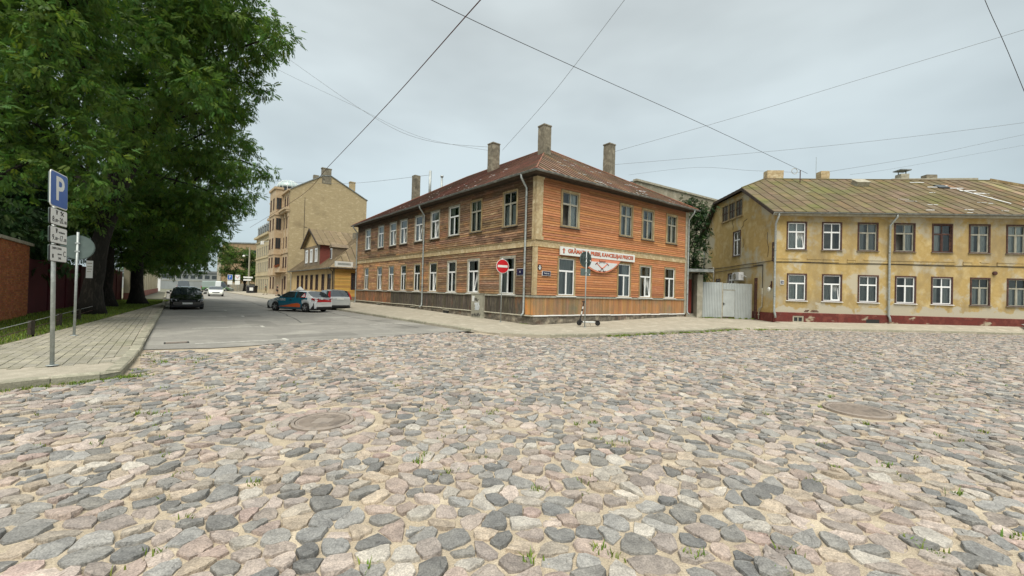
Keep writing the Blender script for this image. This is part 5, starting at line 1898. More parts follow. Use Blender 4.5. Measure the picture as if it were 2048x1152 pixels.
mb.box(bx1 + .15, .12, -.75, 0, 13.55, 13.85).box(bx1 + .15, .08, -.5, 0, 13.25, 13.55).box(bx1, .03, -.12, 0, 6.9, 7.05).box(-TL, bx0 - .15, -.6, 0, 13.4, 13.85)
mb.box(-TL, .14, -.3, 0, 16.5, 16.75).box(-TL, bx0 - .05, -.1, 0, 3.5, 3.75).box(bx1 + .05, .03, -.1, 0, 3.6, 3.75)
for x in (-.28, -2.25, -4.2):
    mb.box(x - .2, x + .2, -.14, 0, 7.05, 13.25)
    mb.box(x - .26, x + .26, -.2, 0, 12.5, 13.1)
fT.build(mb, 'cornice', MT['tan'])
# balcony with flowers over the entrance
mb = MB().box(bx1 + .05, -.9, -.95, 0, 3.9, 4.05).box(bx1 + .05, -.9, -.95, -.87, 4.05, 4.75)
fT.build(mb, 'balcony', MT['tan'])
fm_ = MB()
for k in range(60):
    x, y, z = rnd.uniform(-4.3, -1.2), -.98 + rnd.uniform(-.12, .1), 4.85 + rnd.uniform(-.12, .15)
    fm_.obox((x, y, z), (.07, 0, .03), (0, .05, .04), (.02, 0, .05), 0, rnd.choice(((1, .2, .15), (.25, .5, .15), (1, .35, .3))))
fT.build(fm_, 'balcony_flowers', plain('flowers', (.5, .35, .25)), kind='stuff')
d_ = fT.build(MB().box(-3.6, -2.4, -.02, .1, .2, 2.9), 'door', MT['casing_red'])
fT.build(MB().box(-3.75, -3.6, -.08, .1, .2, 3.1).box(-2.4, -2.25, -.08, .1, .2, 3.1).box(-3.75, -2.25, -.1, .1, 2.9, 3.15), 'door_frame', MT['tan'], d_)
fT.build(MB().box(-8.2, -6.0, .02, .2, .2, 3.0), 'passage', MT['dark'])
# fire wall, roof, chimneys
gw = [(0, 0, 0), (11.9, 0, 0), (11.9, 0, 16.9), (5.95, 0, 19.9), (4.7, 0, 19.75), (0, 0, 16.75)]
fS.build(MB().prism(gw, (0, .35, 0)), 'fire_wall', MT['firewall'])
mb = MB()
for (a, b), (c, d) in (((0, 16.75), (4.7, 19.75)), ((4.7, 19.75), (5.95, 19.9)), ((5.95, 19.9), (12.05, 16.85))):
    mb.beam((a, .15, b + .05), (c, .15, d + .05), .55, .12)
fS.build(mb, 'wall_coping', MT['guttermetal'])
MB_ = MB().prism([(0.05, .35, 16.6), (11.9, .35, 16.8), (5.4, .35, 19.7)], (0, TL - .5, 0))
fS.build(MB_, 'roof', MT['brownroof'])
fS.build(MB().box(.4, 11.9, .4, TL - .1, 0, 16.6), 'inner_wall', MT['dark'])
fS.build(MB().box(4.55, 5.95, -.06, .6, 18.6, 20.95).box(4.48, 6.02, -.1, .66, 20.95, 21.1), 'chimney', MT['chimney'])
fS.build(MB().box(9.1, 9.95, .2, .9, 17.2, 19.6).box(9.05, 10.0, .15, .95, 19.6, 19.75), 'chimney', MT['firewall'])
fS.build(MB().box(3.4, 4.2, .3, .9, 18.9, 19.75), 'chimney', MT['chimney'])
fS.build(MB().box(2.1, 2.16, -.02, .0, 8, 15.8).box(2.1, 2.6, -.02, 0, 11.1, 11.16), 'cable', MT['dark'])
# glass dome
dc = fT.w(-8.2, 1.4, 0)
dl = (dc[0] - T0[0], dc[1] - T0[1], 0)
MT['domeglass'] = plain('dome_glass', (.42, .52, .52), rough=.25, vary=.08)
dm = MB().lathe([(1.75, 17.4), (1.75, 18.3), (1.82, 18.35), (1.78, 18.5)], dl, 24).build('dome_drum', MT['darkglass'], tb_)
MB().lathe([(1.76 * math.cos(a), 18.5 + 1.35 * math.sin(a)) for a in np.linspace(0, 1.5, 8)], dl, 24).build('dome', MT['domeglass'], tb_, smooth=True)
rb = MB()
for k in range(16):
    a = 2 * math.pi * k / 16
    rb.tube([(dl[0] + 1.79 * math.cos(t) * math.cos(a), dl[1] + 1.79 * math.cos(t) * math.sin(a), 18.5 + 1.38 * math.sin(t)) for t in np.linspace(0, 1.5, 7)], .035, 4)
    rb.tube([(dl[0] + 1.78 * math.cos(a), dl[1] + 1.78 * math.sin(a), 17.4), (dl[0] + 1.78 * math.cos(a), dl[1] + 1.78 * math.sin(a), 18.5)], .04, 4)
rb.build('dome_ribs', MT['white'], tb_)

# --- cream tenement beyond it
U0 = C0 + 70.7 * DL
ub = thing('apartment_building', 'cream tenement with a dark mansard roof beyond the tan bay tower', 'building', (U0[0], U0[1], 0))
fU = Fac(ub, U0, -50)
wins = [(-x - .45, -x + .45, z0, z1) for x in (1.3, 3.3, 5.3, 7.3, 9.3, 11.3, 13.3) for z0, z1 in ((1.1, 3.0), (4.5, 6.3), (7.6, 9.3))]
mb = MB()
holed_wall(mb, -15, 0, 0, 11.4, wins, 0, .12)
mb.quad((0, 0, 0), (0, 10, 0), (0, 10, 11.4), (0, 0, 11.4))
fU.build(mb, 'wall', MT['creamhouse'])
for w in wins: simple_window(fU, *w, 'casing_grey')
fU.build(MB().box(-15.1, .1, -.5, 0, 11.2, 11.6).box(-15, 0.05, -.15, 0, 3.6, 3.8).box(-15, .05, -.15, 0, 7.0, 7.15).box(-15, .05, -.18, 0, 10.3, 10.5), 'cornice', MT['creamhouse'])
rf = fU.build(MB().prism([(0, -.2, 11.6), (0, 10, 11.6), (0, 8.8, 13.7), (0, 1.0, 13.7)], (-15, 0, 0)), 'roof', MT['soffit'])
dm = MB()
for x in (1.6, 4.0, 6.4, 8.8, 11.2, 13.5):
    o = fU.build(MB().box(-x - .55, -x + .55, .05, 1.2, 11.9, 13.3).prism([(-x - .65, .0, 13.3), (-x + .65, .0, 13.3), (-x, .0, 13.75)], (0, 1.2, 0)), 'dormer', MT['guttermetal'], rf)
fU.build(MB().box(-14.8, -.3, .4, 9.8, 0, 11.5), 'inner_wall', MT['dark'])
# hanging lamp sign on the facade
fU.build(MB().box(-1.2, -.3, -1.3, -.9, 9.2, 9.8).beam((-.7, 0, 9.9), (-.7, -1.2, 9.8), .06, .06), 'facade_lamp', MT['white'])

# --- small yellow house with the gabled dormer
S0 = C0 + 32.6 * DL
sh = thing('small_house', 'low yellow wooden house with brown sheet roof, gabled dormer and seven dark windows', 'house', (S0[0], S0[1], 0))
fA, fW = Fac(sh, S0, -50), Fac(sh, S0, 40)
SLN, SW = 20.0, 9.5
wx = [(49.3, 48.1), (46.9, 45.8), (44.65, 43.5), (42.15, 41.0), (39.7, 38.6), (37.1, 36.0), (34.75, 33.5)]
wins = [(-(a - 32.6), -(b - 32.6), 1.45, 3.28) for a, b in wx]
mb = MB()
holed_wall(mb, -SLN, 0, 1.35, 3.95, wins, 0, .1)
fA.build(mb, 'wall', MT['tanboard'])
fA.build(MB().box(-SLN, .0, -.05, .1, 0, 1.35), 'plinth', MT['tanboard'])
for w in wins: simple_window(fA, *w, 'casing_red')
bl = planks(fW, 0.0, SW, .75, 3.9, .16, [(5.75, 6.75, 1.3, 3.4), (1.9, 2.7, 1.55, 3.4)], lambda x, z: tb((1, 1, 1)), 9)
pieces('plank', bl, MT['yellowboard'], sh, fW.loc, fW.a, 60)
fW.build(MB().box(-.02, SW, -.06, .1, 0, .75), 'plinth', MT['brownroof'])
fW.build(MB().box(-.07, .12, -.07, .05, 0, 3.95), 'corner_board', MT['brownroof'])
simple_window(fW, 5.75, 6.75, 1.3, 3.4, 'casing_red')
simple_window(fW, 1.98, 2.62, 1.6, 3.35, 'casing_red')
fW.build(MB().box(.15, SW, .2, SLN - .1, 0, 3.9), 'inner_wall', MT['dark'])
S3 = lambda x, y, z: tuple(np.array(fA.w(x, y, z)) - np.array([S0[0], S0[1], 0]))
e0, e1, e2, e3 = S3(.45, -.5, 3.95), S3(-SLN - .3, -.5, 3.95), S3(-SLN - .3, SW + .4, 3.95), S3(.45, SW + .4, 3.95)
ra, rb_ = S3(-4.6, 4.7, 8.35), S3(-SLN + .2, 4.7, 8.35)
mb = MB().add([e0, e1, e2, e3, ra, rb_], [(1, 0, 4, 5), (0, 3, 4), (3, 2, 5, 4), (2, 1, 5)])
mb.add([e0, e1, e2, e3] + [(p[0], p[1], p[2] - .1) for p in (e0, e1, e2, e3)], [(0, 1, 5, 4), (1, 2, 6, 5), (2, 3, 7, 6), (3, 0, 4, 7), (4, 5, 6, 7)])
srf = mb.build('roof', MT['soffit'], sh)
tn = lambda a, b: (lambda v: (v, v, v))(rnd.uniform(.85, 1.15))
pc = roof_plane(sh, srf, [e1, e0, ra, rb_], .8, MT['brownroof'], tn, seam=.06) + roof_plane(sh, srf, [e0, e3, ra], .8, MT['brownroof'], tn, seam=.06)
pc = [(m_, (c_[0] + S0[0], c_[1] + S0[1], c_[2]), s_) for m_, c_, s_ in pc]
pieces('roof_panel', pc, MT['brownroof'], srf)
# gabled dormer flush with the street wall
da, db_ = -(45.9 - 32.6), -(38.4 - 32.6)
dxm = (da + db_) / 2
mb = MB()
dw = [(dxm + o_ - .42, dxm + o_ + .42, 4.95, 6.45) for o_ in (-2.3, 0, 2.3)]
holed_wall(mb, da, db_, 4.2, 6.95, dw, .05, .1)
dmr = fA.build(mb, 'dormer', MT['greyboard'])
for w in dw: 
    fr = MB().box(w[0], w[1], .08, .11, w[2], w[3])
    o = fA.build(fr, 'window', MT['darkglass'], dmr)
    fA.build(MB().box(w[0] - .12, w[0] + .06, .0, .12, w[2], w[3]).box(w[1] - .06, w[1] + .12, .0, .12, w[2], w[3]).box(w[0] - .12, w[1] + .12, -.01, .12, w[3] - .06, w[3] + .12).box(w[0] - .12, w[1] + .12, -.02, .12, w[2] - .1, w[2] + .04).box((w[0] + w[1]) / 2 - .05, (w[0] + w[1]) / 2 + .05, .03, .12, w[2], w[3]), 'frame', MT['white'], dmr)
fA.build(MB().prism([(da, .05, 6.95), (db_, .05, 6.95), (dxm, .05, 9.0)], (0, .1, 0)), 'gable_panel', MT['tanboard'], dmr)
fA.build(MB().prism([(db_, .06, 4.2), (db_, 4.9, 6.9), (db_, 4.9, 6.95), (db_, .06, 6.95)], (-.1, 0, 0)).prism([(da, .06, 4.2), (da, 4.9, 6.9), (da, 4.9, 6.95), (da, .06, 6.95)], (.1, 0, 0)), 'side_wall', MT['redboard'], dmr)
pk, pkb = S3(dxm, -.35, 9.15), S3(dxm, 7.5, 9.15)
l0, l1_ = S3(da - .35, -.35, 6.85), S3(da - .35, 6, 6.85)
q0, q1 = S3(db_ + .35, -.35, 6.85), S3(db_ + .35, 6, 6.85)
pc = roof_plane(sh, srf, [q0, q1, pkb, pk], .8, MT['brownroof'], tn, seam=.06, thick=.05) + roof_plane(sh, srf, [l1_, l0, pk, pkb], .8, MT['brownroof'], tn, seam=.06, thick=.05)
for m_, c_, s_ in pc: m_.build('roof_panel', MT['brownroof'], srf)
MB().beam(l0, pk, .08, .22).beam(q0, pk, .08, .22).build('verge_board', MT['soffit'], srf)
# little roof window right of the dormer
lw = MB().box(-4.1, -3.1, .75, 2.4, 4.9, 6.5).prism([(-4.25, .65, 6.5), (-2.95, .65, 6.5), (-3.6, .65, 6.95)], (0, 2.0, 0))
o = fA.build(lw, 'roof_window', MT['greyboard'])
fA.build(MB().box(-3.92, -3.3, .71, .75, 5.1, 6.35), 'frame', MT['white'], o)
fA.build(MB().box(-3.84, -3.64, .69, .71, 5.18, 6.27).box(-3.58, -3.38, .69, .71, 5.18, 6.27), 'pane', MT['darkglass'], o)
fA.build(MB().box(-7.0, -6.2, 4.3, 4.9, 7.8, 8.9), 'chimney', MT['chimney'])
P = [Vector(S3(.45 - (SLN + .7) * k / 14, -.57, 3.9)) for k in range(15)]
gutter(P[::-1], .07).build('gutter', MT['guttermetal'], sh)
fA.build(MB().tube([(.1, -.5, 3.85), (.08, -.15, 3.5), (.08, -.1, .3)], .05, 8), 'downpipe', MT['soffit'])
fA.build(MB().tube([(-SLN + .1, -.5, 3.85), (-SLN + .2, -.15, 3.5), (-SLN + .2, -.1, .3)], .05, 8), 'downpipe', MT['steel'])
MB().box(0, .4, -1.1, 0, .0, .15).box(0, .4, -.8, 0, .15, .3).build('step', MT['kerb'], sh, fW.loc + Vector((1.6, .6, 0)), fW.a)
# hanging box sign at the end of the brown house
t = thing('hanging_sign', 'pale projecting box sign on the far end of the brown house', 'sign', fL.w(-24.9, -.05, 4.0))
fz = fL.a
MB().box(-.12, .12, -2.1, -.5, -.3, .2).build('box', MT['signwhite'], t, (0, 0, 0), fz)
MB().box(.12, .125, -1.9, -.7, -.14, .06).build('face_stripe', MT['steel'], t, (0, 0, 0), fz)
MB().beam((0, -.5, .15), (0, 0, .15), .05, .05).beam((0, -.5, -.2), (0, 0, -.2), .05, .05).build('bracket', MT['steel'], t, (0, 0, 0), fz)

# ---------------------------------------------------------------- far end of the street
fb_ = thing('far_shed', 'long low grey industrial shed closing the far end of the street', 'building', (-98, 121, 0))
MT['shed'] = mat('shed_grey', (.26, .28, .28), (.21, .225, .225), scale=.4, rough=.8)
MB().box(-45, 20, 0, 12, 0, 4.9).build('wall', MT['shed'], fb_)
MB().box(-45.2, 20.2, -.3, 12.2, 4.9, 5.5).build('roof', plain('shed_roof', (.16, .175, .18), rough=.6), fb_)
for k in range(-20, 9):
    o = MB().box(1 + k * 2.1, 2.4 + k * 2.1, -.05, .05, 3.2, 4.2).build('window', MT['darkglass'], fb_)
MB().box(-45, 20, -.08, 0, 2.5, 2.62).build('rail_band', MT['casing_grey'], fb_)
bb = thing('brick_building', 'far brown brick block with a pale concrete edge beside the street tree', 'building', (-81.4, 113, 0))
MT['farbrick'] = mat('far_brick', (.33, .235, .14), (.27, .19, .11), scale=2, rough=.95)
MB().box(1.0, 14, .3, 12, 0, 13.2).build('wall', MT['farbrick'], bb)
MB().box(0, 1.0, 0, 12, 0, 10.6).build('edge_wall', MT['concrete'], bb)
MB().box(.9, 14.2, .1, 12.2, 13.2, 13.5).build('roof_edge', MT['guttermetal'], bb)
for k in range(3):
    for j in range(3):
        MB().box(7 + k * 2.3, 8.1 + k * 2.3, .25, .3, 3.4 + j * 3.2, 5.0 + j * 3.2).build('window', MT['darkglass'], bb)
ff = thing('concrete_fence', 'grey concrete panel fence behind the far street tree', 'fence', (-69.5, 101, 0))
for k in range(5):
    MB().box(k * 2.5 + .06, k * 2.5 + 2.44, -.04, .04, 0, 2.1).build('panel', MT['concrete'], ff)
    MB().box(k * 2.5 - .08, k * 2.5 + .06, -.09, .09, 0, 2.25).build('post', MT['kerb'], ff)
# pale boundary wall on the left with a pink foot
WW0 = np.array([-35.5, 38.0])
ww = thing('boundary_wall', 'long cream boundary wall with pink base beyond the tree trunks', 'wall', (WW0[0], WW0[1], 0))
fV = Fac(ww, WW0, 128.5)
MT['whitewash'] = mat('cream_wash', (.60, .56, .42), (.55, .5, .36), scale=.6, rough=.9, stain=((.4, .36, .26), .7, .6, .8))
MT['pinkbase'] = mat('pink_base', (.33, .14, .11), (.27, .11, .09), scale=1, rough=.9)
n = 14
for k in range(n):
    fV.build(MB().box(k * 3.6 + .15, k * 3.6 + 3.45, .03, .3, .7, 3.6), 'panel', MT['whitewash'])
    fV.build(MB().box(k * 3.6 - .15, k * 3.6 + .15, -.04, .35, .7, 3.7), 'pilaster', MT['whitewash'])
fV.build(MB().box(-.15, n * 3.6, -.06, .35, 0, .7), 'base', MT['pinkbase'])
fV.build(MB().box(-.2, n * 3.6, -.1, .4, 3.7, 3.85), 'coping', MT['casing_grey'])
t = thing('white_kiosk', 'white boxy kiosk at the far end of the left pavement', 'kiosk', (-73.5, 84.5, .1), rad(-50))
MB().box(-1, 1, -.8, .8, 0, 2.6).build('wall', MT['white'], t)
MB().box(-1.1, 1.1, -.9, .9, 2.6, 2.75).build('roof', MT['casing_grey'], t)
MB().box(-.4, .4, -.82, -.8, .1, 2.1).build('door', MT['casing_grey'], t)

# ---------------------------------------------------------------- brick wall and red wall on the left
BW0 = np.array([-14.6, 10.05])
bwl = thing('brick_wall', 'orange brick wall with a grey coping at the left edge of the lawn', 'wall', (BW0[0], BW0[1], 0))
fK = Fac(bwl, BW0, 130)
MT['brickface'] = mat('red_orange_brick', (.42, .155, .06), (.35, .12, .045), (.48, .2, .085), scale=6, rough=.9, bump=.4, bscale=40, speck=.12)
MT['mortar'] = mat('mortar', (.24, .17, .12), (.19, .13, .09), scale=5, rough=1)
BL = 10.55
fK.build(MB().box(0, BL, .012, .4, 0, 3.18), 'mortar_core', MT['mortar'])
br = []
for j in range(41):
    z0 = .05 + j * .0765
    x = -(j % 2) * .13
    while x < BL - .02:
        a, b = max(0, x), min(BL, x + .25)
        if b - a > .05:
            t_ = rnd.uniform(.72, 1.22)
            m_ = MB()
            y = rnd.uniform(-.006, .004)
            m_.box(a + .005, b - .005, y, .1, z0 + .005, z0 + .0705, 0, (t_, t_ * rnd.uniform(.85, 1.1), t_ * rnd.uniform(.8, 1.1)))
            br.append((m_, fK.w((a + b) / 2, 0, z0), b - a))
        x += .26
fK.pieces('brick', br, MT['brickface'])
fK.build(MB().box(-.1, BL + .08, -.12, .5, 3.18, 3.3), 'coping', MT['casing_grey'])
fK.build(MB().box(BL - .02, BL, .0, .4, 0, 3.18), 'end_face', MT['mortar'])
rw = thing('red_wall', 'dark red painted wall running behind the tree trunks', 'wall', (-21.75, 18.4, 0))
fQ = Fac(rw, (-21.75, 18.4), 126.3)
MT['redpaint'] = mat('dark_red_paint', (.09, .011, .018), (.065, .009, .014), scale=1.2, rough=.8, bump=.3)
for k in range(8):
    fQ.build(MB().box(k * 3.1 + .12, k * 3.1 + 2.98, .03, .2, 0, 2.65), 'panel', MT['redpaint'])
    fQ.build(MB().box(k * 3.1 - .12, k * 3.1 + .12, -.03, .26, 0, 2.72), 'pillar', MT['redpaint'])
# low fence
MT['bark_wood'] = mat('old_post_wood', (.06, .05, .035), (.035, .03, .022), scale=8, rough=1)
lf = thing('low_fence', 'low rusty rail fence between the lawn and the left pavement', 'fence', (-13.57, 11.62, .1))
dirf = np.array([-3.33, 4.17])
tp = []
for k in range(-1, 4):
    p = dirf * k * .62
    MB().box(p[0] - .05, p[0] + .05, p[1] - .05, p[1] + .05, -.05, .46).build('post', MT['bark_wood'], lf)
for z in (.43, .24):
    a_, b_ = dirf * -.9, dirf * 2.2
    MB().tube([(a_[0], a_[1], z), (b_[0], b_[1], z)], .009, 6).build('rail', MT['steel'] if z > .3 else MT['casing_red'], lf)
MB().box(-.05, .05, -.03, .03, 0, .05).build('foot', MT['casing_red'], lf)
# ================================================================ trees
def leafset(name, clumps, n_per_m2, size, m, parent, leaflets=11, droop=.55, rng=None, dark=1.0, fill=.35):
    """compound leaves gathered on and in many small clumps: clumps = (x,y,z,radius)"""
    rng = rng or npr
    # template compound leaf along +x: pairs of leaflets and a tip
    T = []
    k = (leaflets - 1) // 2
    for i in range(k):
        x = .28 + .62 * i / k
        for s in (-1, 1):
            a = s * 1.0
            T.append((x, a, .46 * (1 - .25 * abs(i - k / 2) / k)))
    T.append((.92, 0, .42))
    tv = []
    for x, a, ln in T:
        c, s = math.cos(a), math.sin(a)
        w = .066
        z = -droop * .35 * x * x
        pts = [(x, 0, z), (x + ln * .45 * c - w * s, ln * .45 * s + w * c, z - .03), (x + ln * c, ln * s, z - .14), (x + ln * .45 * c + w * s, ln * .45 * s - w * c, z - .03)]
        tv += pts
    tv = np.array(tv)
    nl = len(T)
    tf = np.arange(nl * 4).reshape(nl, 4)
    Vs, Ts = [], []
    for (cx, cy, cz, r) in clumps:
        n = max(6, int(n_per_m2 * r * r))
        d = rng.normal(size=(n, 3))
        d /= np.linalg.norm(d, axis=1, keepdims=True)
        d[:, 2] = np.where(rng.random(n) < .3, np.abs(d[:, 2]), d[:, 2])
        rr = r * (fill + (1 - fill) * rng.random(n) ** .45) * (1 + rng.normal(0, .13, n))
        P = d * rr[:, None] * np.array([1, 1, .72]) + np.array([cx, cy, cz])
        # leaf axis: outward and down
        ax = d * .8 + rng.normal(0, .55, (n, 3)) + np.array([0, 0, -droop])
        ax /= np.linalg.norm(ax, axis=1, keepdims=True)
        up = np.array([0, 0, 1.]) + rng.normal(0, .35, (n, 3)) + d * .35
        sd_ = np.cross(up, ax)
        sd_ /= np.linalg.norm(sd_, axis=1, keepdims=True) + 1e-9
        up = np.cross(ax, sd_)
        s = size * rng.uniform(.7, 1.3, n)
        M = np.stack([ax, sd_, up], -1) * s[:, None, None]
        V = np.einsum('nij,kj->nki', M, tv) + P[:, None, :]
        Vs.append(V.reshape(-1, 3))
        t = rng.uniform(.65, 1.35, n)
        young = rng.random(n) < .12
        col = np.stack([t * rng.uniform(.75, 1.2, n), t, t * rng.uniform(.5, 1.1, n)], -1)
        col[young] *= np.array([1.75, 1.5, 1.0])
        Ts.append(np.repeat(col * dark, nl, 0))
    V = np.concatenate(Vs)
    T_ = np.concatenate(Ts)
    nn = len(V) // (nl * 4)
    F = (tf[None] + (np.arange(nn) * nl * 4)[:, None, None]).reshape(-1, 4)
    loc = parent.location
    me = np_mesh(name, V - np.array([loc.x, loc.y, loc.z]), F, T_, [m])
    return link(name, me, parent)


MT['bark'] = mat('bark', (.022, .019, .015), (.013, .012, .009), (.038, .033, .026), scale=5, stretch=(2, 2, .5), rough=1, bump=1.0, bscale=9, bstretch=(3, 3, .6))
MT['leaf'] = leaf_mat('ash_leaf', (.092, .172, .040), .45)
MT['leaf_dark'] = leaf_mat('dark_leaf', (.026, .062, .022), .2)
MT['leaf_far'] = leaf_mat('far_leaf', (.09, .15, .04), .28)


def big_tree(x, y, trunk_r, height, clumps, label, seed, group='big ash trees along the left pavement', dens=88, size=.34, lean=(0, 0), m='leaf', fork=.33):
    rr = random.Random(seed)
    t = thing('ash_tree', label, 'tree', (x, y, .08), group=group)
    mb = MB()
    zf = height * fork
    path, rads = [], []
    n = 7
    for i in range(n + 1):
        u = i / n
        path.append((lean[0] * u * u + rr.uniform(-.05, .05), lean[1] * u * u + rr.uniform(-.05, .05), -.1 + (zf + .1) * u))
        rads.append(trunk_r * (1.55 - .75 * min(1, u * 5) + .2 * (1 - u)) if u < .2 else trunk_r * (1.0 - .22 * u))
    mb.tube(path, rads, 12)
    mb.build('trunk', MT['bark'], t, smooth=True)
    top = Vector(path[-1])
    lim = MB()
    # limbs reach towards the clumps
    order = sorted(clumps, key=lambda c: -c[3])
    mains = []
    for i, c in enumerate(order[:9]):
        tgt = Vector((c[0] - x, c[1] - y, c[2] - .08))
        start = top - Vector((0, 0, rr.uniform(.0, .35) * zf))
        start.x, start.y = lean[0] * (start.z / zf) ** 2, lean[1] * (start.z / zf) ** 2
        midp = start.lerp(tgt, .45) + Vector((rr.uniform(-.4, .4), rr.uniform(-.4, .4), rr.uniform(.2, 1.0)))
        pts = [start, start.lerp(midp, .5) + Vector((0, 0, .25)), midp, midp.lerp(tgt, .55) + Vector((0, 0, .1)), tgt]
        r0 = trunk_r * rr.uniform(.38, .58)
        lim.tube(pts, [r0, r0 * .8, r0 * .58, r0 * .36, r0 * .14], 7)
        mains.append(pts)
    for c in order[9:]:
        tgt = Vector((c[0] - x, c[1] - y, c[2] - .08))
        best = min((p for pts in mains for p in pts[1:]), key=lambda p: (p - tgt).length)
        m_ = best.lerp(tgt, .5) + Vector((rr.uniform(-.25, .25), rr.uniform(-.25, .25), rr.uniform(0, .4)))
        lim.tube([best, m_, tgt], [.075, .05, .02], 5)
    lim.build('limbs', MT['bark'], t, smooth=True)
    sub = []
    for cx, cy, cz, r in clumps:           # each clump breaks into leaf sprays
        k = max(6, int(9.5 * r * r))
        for _ in range(k):
            d = Vector((rr.gauss(0, 1), rr.gauss(0, 1), rr.gauss(0, .75))).normalized() * r * rr.uniform(.45, 1.05)
            sub.append((cx + d.x, cy + d.y, cz + d.z * .8, rr.uniform(.32, .62)))
    leafset('crown', sub, dens, size, MT[m], t, rng=np.random.default_rng(seed))
    return t


def hash_clumps(x, y, z, rx, rz, n, seed, rmin=.9, rmax=1.7):
    rr = random.Random(seed)
    out = []
    while len(out) < n:
        d = Vector((rr.gauss(0, 1), rr.gauss(0, 1), rr.gauss(0, 1))).normalized() * rr.uniform(.55, 1) ** .5
        out.append((x + d.x * rx, y + d.y * rx, z + d.z * rz, rr.uniform(rmin, rmax)))
    return out


# each tree: its boughs as clump centres with radii
CL_E = [(-16.1,13.2,12.2,0.91), (-17.1,13.2,12.6,0.78), (-14.8,12.5,10.9,0.87), (-17.2,13.7,10.1,0.95), (-18.5,13.8,6.6,0.96), (-13.7,12.9,11.4,0.9), (-14.9,14.6,10.3,1.02), (-15.9,12.7,8.3,0.88), (-19.3,14.0,11.3,0.94), (-14.4,13.9,13.5,0.56), (-18.9,14.5,9.7,1.01), (-14.1,12.3,12.5,0.45), (-18.4,14.1,7.6,0.98), (-15.3,14.3,11.3,1.0), (-15.8,14.1,6.2,0.98), (-17.2,13.6,6.2,0.94), (-18.0,14.4,14.4,0.45), (-18.4,13.7,12.4,0.95), (-15.3,13.4,7.2,0.93), (-14.3,13.0,6.7,0.91), (-14.0,12.3,9.4,0.85), (-15.3,14.2,9.3,0.99), (-14.4,12.2,8.1,0.85), (-17.5,13.0,12.8,0.45), (-15.7,13.9,13.1,0.97), (-17.1,12.3,4.7,0.83), (-18.2,14.2,11.2,0.99), (-15.4,12.3,4.9,0.85), (-17.8,12.7,11.2,0.86), (-15.3,12.7,6.6,0.88), (-14.3,13.1,8.0,0.91), (-17.9,13.5,10.1,0.94), (-19.7,14.1,8.7,0.95), (-18.4,12.9,13.0,0.87), (-17.5,13.8,8.1,0.96), (-14.0,13.5,5.1,0.94), (-19.9,14.0,9.6,0.94), (-17.2,13.1,11.3,0.91), (-19.2,14.2,5.9,0.95), (-14.3,13.8,7.7,0.96), (-15.4,13.7,11.2,0.95), (-13.8,13.4,6.0,0.93), (-16.8,14.0,11.1,0.97), (-16.9,12.5,7.5,0.84), (-19.3,13.6,10.5,0.91), (-16.7,13.8,7.9,0.96), (-14.6,14.3,13.1,1.0), (-14.9,12.5,9.4,0.87), (-19.8,14.1,13.1,0.95), (-19.1,13.7,7.5,0.92), (-15.0,13.4,11.8,0.93), (-14.7,13.5,13.6,0.45), (-15.8,13.3,5.6,0.93), (-17.5,12.9,9.0,0.87), (-15.9,12.7,10.9,0.89), (-15.9,14.6,10.5,1.02), (-20.3,14.5,7.0,0.98), (-15.4,12.9,12.6,0.55)]
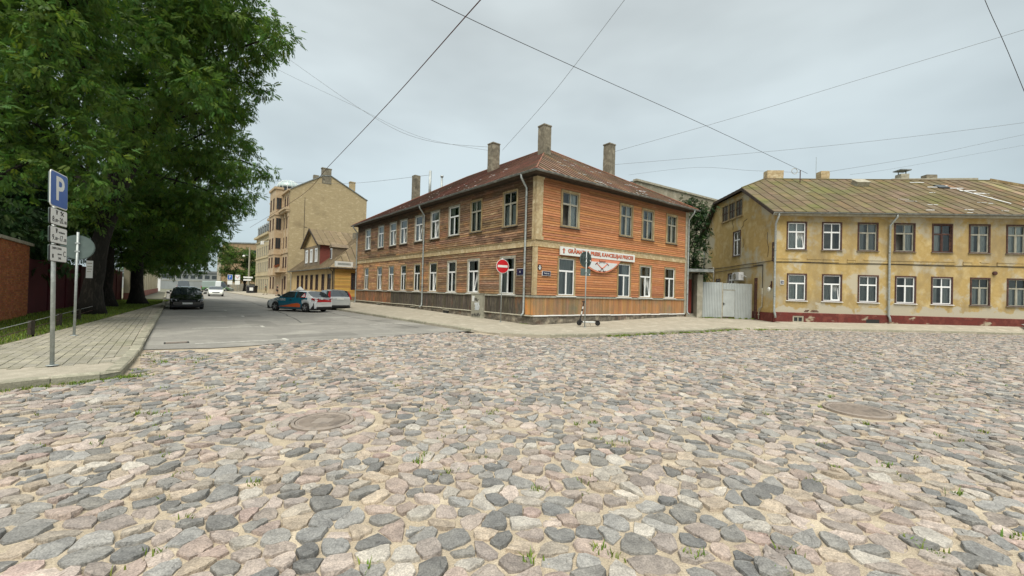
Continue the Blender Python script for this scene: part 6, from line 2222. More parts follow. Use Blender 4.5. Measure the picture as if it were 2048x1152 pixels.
CL_A = [(-14.4,18.7,14.8,1.3), (-18.3,18.4,15.3,1.28), (-18.6,18.9,11.7,1.32), (-12.4,16.8,16.1,0.45), (-16.6,18.7,13.8,1.3), (-15.4,20.3,12.6,1.41), (-14.2,16.8,14.5,1.17), (-20.6,20.5,15.5,1.43), (-13.2,17.0,9.6,1.18), (-18.5,19.3,7.9,1.34), (-17.3,20.1,18.9,0.84), (-16.4,16.7,16.2,0.46), (-18.1,20.0,11.0,1.39), (-16.4,18.0,15.6,1.25), (-13.1,17.5,12.7,1.22), (-11.7,17.2,14.5,0.45), (-13.7,19.6,13.2,1.36), (-12.9,20.2,11.6,0.45), (-20.1,20.3,9.6,1.41), (-14.4,17.5,12.6,1.22), (-12.3,19.9,13.0,0.47), (-12.3,19.1,13.8,0.83), (-12.3,17.4,15.7,0.45), (-17.5,19.4,8.9,1.35), (-19.1,20.3,16.4,1.41), (-15.7,19.4,11.7,1.35), (-20.1,20.4,11.2,1.42), (-18.3,20.0,12.5,1.39), (-18.2,19.1,13.7,1.33), (-15.3,18.2,10.2,1.27), (-14.5,17.5,13.6,1.22), (-17.5,18.6,16.9,1.29), (-15.4,16.9,16.5,0.45), (-13.4,18.7,10.8,1.3), (-14.5,16.8,11.2,1.17), (-12.5,17.4,13.5,1.13), (-14.4,18.1,17.5,0.47), (-13.5,17.7,15.5,1.19), (-16.4,17.5,9.0,1.22), (-9.9,16.9,12.2,0.45), (-14.7,20.0,10.3,1.39), (-15.7,19.6,17.7,1.36), (-20.9,19.5,12.6,1.35), (-24.0,21.0,9.0,1.46), (-23.6,20.2,18.6,1.05), (-27.3,20.7,14.9,1.44), (-19.8,23.0,14.4,1.6), (-24.8,20.8,12.7,1.45), (-23.4,21.5,7.2,1.49), (-16.0,21.7,11.0,1.51), (-21.5,22.2,20.3,1.18), (-25.5,19.8,16.5,1.38), (-29.4,22.9,12.3,1.6), (-19.5,23.6,18.7,1.65), (-21.8,20.1,18.5,1.1), (-23.4,23.8,17.1,1.66), (-25.3,21.9,14.8,1.52), (-17.2,22.3,15.7,1.55), (-20.2,20.6,9.0,1.44), (-25.5,21.0,15.9,1.46), (-26.2,21.3,8.7,1.48), (-29.7,22.3,8.6,1.55), (-22.6,19.9,10.7,1.39), (-21.4,20.6,10.8,1.43), (-22.2,22.9,13.4,1.6), (-20.3,21.6,17.2,1.5), (-23.9,22.0,18.2,1.53), (-20.4,23.5,11.8,1.63), (-19.6,22.0,15.8,1.53), (-15.1,23.0,15.8,1.51), (-17.7,21.2,19.5,1.17), (-14.5,20.9,12.3,1.45), (-26.9,19.7,17.2,1.32), (-25.7,19.1,11.7,1.33), (-26.2,19.4,9.4,1.31), (-26.8,22.9,19.0,1.6), (-15.2,20.6,16.7,1.43), (-16.3,20.6,12.1,1.44), (-26.7,20.9,19.1,1.16), (-28.5,22.9,15.2,1.59), (-22.0,20.2,14.8,1.4), (-31.6,23.0,17.8,1.55), (-19.7,19.5,5.6,1.0), (-19.5,18.5,4.9,0.9)]
CL_B = [(-14.7,21.8,10.9,0.68), (-29.8,27.0,8.1,1.88), (-34.0,27.0,7.1,1.32), (-18.3,28.5,11.1,0.71), (-27.9,27.0,5.6,0.55), (-20.5,24.6,10.6,1.71), (-18.7,25.3,10.9,1.76), (-36.7,27.0,6.2,1.82), (-35.5,27.0,7.6,1.78), (-23.7,27.1,10.1,1.89), (-26.1,27.0,6.5,1.88), (-32.0,27.0,7.4,1.28), (-29.9,27.0,6.2,0.55), (-26.9,27.0,4.3,0.55), (-25.7,27.0,8.4,1.88), (-20.2,25.6,11.9,1.78), (-25.7,27.0,3.1,0.55), (-40.7,30.5,8.2,1.9), (-36.9,30.5,8.2,1.59), (-24.2,30.5,11.1,1.9), (-30.7,30.5,7.7,1.9), (-27.2,31.2,12.0,1.9), (-26.8,27.0,4.8,1.2), (-27.6,29.0,4.0,1.1), (-29.2,29.0,3.6,1.0), (-26.3,25.0,4.5,1.1), (-25.2,26.0,5.3,1.3), (-25.6,25.0,5.4,1.3), (-28.2,26.0,5.2,1.2), (-20.5,23.0,6.4,1.3), (-19.8,23.5,6.8,1.3), (-19.0,24.0,6.6,1.3), (-18.2,24.5,6.6,1.2), (-21.0,24.0,5.4,1.2), (-19.9,24.0,5.6,1.3), (-19.5,25.0,5.5,1.2), (-18.8,25.5,5.7,1.1), (-22.1,24.0,5.7,1.2), (-24.3,26.0,4.4,1.1), (-23.1,26.0,4.4,1.2), (-22.5,27.0,4.6,1.2), (-21.1,27.0,4.6,1.1), (-20.9,22.0,6.1,1.3), (-20.7,21.0,5.6,1.2), (-25.0,29.0,3.3,0.8), (-25.5,28.0,3.8,1.0), (-23.4,29.0,3.6,0.8), (-17.4,25.0,6.9,1.0)]
CL_C = [(-24.7,35.4,8.7,1.51), (-29.6,33.8,7.9,1.9), (-26.5,31.9,9.6,1.9), (-20.3,31.5,8.7,0.64), (-21.1,28.7,10.5,1.9), (-26.6,34.9,9.1,1.9), (-21.9,31.8,10.2,1.9), (-26.7,30.0,9.1,1.9), (-23.1,28.9,10.7,1.9), (-17.7,28.9,9.9,0.58), (-22.9,33.2,10.9,1.9), (-31.1,36.6,10.6,1.9), (-27.9,36.5,8.4,1.9), (-30.7,32.7,10.9,1.9), (-32.8,35.6,8.7,1.9), (-30.2,33.0,3.5,1.1), (-30.1,34.0,4.4,1.4), (-29.7,35.0,3.9,1.2), (-28.8,32.0,5.4,1.5), (-28.1,33.0,5.6,1.5), (-27.5,34.0,5.3,1.4), (-31.0,36.0,3.3,0.9), (-28.8,35.0,3.5,0.9), (-27.4,35.0,4.6,1.3), (-25.6,34.0,5.8,1.3), (-24.1,33.0,6.5,1.2)]
CL_D = [(-29.5,37.8,7.5,1.9), (-34.2,36.9,5.6,1.9), (-30.3,39.1,4.1,1.09), (-29.1,39.5,6.0,1.12), (-31.6,37.9,6.3,1.9), (-35.8,42.8,3.7,0.93), (-37.2,41.6,4.2,1.41), (-34.6,39.8,6.3,1.9), (-33.9,43.5,6.2,1.9), (-37.9,42.0,3.1,0.9), (-37.5,43.0,3.0,0.8), (-34.8,42.0,3.2,1.0), (-31.9,40.0,3.2,0.8), (-31.5,41.0,3.9,1.2), (-30.6,41.0,4.9,1.4), (-39.0,42.0,3.7,1.2), (-34.1,42.0,5.1,1.6), (-35.7,42.0,5.1,1.6), (-37.2,42.0,4.3,1.4), (-29.0,40.0,5.8,1.1)]
big_tree(-20.1, 19.6, .38, 15, CL_A, 'huge ash tree nearest the crossing with a heavy limb over the street', 21, lean=(.5, .3))
big_tree(-25.7, 25.9, .42, 13.5, CL_B, 'second ash tree in the row with a dark trunk behind the round sign', 22)
big_tree(-27.6, 30.2, .40, 12.5, CL_C, 'third ash tree in the row standing close behind its neighbour', 23, dens=62, size=.40)
big_tree(-37.2, 40.4, .48, 12, CL_D, 'farthest thick trunked ash tree in front of the cream wall', 24, dens=50, size=.46)
big_tree(-18.2, 13.2, .36, 11, CL_E, 'leafy ash tree behind the brick wall hanging in from the left edge', 25, dens=98, size=.28)
# slim pale trunk in the park and dark backdrop trees
for x, y, s, lab in ((-26.5, 19.2, 31, 'slim park tree behind the orange brick wall'), (-33, 24.5, 32, 'bushy park tree behind the dark red wall'), (-41, 33, 33, 'dense park tree filling the gap behind the row of trunks')):
    big_tree(x, y, .24, 10, hash_clumps(x, y, 5.4, 4.2, 3.6, 20, s, 1.3, 2.2), lab, s, group='park trees behind the walls', dens=36, size=.5, m='leaf_dark', fork=.3)
# dark tree between the two houses
big_tree(14.9, 34.2, .2, 8.8, [(14.3, 33.0, 8.2, .8), (15.0, 33.2, 9.0, .7), (14.4, 33.2, 6.8, .9), (15.2, 33.4, 7.6, .9), (14.3, 33.2, 5.4, .9), (15.1, 33.4, 6.2, .9), (14.4, 33.2, 4.0, .9), (15.2, 33.4, 4.8, .8), (14.9, 33.4, 3.2, .8), (15.4, 33.8, 8.4, .7), (14.6, 34.4, 9.6, .6), (15.5, 33.4, 3.6, .6)], 'dark green ash tree growing between the brown and the yellow house', 41, group='street trees', dens=80, size=.36, m='leaf_dark', fork=.3)
# round street tree far away
big_tree(-62.3, 95.5, .3, 11, hash_clumps(-63, 95.5, 6.9, 3.5, 3.9, 24, 51, 1.2, 1.9) + [(-66.4, 94.5, 5, 1.1), (-60.0, 94.5, 4.6, 1.1)], 'round green street tree far down the street by the brick block', 51, group='street trees', dens=45, size=.52, m='leaf_far', fork=.25)
# ================================================================ cars
MT['carglass'] = plain('car_glass', (.03, .04, .045), rough=.04, spec=.8, coat=.6)
MT['lamp_red'] = plain('tail_lamp_red', (.42, .02, .02), rough=.2, coat=.5)
MT['lamp_clear'] = plain('headlamp_clear', (.62, .66, .68), rough=.12, coat=.6)
MT['rim'] = plain('alloy_rim', (.46, .47, .48), rough=.35, metal=.6)
MT['plate'] = plain('number_plate', (.75, .75, .72), rough=.4)
MT['chrome'] = plain('chrome', (.6, .62, .63), rough=.15, metal=.9)


def paint(name, c, rough=.28):
    return plain(name, c, rough=rough, coat=.8, vary=.03, spec=.5)


def car(label, loc, rz, paint_m, L=4.3, W=1.78, H=1.45, kind='hatch', belt=(.92, .98), cat='car', group='cars on the street', details=True, mats2=None, panel=None, wheel_r=.31, name='car'):
    t = thing(name, label, cat, loc, rz, group)
    f, r = L / 2, -L / 2
    K = {'hatch': dict(cowl=f - 1.12, roof=f - 1.95, rq=r + .72, rb=r + .22, hood=.98, nose=.70, tail=.92, tailz=.98),
         'sedan': dict(cowl=f - 1.30, roof=f - 2.15, rq=r + 1.35, rb=r + .62, hood=.95, nose=.68, tail=.98, tailz=1.02),
         'wagon': dict(cowl=f - 1.0, roof=f - 1.85, rq=r + .55, rb=r + .12, hood=1.02, nose=.75, tail=1.0, tailz=1.0),
         'van': dict(cowl=f - .72, roof=f - 1.75, rq=r + .12, rb=r + .04, hood=1.12, nose=.8, tail=1.2, tailz=1.3)}[kind]
    wx = (f - .86, r + .80) if kind != 'van' else (f - .95, r + 1.1)
    top = [(r, K['tailz'] - .12 if kind != 'van' else H - .25), (r + .05, K['tailz'] if kind != 'van' else H - .06), (K['rb'], K['tailz'] + .02 if kind != 'van' else H - .04), (K['rq'], H - .05), ((K['rq'] + K['roof']) / 2, H), (K['roof'], H - .03), (K['cowl'], K['hood']),
           (f - .35, K['nose'] + .10), (f - .08, K['nose']), (f, K['nose'] - .16)]
    tx, tz = [p[0] for p in top], [p[1] for p in top]
    xs = set(np.round(np.linspace(r, f, 22), 3)) | {round(x, 3) for x in tx}
    B = (K['roof'] + K['rq']) / 2 + .12
    for x in (B - .05, B + .05, K['rq'] + .28, K['rq'] + .18, K['cowl'] - .30):
        xs.add(round(x, 3))
    for w in wx:
        for q in (-1.12, -1, -.75, -.4, 0, .4, .75, 1, 1.12):
            xs.add(round(w + q * (wheel_r + .05), 3))
    xs = sorted(xs)
    xs = [x for i, x in enumerate(xs) if i == 0 or x - xs[i - 1] > .018]

    def rows(x):
        u = abs(x) / (L / 2)
        hw = W / 2 * (1 - .16 * u ** 7 - .02 * u ** 2)
        zt = float(np.interp(x, tx, tz))
        zb = min(float(np.interp(x, [r, f], [belt[1], belt[0]])), zt - .03)
        bot = .21 + .08 * max(0, u - .85) / .15
        for w in wx:
            R = wheel_r + .05
            if abs(x - w) < R: bot = max(bot, wheel_r + math.sqrt(R * R - (x - w) ** 2) - .01)
        bot = min(bot, zb - .05)
        g_ = zt - zb
        h = zb - bot
        R_ = [(hw * .93, bot), (hw * .99, bot + h * .35), (hw, bot + h * .62), (hw * .965, zb)]
        if g_ > .12:
            y4 = hw * .965 - .30 * g_
            if kind == 'van': y4 = hw * .965 - .10 * g_
            R_ += [(y4, zb + g_ * .87), (y4 * .70, zt - .015), (0, zt)]
        else:
            R_ += [(hw * .88, zb + g_ * .7), (hw * .55, zt - .008), (0, zt)]
        return R_
    body, gl = MB(), {'side_window': MB(), 'windscreen': MB(), 'rear_window': MB()}
    RR = [rows(x) for x in xs]
    for i in range(len(xs) - 1):
        xm = (xs[i] + xs[i + 1]) / 2
        for j in range(6):
            for s in (1, -1):
                p = [(xs[i], s * RR[i][j][0], RR[i][j][1]), (xs[i + 1], s * RR[i + 1][j][0], RR[i + 1][j][1]), (xs[i + 1], s * RR[i + 1][j + 1][0], RR[i + 1][j + 1][1]), (xs[i], s * RR[i][j + 1][0], RR[i][j + 1][1])]
                if s < 0: p = p[::-1]
                tgt, mi = body, 0
                if j == 3:
                    lo_x = K['rq'] + .28 if kind != 'wagon' else r + .35
                    if kind == 'van':
                        if K['roof'] - .5 < xm < K['cowl'] - .25: tgt = gl['side_window']
                    elif lo_x < xm < K['cowl'] - .28 and not (B - .05 < xm < B + .05): tgt = gl['side_window']
                    elif kind in ('wagon',) and r + .3 < xm < K['rq'] + .18: tgt = gl['side_window']
                if j in (4, 5):
                    if K['roof'] < xm < K['cowl'] - .03: tgt = gl['windscreen']
                    elif K['rb'] < xm < K['rq'] and kind != 'van': tgt = gl['rear_window']
                if tgt is body and panel: mi = panel(xm, j, s, (RR[i][j][1] + RR[i][min(6, j + 1)][1]) / 2)
                tgt.add(p, [(0, 1, 2, 3)], mi)
    for i, s in ((0, 1), (len(xs) - 1, -1)):
        pl = [(xs[i], y, z) for y, z in RR[i]] + [(xs[i], -y, z) for y, z in RR[i][:-1][::-1]]
        body.add(pl if s < 0 else pl[::-1], [tuple(range(len(pl)))])
    bo = body.build('body', [paint_m] + (mats2 or []), t, smooth=True)
    for nm, m_ in gl.items():
        if m_.f: m_.build(nm, MT['carglass'], t, smooth=True)
    MB().box(r + .12, f - .12, -W / 2 + .10, W / 2 - .10, .16, .62).build('underbody', MT['black'], t)
    for w in wx:
        for s in (1, -1):
            wob = MB().lathe([(wheel_r * .62, .10), (wheel_r * .93, .105), (wheel_r, .06), (wheel_r, -.06), (wheel_r * .93, -.105), (wheel_r * .6, -.1)], (0, 0, 0), 20, axis='y').build('wheel', MT['rubber'], t, (w, s * (W / 2 - .125), wheel_r), smooth=True)
            rm = MB().lathe([(wheel_r * .66, .106 * s), (wheel_r * .60, .112 * s), (wheel_r * .55, .085 * s), (.01, .085 * s)], (0, 0, 0), 20, axis='y', tint=(.18, .18, .18))
            for k in range(5):
                a = 2 * math.pi * k / 5 + .3
                rm.beam((0, .105 * s, 0), (wheel_r * .60 * math.cos(a), .105 * s, wheel_r * .60 * math.sin(a)), .055, .02, up=(0, 1, 0))
            rm.lathe([(.05, .118 * s), (.05, .1 * s)], (0, 0, 0), 10, axis='y')
            rm.build('rim', MT['rim'], wob)
    hz = K['nose'] - .04
    for s in (1, -1):
        MB().prism([(f - .02, s * W * .30, hz), (f - .05, s * W * .30, hz - .13), (f - .10, s * W * .44, hz - .11), (f - .34, s * W * .485, hz + .06), (f - .16, s * W * .42, hz + .06)], (.012, s * .012, .012)).build('headlight', MT['lamp_clear'], t)
        if kind == 'van':
            MB().box(r - .015, r + .03, s * (W / 2 - .14), s * (W / 2 - .03), .7, 1.3).build('tail_light', MT['lamp_red'], t)
        elif kind == 'wagon':
            MB().prism([(r + .0, s * (W / 2 - .17), .82), (r + .10, s * (W / 2 - .035), .82), (r + .30, s * (W / 2 - .085), 1.18), (r + .44, s * (W / 2 - .185), 1.42), (r + .30, s * (W / 2 - .24), 1.42), (r + .08, s * (W / 2 - .17), 1.1)], (-.03, s * .03, .0)).build('tail_light', MT['lamp_red'], t)
        else:
            MB().prism([(r - .012, s * W * .26, .90), (r - .012, s * W * .26, .80), (r + .03, s * W * .42, .78), (r + .28, s * W * .475, .86), (r + .26, s * W * .475, .96), (r + .03, s * W * .43, .94)], (-.01, s * .022, 0)).build('tail_light', MT['lamp_red'], t)
        m_ = MB().prism([(K['cowl'] - .18, s * (W / 2 - .04), 1.0), (K['cowl'] - .18, s * (W / 2 + .17), 1.02), (K['cowl'] - .18, s * (W / 2 + .17), 1.15), (K['cowl'] - .18, s * (W / 2 + .02), 1.13)], (-.09, 0, 0)).build('mirror', MT['black'] if kind == 'hatch' else paint_m, t)
        if details:
            for hx in (B + .35, B - .62):
                MB().box(hx - .1, hx + .1, s * (W / 2 - .01), s * (W / 2 + .022), .82, .85).build('handle', MT['chrome'], t)
    MB().box(f - .03, f + .012, -.26, .26, .36, .47).build('number_plate', MT['plate'], t)
    MB().box(f - .06, f + .004, -.42, .42, .50, .62).build('grille', MT['black'], t)
    MB().box(f - .10, f - .002, -W * .36, W * .36, .24, .33).build('air_intake', MT['black'], t)
    pz = .58 if kind in ('hatch',) else .80
    MB().box(r - .014, r + .03, -.26, .26, pz, pz + .11).build('number_plate', MT['plate'], t)
    MB().box(r - .006, r + .05, -W * .38, W * .38, .26, .38).build('rear_bumper_strip', MT['black'], t)
    return t


# driving school hatchback turning across the street
p_white, p_teal, p_orange, p_navy = paint('paint_white', (.74, .76, .76)), paint('wrap_teal', (.008, .125, .19)), paint('wrap_orange', (.62, .115, .03)), paint('wrap_navy', (.03, .05, .13))


def wrap(x, j, s, z):
    if j <= 3 and -1.05 < x < 1.32 and (j >= 1 or x < 1.0):
        return 1
    if j == 2 and -1.55 < x <= -1.05: return 1
    if j == 3 and -1.35 < x <= -1.05: return 1
    return 0


tx_ = car('white and teal driving school hatchback with orange stripe turning across the street', (-14.75, 28.55, .018), rad(161), p_white, L=4.30, W=1.78, H=1.45, kind='hatch', mats2=[p_teal, p_orange], panel=wrap)
put_text('EINŠTEINS', .235, MT['signwhite'], tx_, (.82, .893, .80), rad(180), depth=.002, xscale=.95)
put_text('EINŠTEINS', .235, MT['signwhite'], tx_, (.82, -.893, .80), 0, depth=.002, xscale=.95)
MB().prism([(.95, .885, .33), (-.98, .885, .33), (-.98, .885, .52), (-.75, .885, .60), (-.3, .885, .55), (.2, .885, .44)], (0, .012, 0)).build('orange_stripe', p_orange, tx_)
cone = MB().add([(-.2, -.2, 1.46), (.2, -.2, 1.46), (.2, .2, 1.46), (-.2, .2, 1.46), (0, -.05, 1.70), (0, .05, 1.70)], [(0, 1, 4), (1, 2, 5, 4), (2, 3, 5), (3, 0, 4, 5), (0, 3, 2, 1)]).build('roof_sign', MT['signwhite'], tx_)
MB().box(-.3, .3, -.26, .26, 1.43, 1.47).build('roof_sign_base', MT['black'], tx_)
# warning triangles on the rear quarter and the back
for pts, nm in (([(-1.42, .90, .99), (-1.02, .90, .99), (-1.28, .79, 1.30)], 'a'),):
    q_ = MB().prism(pts, (0, .016, 0)).build('learner_triangle', MT['signred'], tx_)
    c_ = Vector((sum(p[0] for p in pts) / 3, sum(p[1] for p in pts) / 3, sum(p[2] for p in pts) / 3))
    MB().prism([tuple(c_ + (Vector(p) - c_) * .68 + Vector((0, .018, 0))) for p in pts], (0, .004, 0)).build('triangle_face', MT['signwhite'], q_)
    put_text('M', .11, MT['black'], q_, (c_.x, c_.y + .026, c_.z - .02), rad(180), depth=.002)
r_ = -2.15
MB().prism([(r_ - .004, .62, .70), (r_ - .004, -.62, .70), (r_ - .004, -.62, .80), (r_ - .004, .30, .90), (r_ - .004, .62, .78)], (-.008, 0, 0)).build('rear_wrap', MT['signred'], tx_)
MB().prism([(r_ + .01, .6, .885), (r_ - .008, -.6, .885), (r_ - .008, -.6, .945), (r_ - .008, .6, .945)], (-.006, 0, 0)).build('rear_wrap', p_navy, tx_)
q_ = MB().prism([(r_ - .02, .36, .86), (r_ - .02, .10, .86), (r_ - .02, .23, 1.06)], (-.006, 0, 0)).build('learner_triangle', MT['signwhite'], tx_)

car('silver hatchback parked with its tail to the camera beside the driving school car', (-14.35, 32.75, .018), rad(130), paint('paint_silver', (.47, .49, .49), .32), L=4.25, W=1.76, H=1.56, kind='wagon')
car('glossy black saloon parked nose on at the left kerb', (-22.55, 28.45, .018), rad(-50), paint('paint_black', (.010, .010, .012), .12), L=4.7, W=1.80, H=1.44, kind='sedan', group='cars on the street')
car('pale silver saloon parked right behind the black one', (-26.9, 33.9, .018), rad(-50), paint('paint_pale', (.50, .54, .55), .25), L=4.4, W=1.78, H=1.47, kind='hatch')
car('white saloon driving towards the camera in the middle of the street', (-43.0, 59.6, .018), rad(-54), paint('paint_white2', (.80, .82, .76), .3), L=4.5, W=1.82, H=1.44, kind='sedan')
car('small white delivery van parked far back at the left kerb', (-60.5, 75.5, .018), rad(-50), paint('paint_white3', (.78, .80, .80), .3), L=4.8, W=1.9, H=2.25, kind='van', cat='van')
p_green = paint('paint_van_green', (.06, .16, .04))


def vanwrap(x, j, s, z):
    if j <= 1 or (j == 2 and (x > .3 or x < -1.6)) or (j in (3, 4) and x > 1.0): return 1
    if j in (2, 3, 4) and x < -.2: return 2
    return 0


gv_ = car('green and white panel van crossing at the far end of the street', (-70.6, 98.5, .02), rad(8), paint('paint_van_white', (.62, .66, .66)), L=6.4, W=2.0, H=2.5, kind='van', cat='van', mats2=[p_green, paint('van_grey', (.22, .27, .24))], panel=vanwrap, wheel_r=.36)

# ================================================================ people
MT['skin'] = plain('skin', (.45, .27, .19), rough=.6)
MT['hair'] = plain('hair', (.03, .022, .016), rough=.7)


def skin_mesh(name, V, E, R, m, parent, sub=1):
    me = bpy.data.meshes.new(name)
    me.from_pydata(V, E, [])
    o = bpy.data.objects.new(name, me)
    COL.objects.link(o)
    sk = o.modifiers.new('skin', 'SKIN')
    for i, r in enumerate(R):
        me.skin_vertices[0].data[i].radius = (r, r) if not isinstance(r, tuple) else r
    me.skin_vertices[0].data[0].use_root = True
    sb = o.modifiers.new('sub', 'SUBSURF')
    sb.levels = sb.render_levels = sub
    dgr = bpy.context.evaluated_depsgraph_get()
    m2 = bpy.data.meshes.new_from_object(o.evaluated_get(dgr))
    bpy.data.objects.remove(o)
    m2.materials.clear()
    m2.materials.append(m)
    at = m2.attributes.new('tint', 'FLOAT_COLOR', 'FACE')
    at.data.foreach_set('color', np.ones(len(m2.polygons) * 4, dtype=np.float32))
    m2.polygons.foreach_set('use_smooth', [True] * len(m2.polygons))
    return link(name, m2, parent)


def person(label, loc, rz, shirt, trousers, shorts=False, stride=.28):
    t = thing('person', label, 'person', loc, rz, 'people walking on the far pavement')
    s = stride
    V = [(0, 0, .95), (0, 0, 1.15), (0.01, 0, 1.38), (.01, 0, 1.48), (.03, 0, 1.55), (.03, 0, 1.68),
         (0, .10, .9), (s * .5, .10, .50), (s * .75, .10, .09), (s * .75 + .15, .10, .035),
         (0, -.10, .9), (-s * .25, -.10, .50), (-s * .85, -.10, .12), (-s * .85 + .13, -.10, .04),
         (0, .19, 1.40), (-.06, .25, 1.13), (.08, .25, .90), (.12, .25, .82),
         (0, -.19, 1.40), (.04, -.25, 1.13), (.2, -.24, .95), (.25, -.24, .88)]
    E = [(0, 1), (1, 2), (2, 3), (3, 4), (4, 5), (0, 6), (6, 7), (7, 8), (8, 9), (0, 10), (10, 11), (11, 12), (12, 13), (2, 14), (14, 15), (15, 16), (16, 17), (2, 18), (18, 19), (19, 20), (20, 21)]
    R = [.13, .125, .14, .06, .085, .085, .085, .06, .045, .04, .085, .06, .045, .04, .06, .045, .035, .03, .06, .045, .035, .03]
    skin_mesh('body', V, E, R, MT['skin'], t)
    skin_mesh('shirt', [V[0], V[1], V[2], V[14], V[15], V[18], V[19]], [(0, 1), (1, 2), (2, 3), (3, 4), (2, 5), (5, 6)], [.155, .145, .16, .08, .065, .08, .065], shirt, t)
    k = .62
    kn = lambda a, b: tuple(a[i] + (b[i] - a[i]) * k for i in range(3))
    if shorts:
        skin_mesh('shorts', [(0, 0, .96), V[6], kn(V[6], V[7]), V[10], kn(V[10], V[11])], [(0, 1), (1, 2), (0, 3), (3, 4)], [.15, .11, .095, .11, .095], trousers, t)
    else:
        skin_mesh('trousers', [(0, 0, .96), V[6], V[7], V[8], V[10], V[11], V[12]], [(0, 1), (1, 2), (2, 3), (0, 4), (4, 5), (5, 6)], [.15, .11, .08, .065, .11, .08, .065], trousers, t)
    skin_mesh('hair', [(.0, 0, 1.62), (.01, 0, 1.73)], [(0, 1)], [.095, .085], MT['hair'], t)
    for q in (9, 13):
        MB().box(V[q][0] - .2, V[q][0] + .06, V[q][1] - .05, V[q][1] + .05, 0 if q == 9 else .01, .09).build('shoe', MT['black'], t)
    return t


person('walker in a camouflage green jacket and pale trousers on the far pavement', (-41.2, 68.6, .24), rad(200), plain('camo', (.17, .19, .12), vary=.5, scale=9), plain('khaki', (.42, .37, .25)))
person('walker in black shirt and shorts by the tan tenement door', (-34.9, 61.0, .24), rad(20), plain('black_cloth', (.02, .02, .022)), plain('grey_shorts', (.05, .05, .055)), True, .2)

# ================================================================ signs, poles, street furniture
def pole(t, h, r=.03, z0=0):
    MB().tube([(0, 0, z0 - .05), (0, 0, h)], r, 12).lathe([(r + .06, .0), (r + .05, .012)], (0, 0, 0), 12).build('pole', MT['steel'], t, smooth=True)


def disc(mb, r, y0, y1, z, n=28):
    return mb.lathe([(r, y0), (r, y1)], (0, 0, z), n, axis='y')


# parking sign with three plates
def sx(x, a=116):
    return x * math.cos(rad(a)), x * math.sin(rad(a))


ps = thing('parking_sign', 'tall blue P parking sign with three white time plates on the left pavement', 'road sign', (-8.53, 7.66, .125), rad(116))
ps.rotation_euler = (Matrix.Rotation(rad(-1.5), 3, 'Y') @ Matrix.Rotation(rad(118), 3, 'Z')).to_euler()   # the pole leans a little
pole(ps, 3.55, .032)
pr = lambda x0, x1, z0, z1, c=.05: [(x0 + c, z0), (x1 - c, z0), (x1 - c * .3, z0 + c * .3), (x1, z0 + c), (x1, z1 - c), (x1 - c * .3, z1 - c * .3), (x1 - c, z1), (x0 + c, z1), (x0 + c * .3, z1 - c * .3), (x0, z1 - c), (x0, z0 + c), (x0 + c * .3, z0 + c * .3)]


def plate(t, x0, x1, z0, z1, y, m, name, c=.05, th=.012):
    return MB().prism([(x, y, z) for x, z in pr(x0, x1, z0, z1, c)], (0, th, 0)).build(name, m, t)


Z = -.125
pl0 = plate(ps, -.32, .32, 3.07 + Z, 3.73 + Z, -.065, MT['signwhite'], 'p_plate')
plate(ps, -.30, .30, 3.09 + Z, 3.71 + Z, -.071, MT['signblue'], 'plate_face', .045, .005).parent = pl0
MB().box(-.32, .32, -.05, -.035, 3.12 + Z, 3.68 + Z).build('plate_back', MT['signback'], ps)
put_text('P', .62, MT['signwhite'], pl0, (0, -.074, 3.40 + Z), depth=.002, offset=.012, xscale=1.05)
for k, (z0, z1) in enumerate(((2.735, 3.045), (2.395, 2.71), (2.055, 2.37))):
    q = plate(ps, -.31, .31, z0 + Z, z1 + Z, -.065, MT['black'], 'time_plate', .03)
    plate(ps, -.298, .298, z0 + .012 + Z, z1 - .012 + Z, -.070, MT['signwhite'], 'plate_face', .025, .004).parent = q
    plate(ps, -.31, .31, z0 + .01 + Z, z1 - .01 + Z, -.045, MT['signback'], 'plate_back', .03, .008).parent = q
    zc_ = (z0 + z1) / 2 + Z
    if k < 2:
        put_text(('8.', '9.')[k], .15, MT['black'], q, (-.20, -.072, zc_ - .055), depth=.001)
        put_text('00', .085, MT['black'], q, (-.10, -.072, zc_ - .07), depth=.001)
        put_text(('–20.', '–17.')[k], .15, MT['black'], q, (.06, -.072, zc_ - .055), depth=.001, xscale=.85)
        put_text('00', .085, MT['black'], q, (.235, -.072, zc_ - .07), depth=.001)
        MB().box(-.13, -.05, -.0725, -.071, zc_ + .105, zc_ + .12).prism([(-.12, -.072, zc_ + .10), (-.06, -.072, zc_ + .10), (-.075, -.072, zc_ + .04), (-.105, -.072, zc_ + .04)], (0, .001, 0)).build('cup_symbol', MT['black'], q)
        if k == 0:
            MB().beam((.05, -.072, zc_ + .04), (.15, -.072, zc_ + .115), .002, .018, up=(0, 1, 0)).beam((.15, -.072, zc_ + .04), (.05, -.072, zc_ + .115), .002, .018, up=(0, 1, 0)).beam((.03, -.072, zc_ + .10), (.08, -.072, zc_ + .13), .002, .03, up=(0, 1, 0)).build('hammer_symbol', MT['black'], q)
        else:
            put_text('brīvdienās', .055, MT['black'], q, (.10, -.072, zc_ + .06), depth=.001)
    else:
        put_text('TARIFU ZONA', .055, MT['black'], q, (-.08, -.072, zc_ + .09), depth=.001)
        put_text('C', .15, MT['black'], q, (.21, -.072, zc_ - .0), depth=.001)
        put_text('tālrunis', .05, MT['black'], q, (.03, -.072, zc_ - .01), depth=.001)
        put_text('SMS', .06, MT['black'], q, (.03, -.072, zc_ - .09), depth=.001)
        MB().box(-.24, -.19, -.072, -.071, zc_ - .09, zc_ - .02).build('phone_symbol', MT['black'], q)
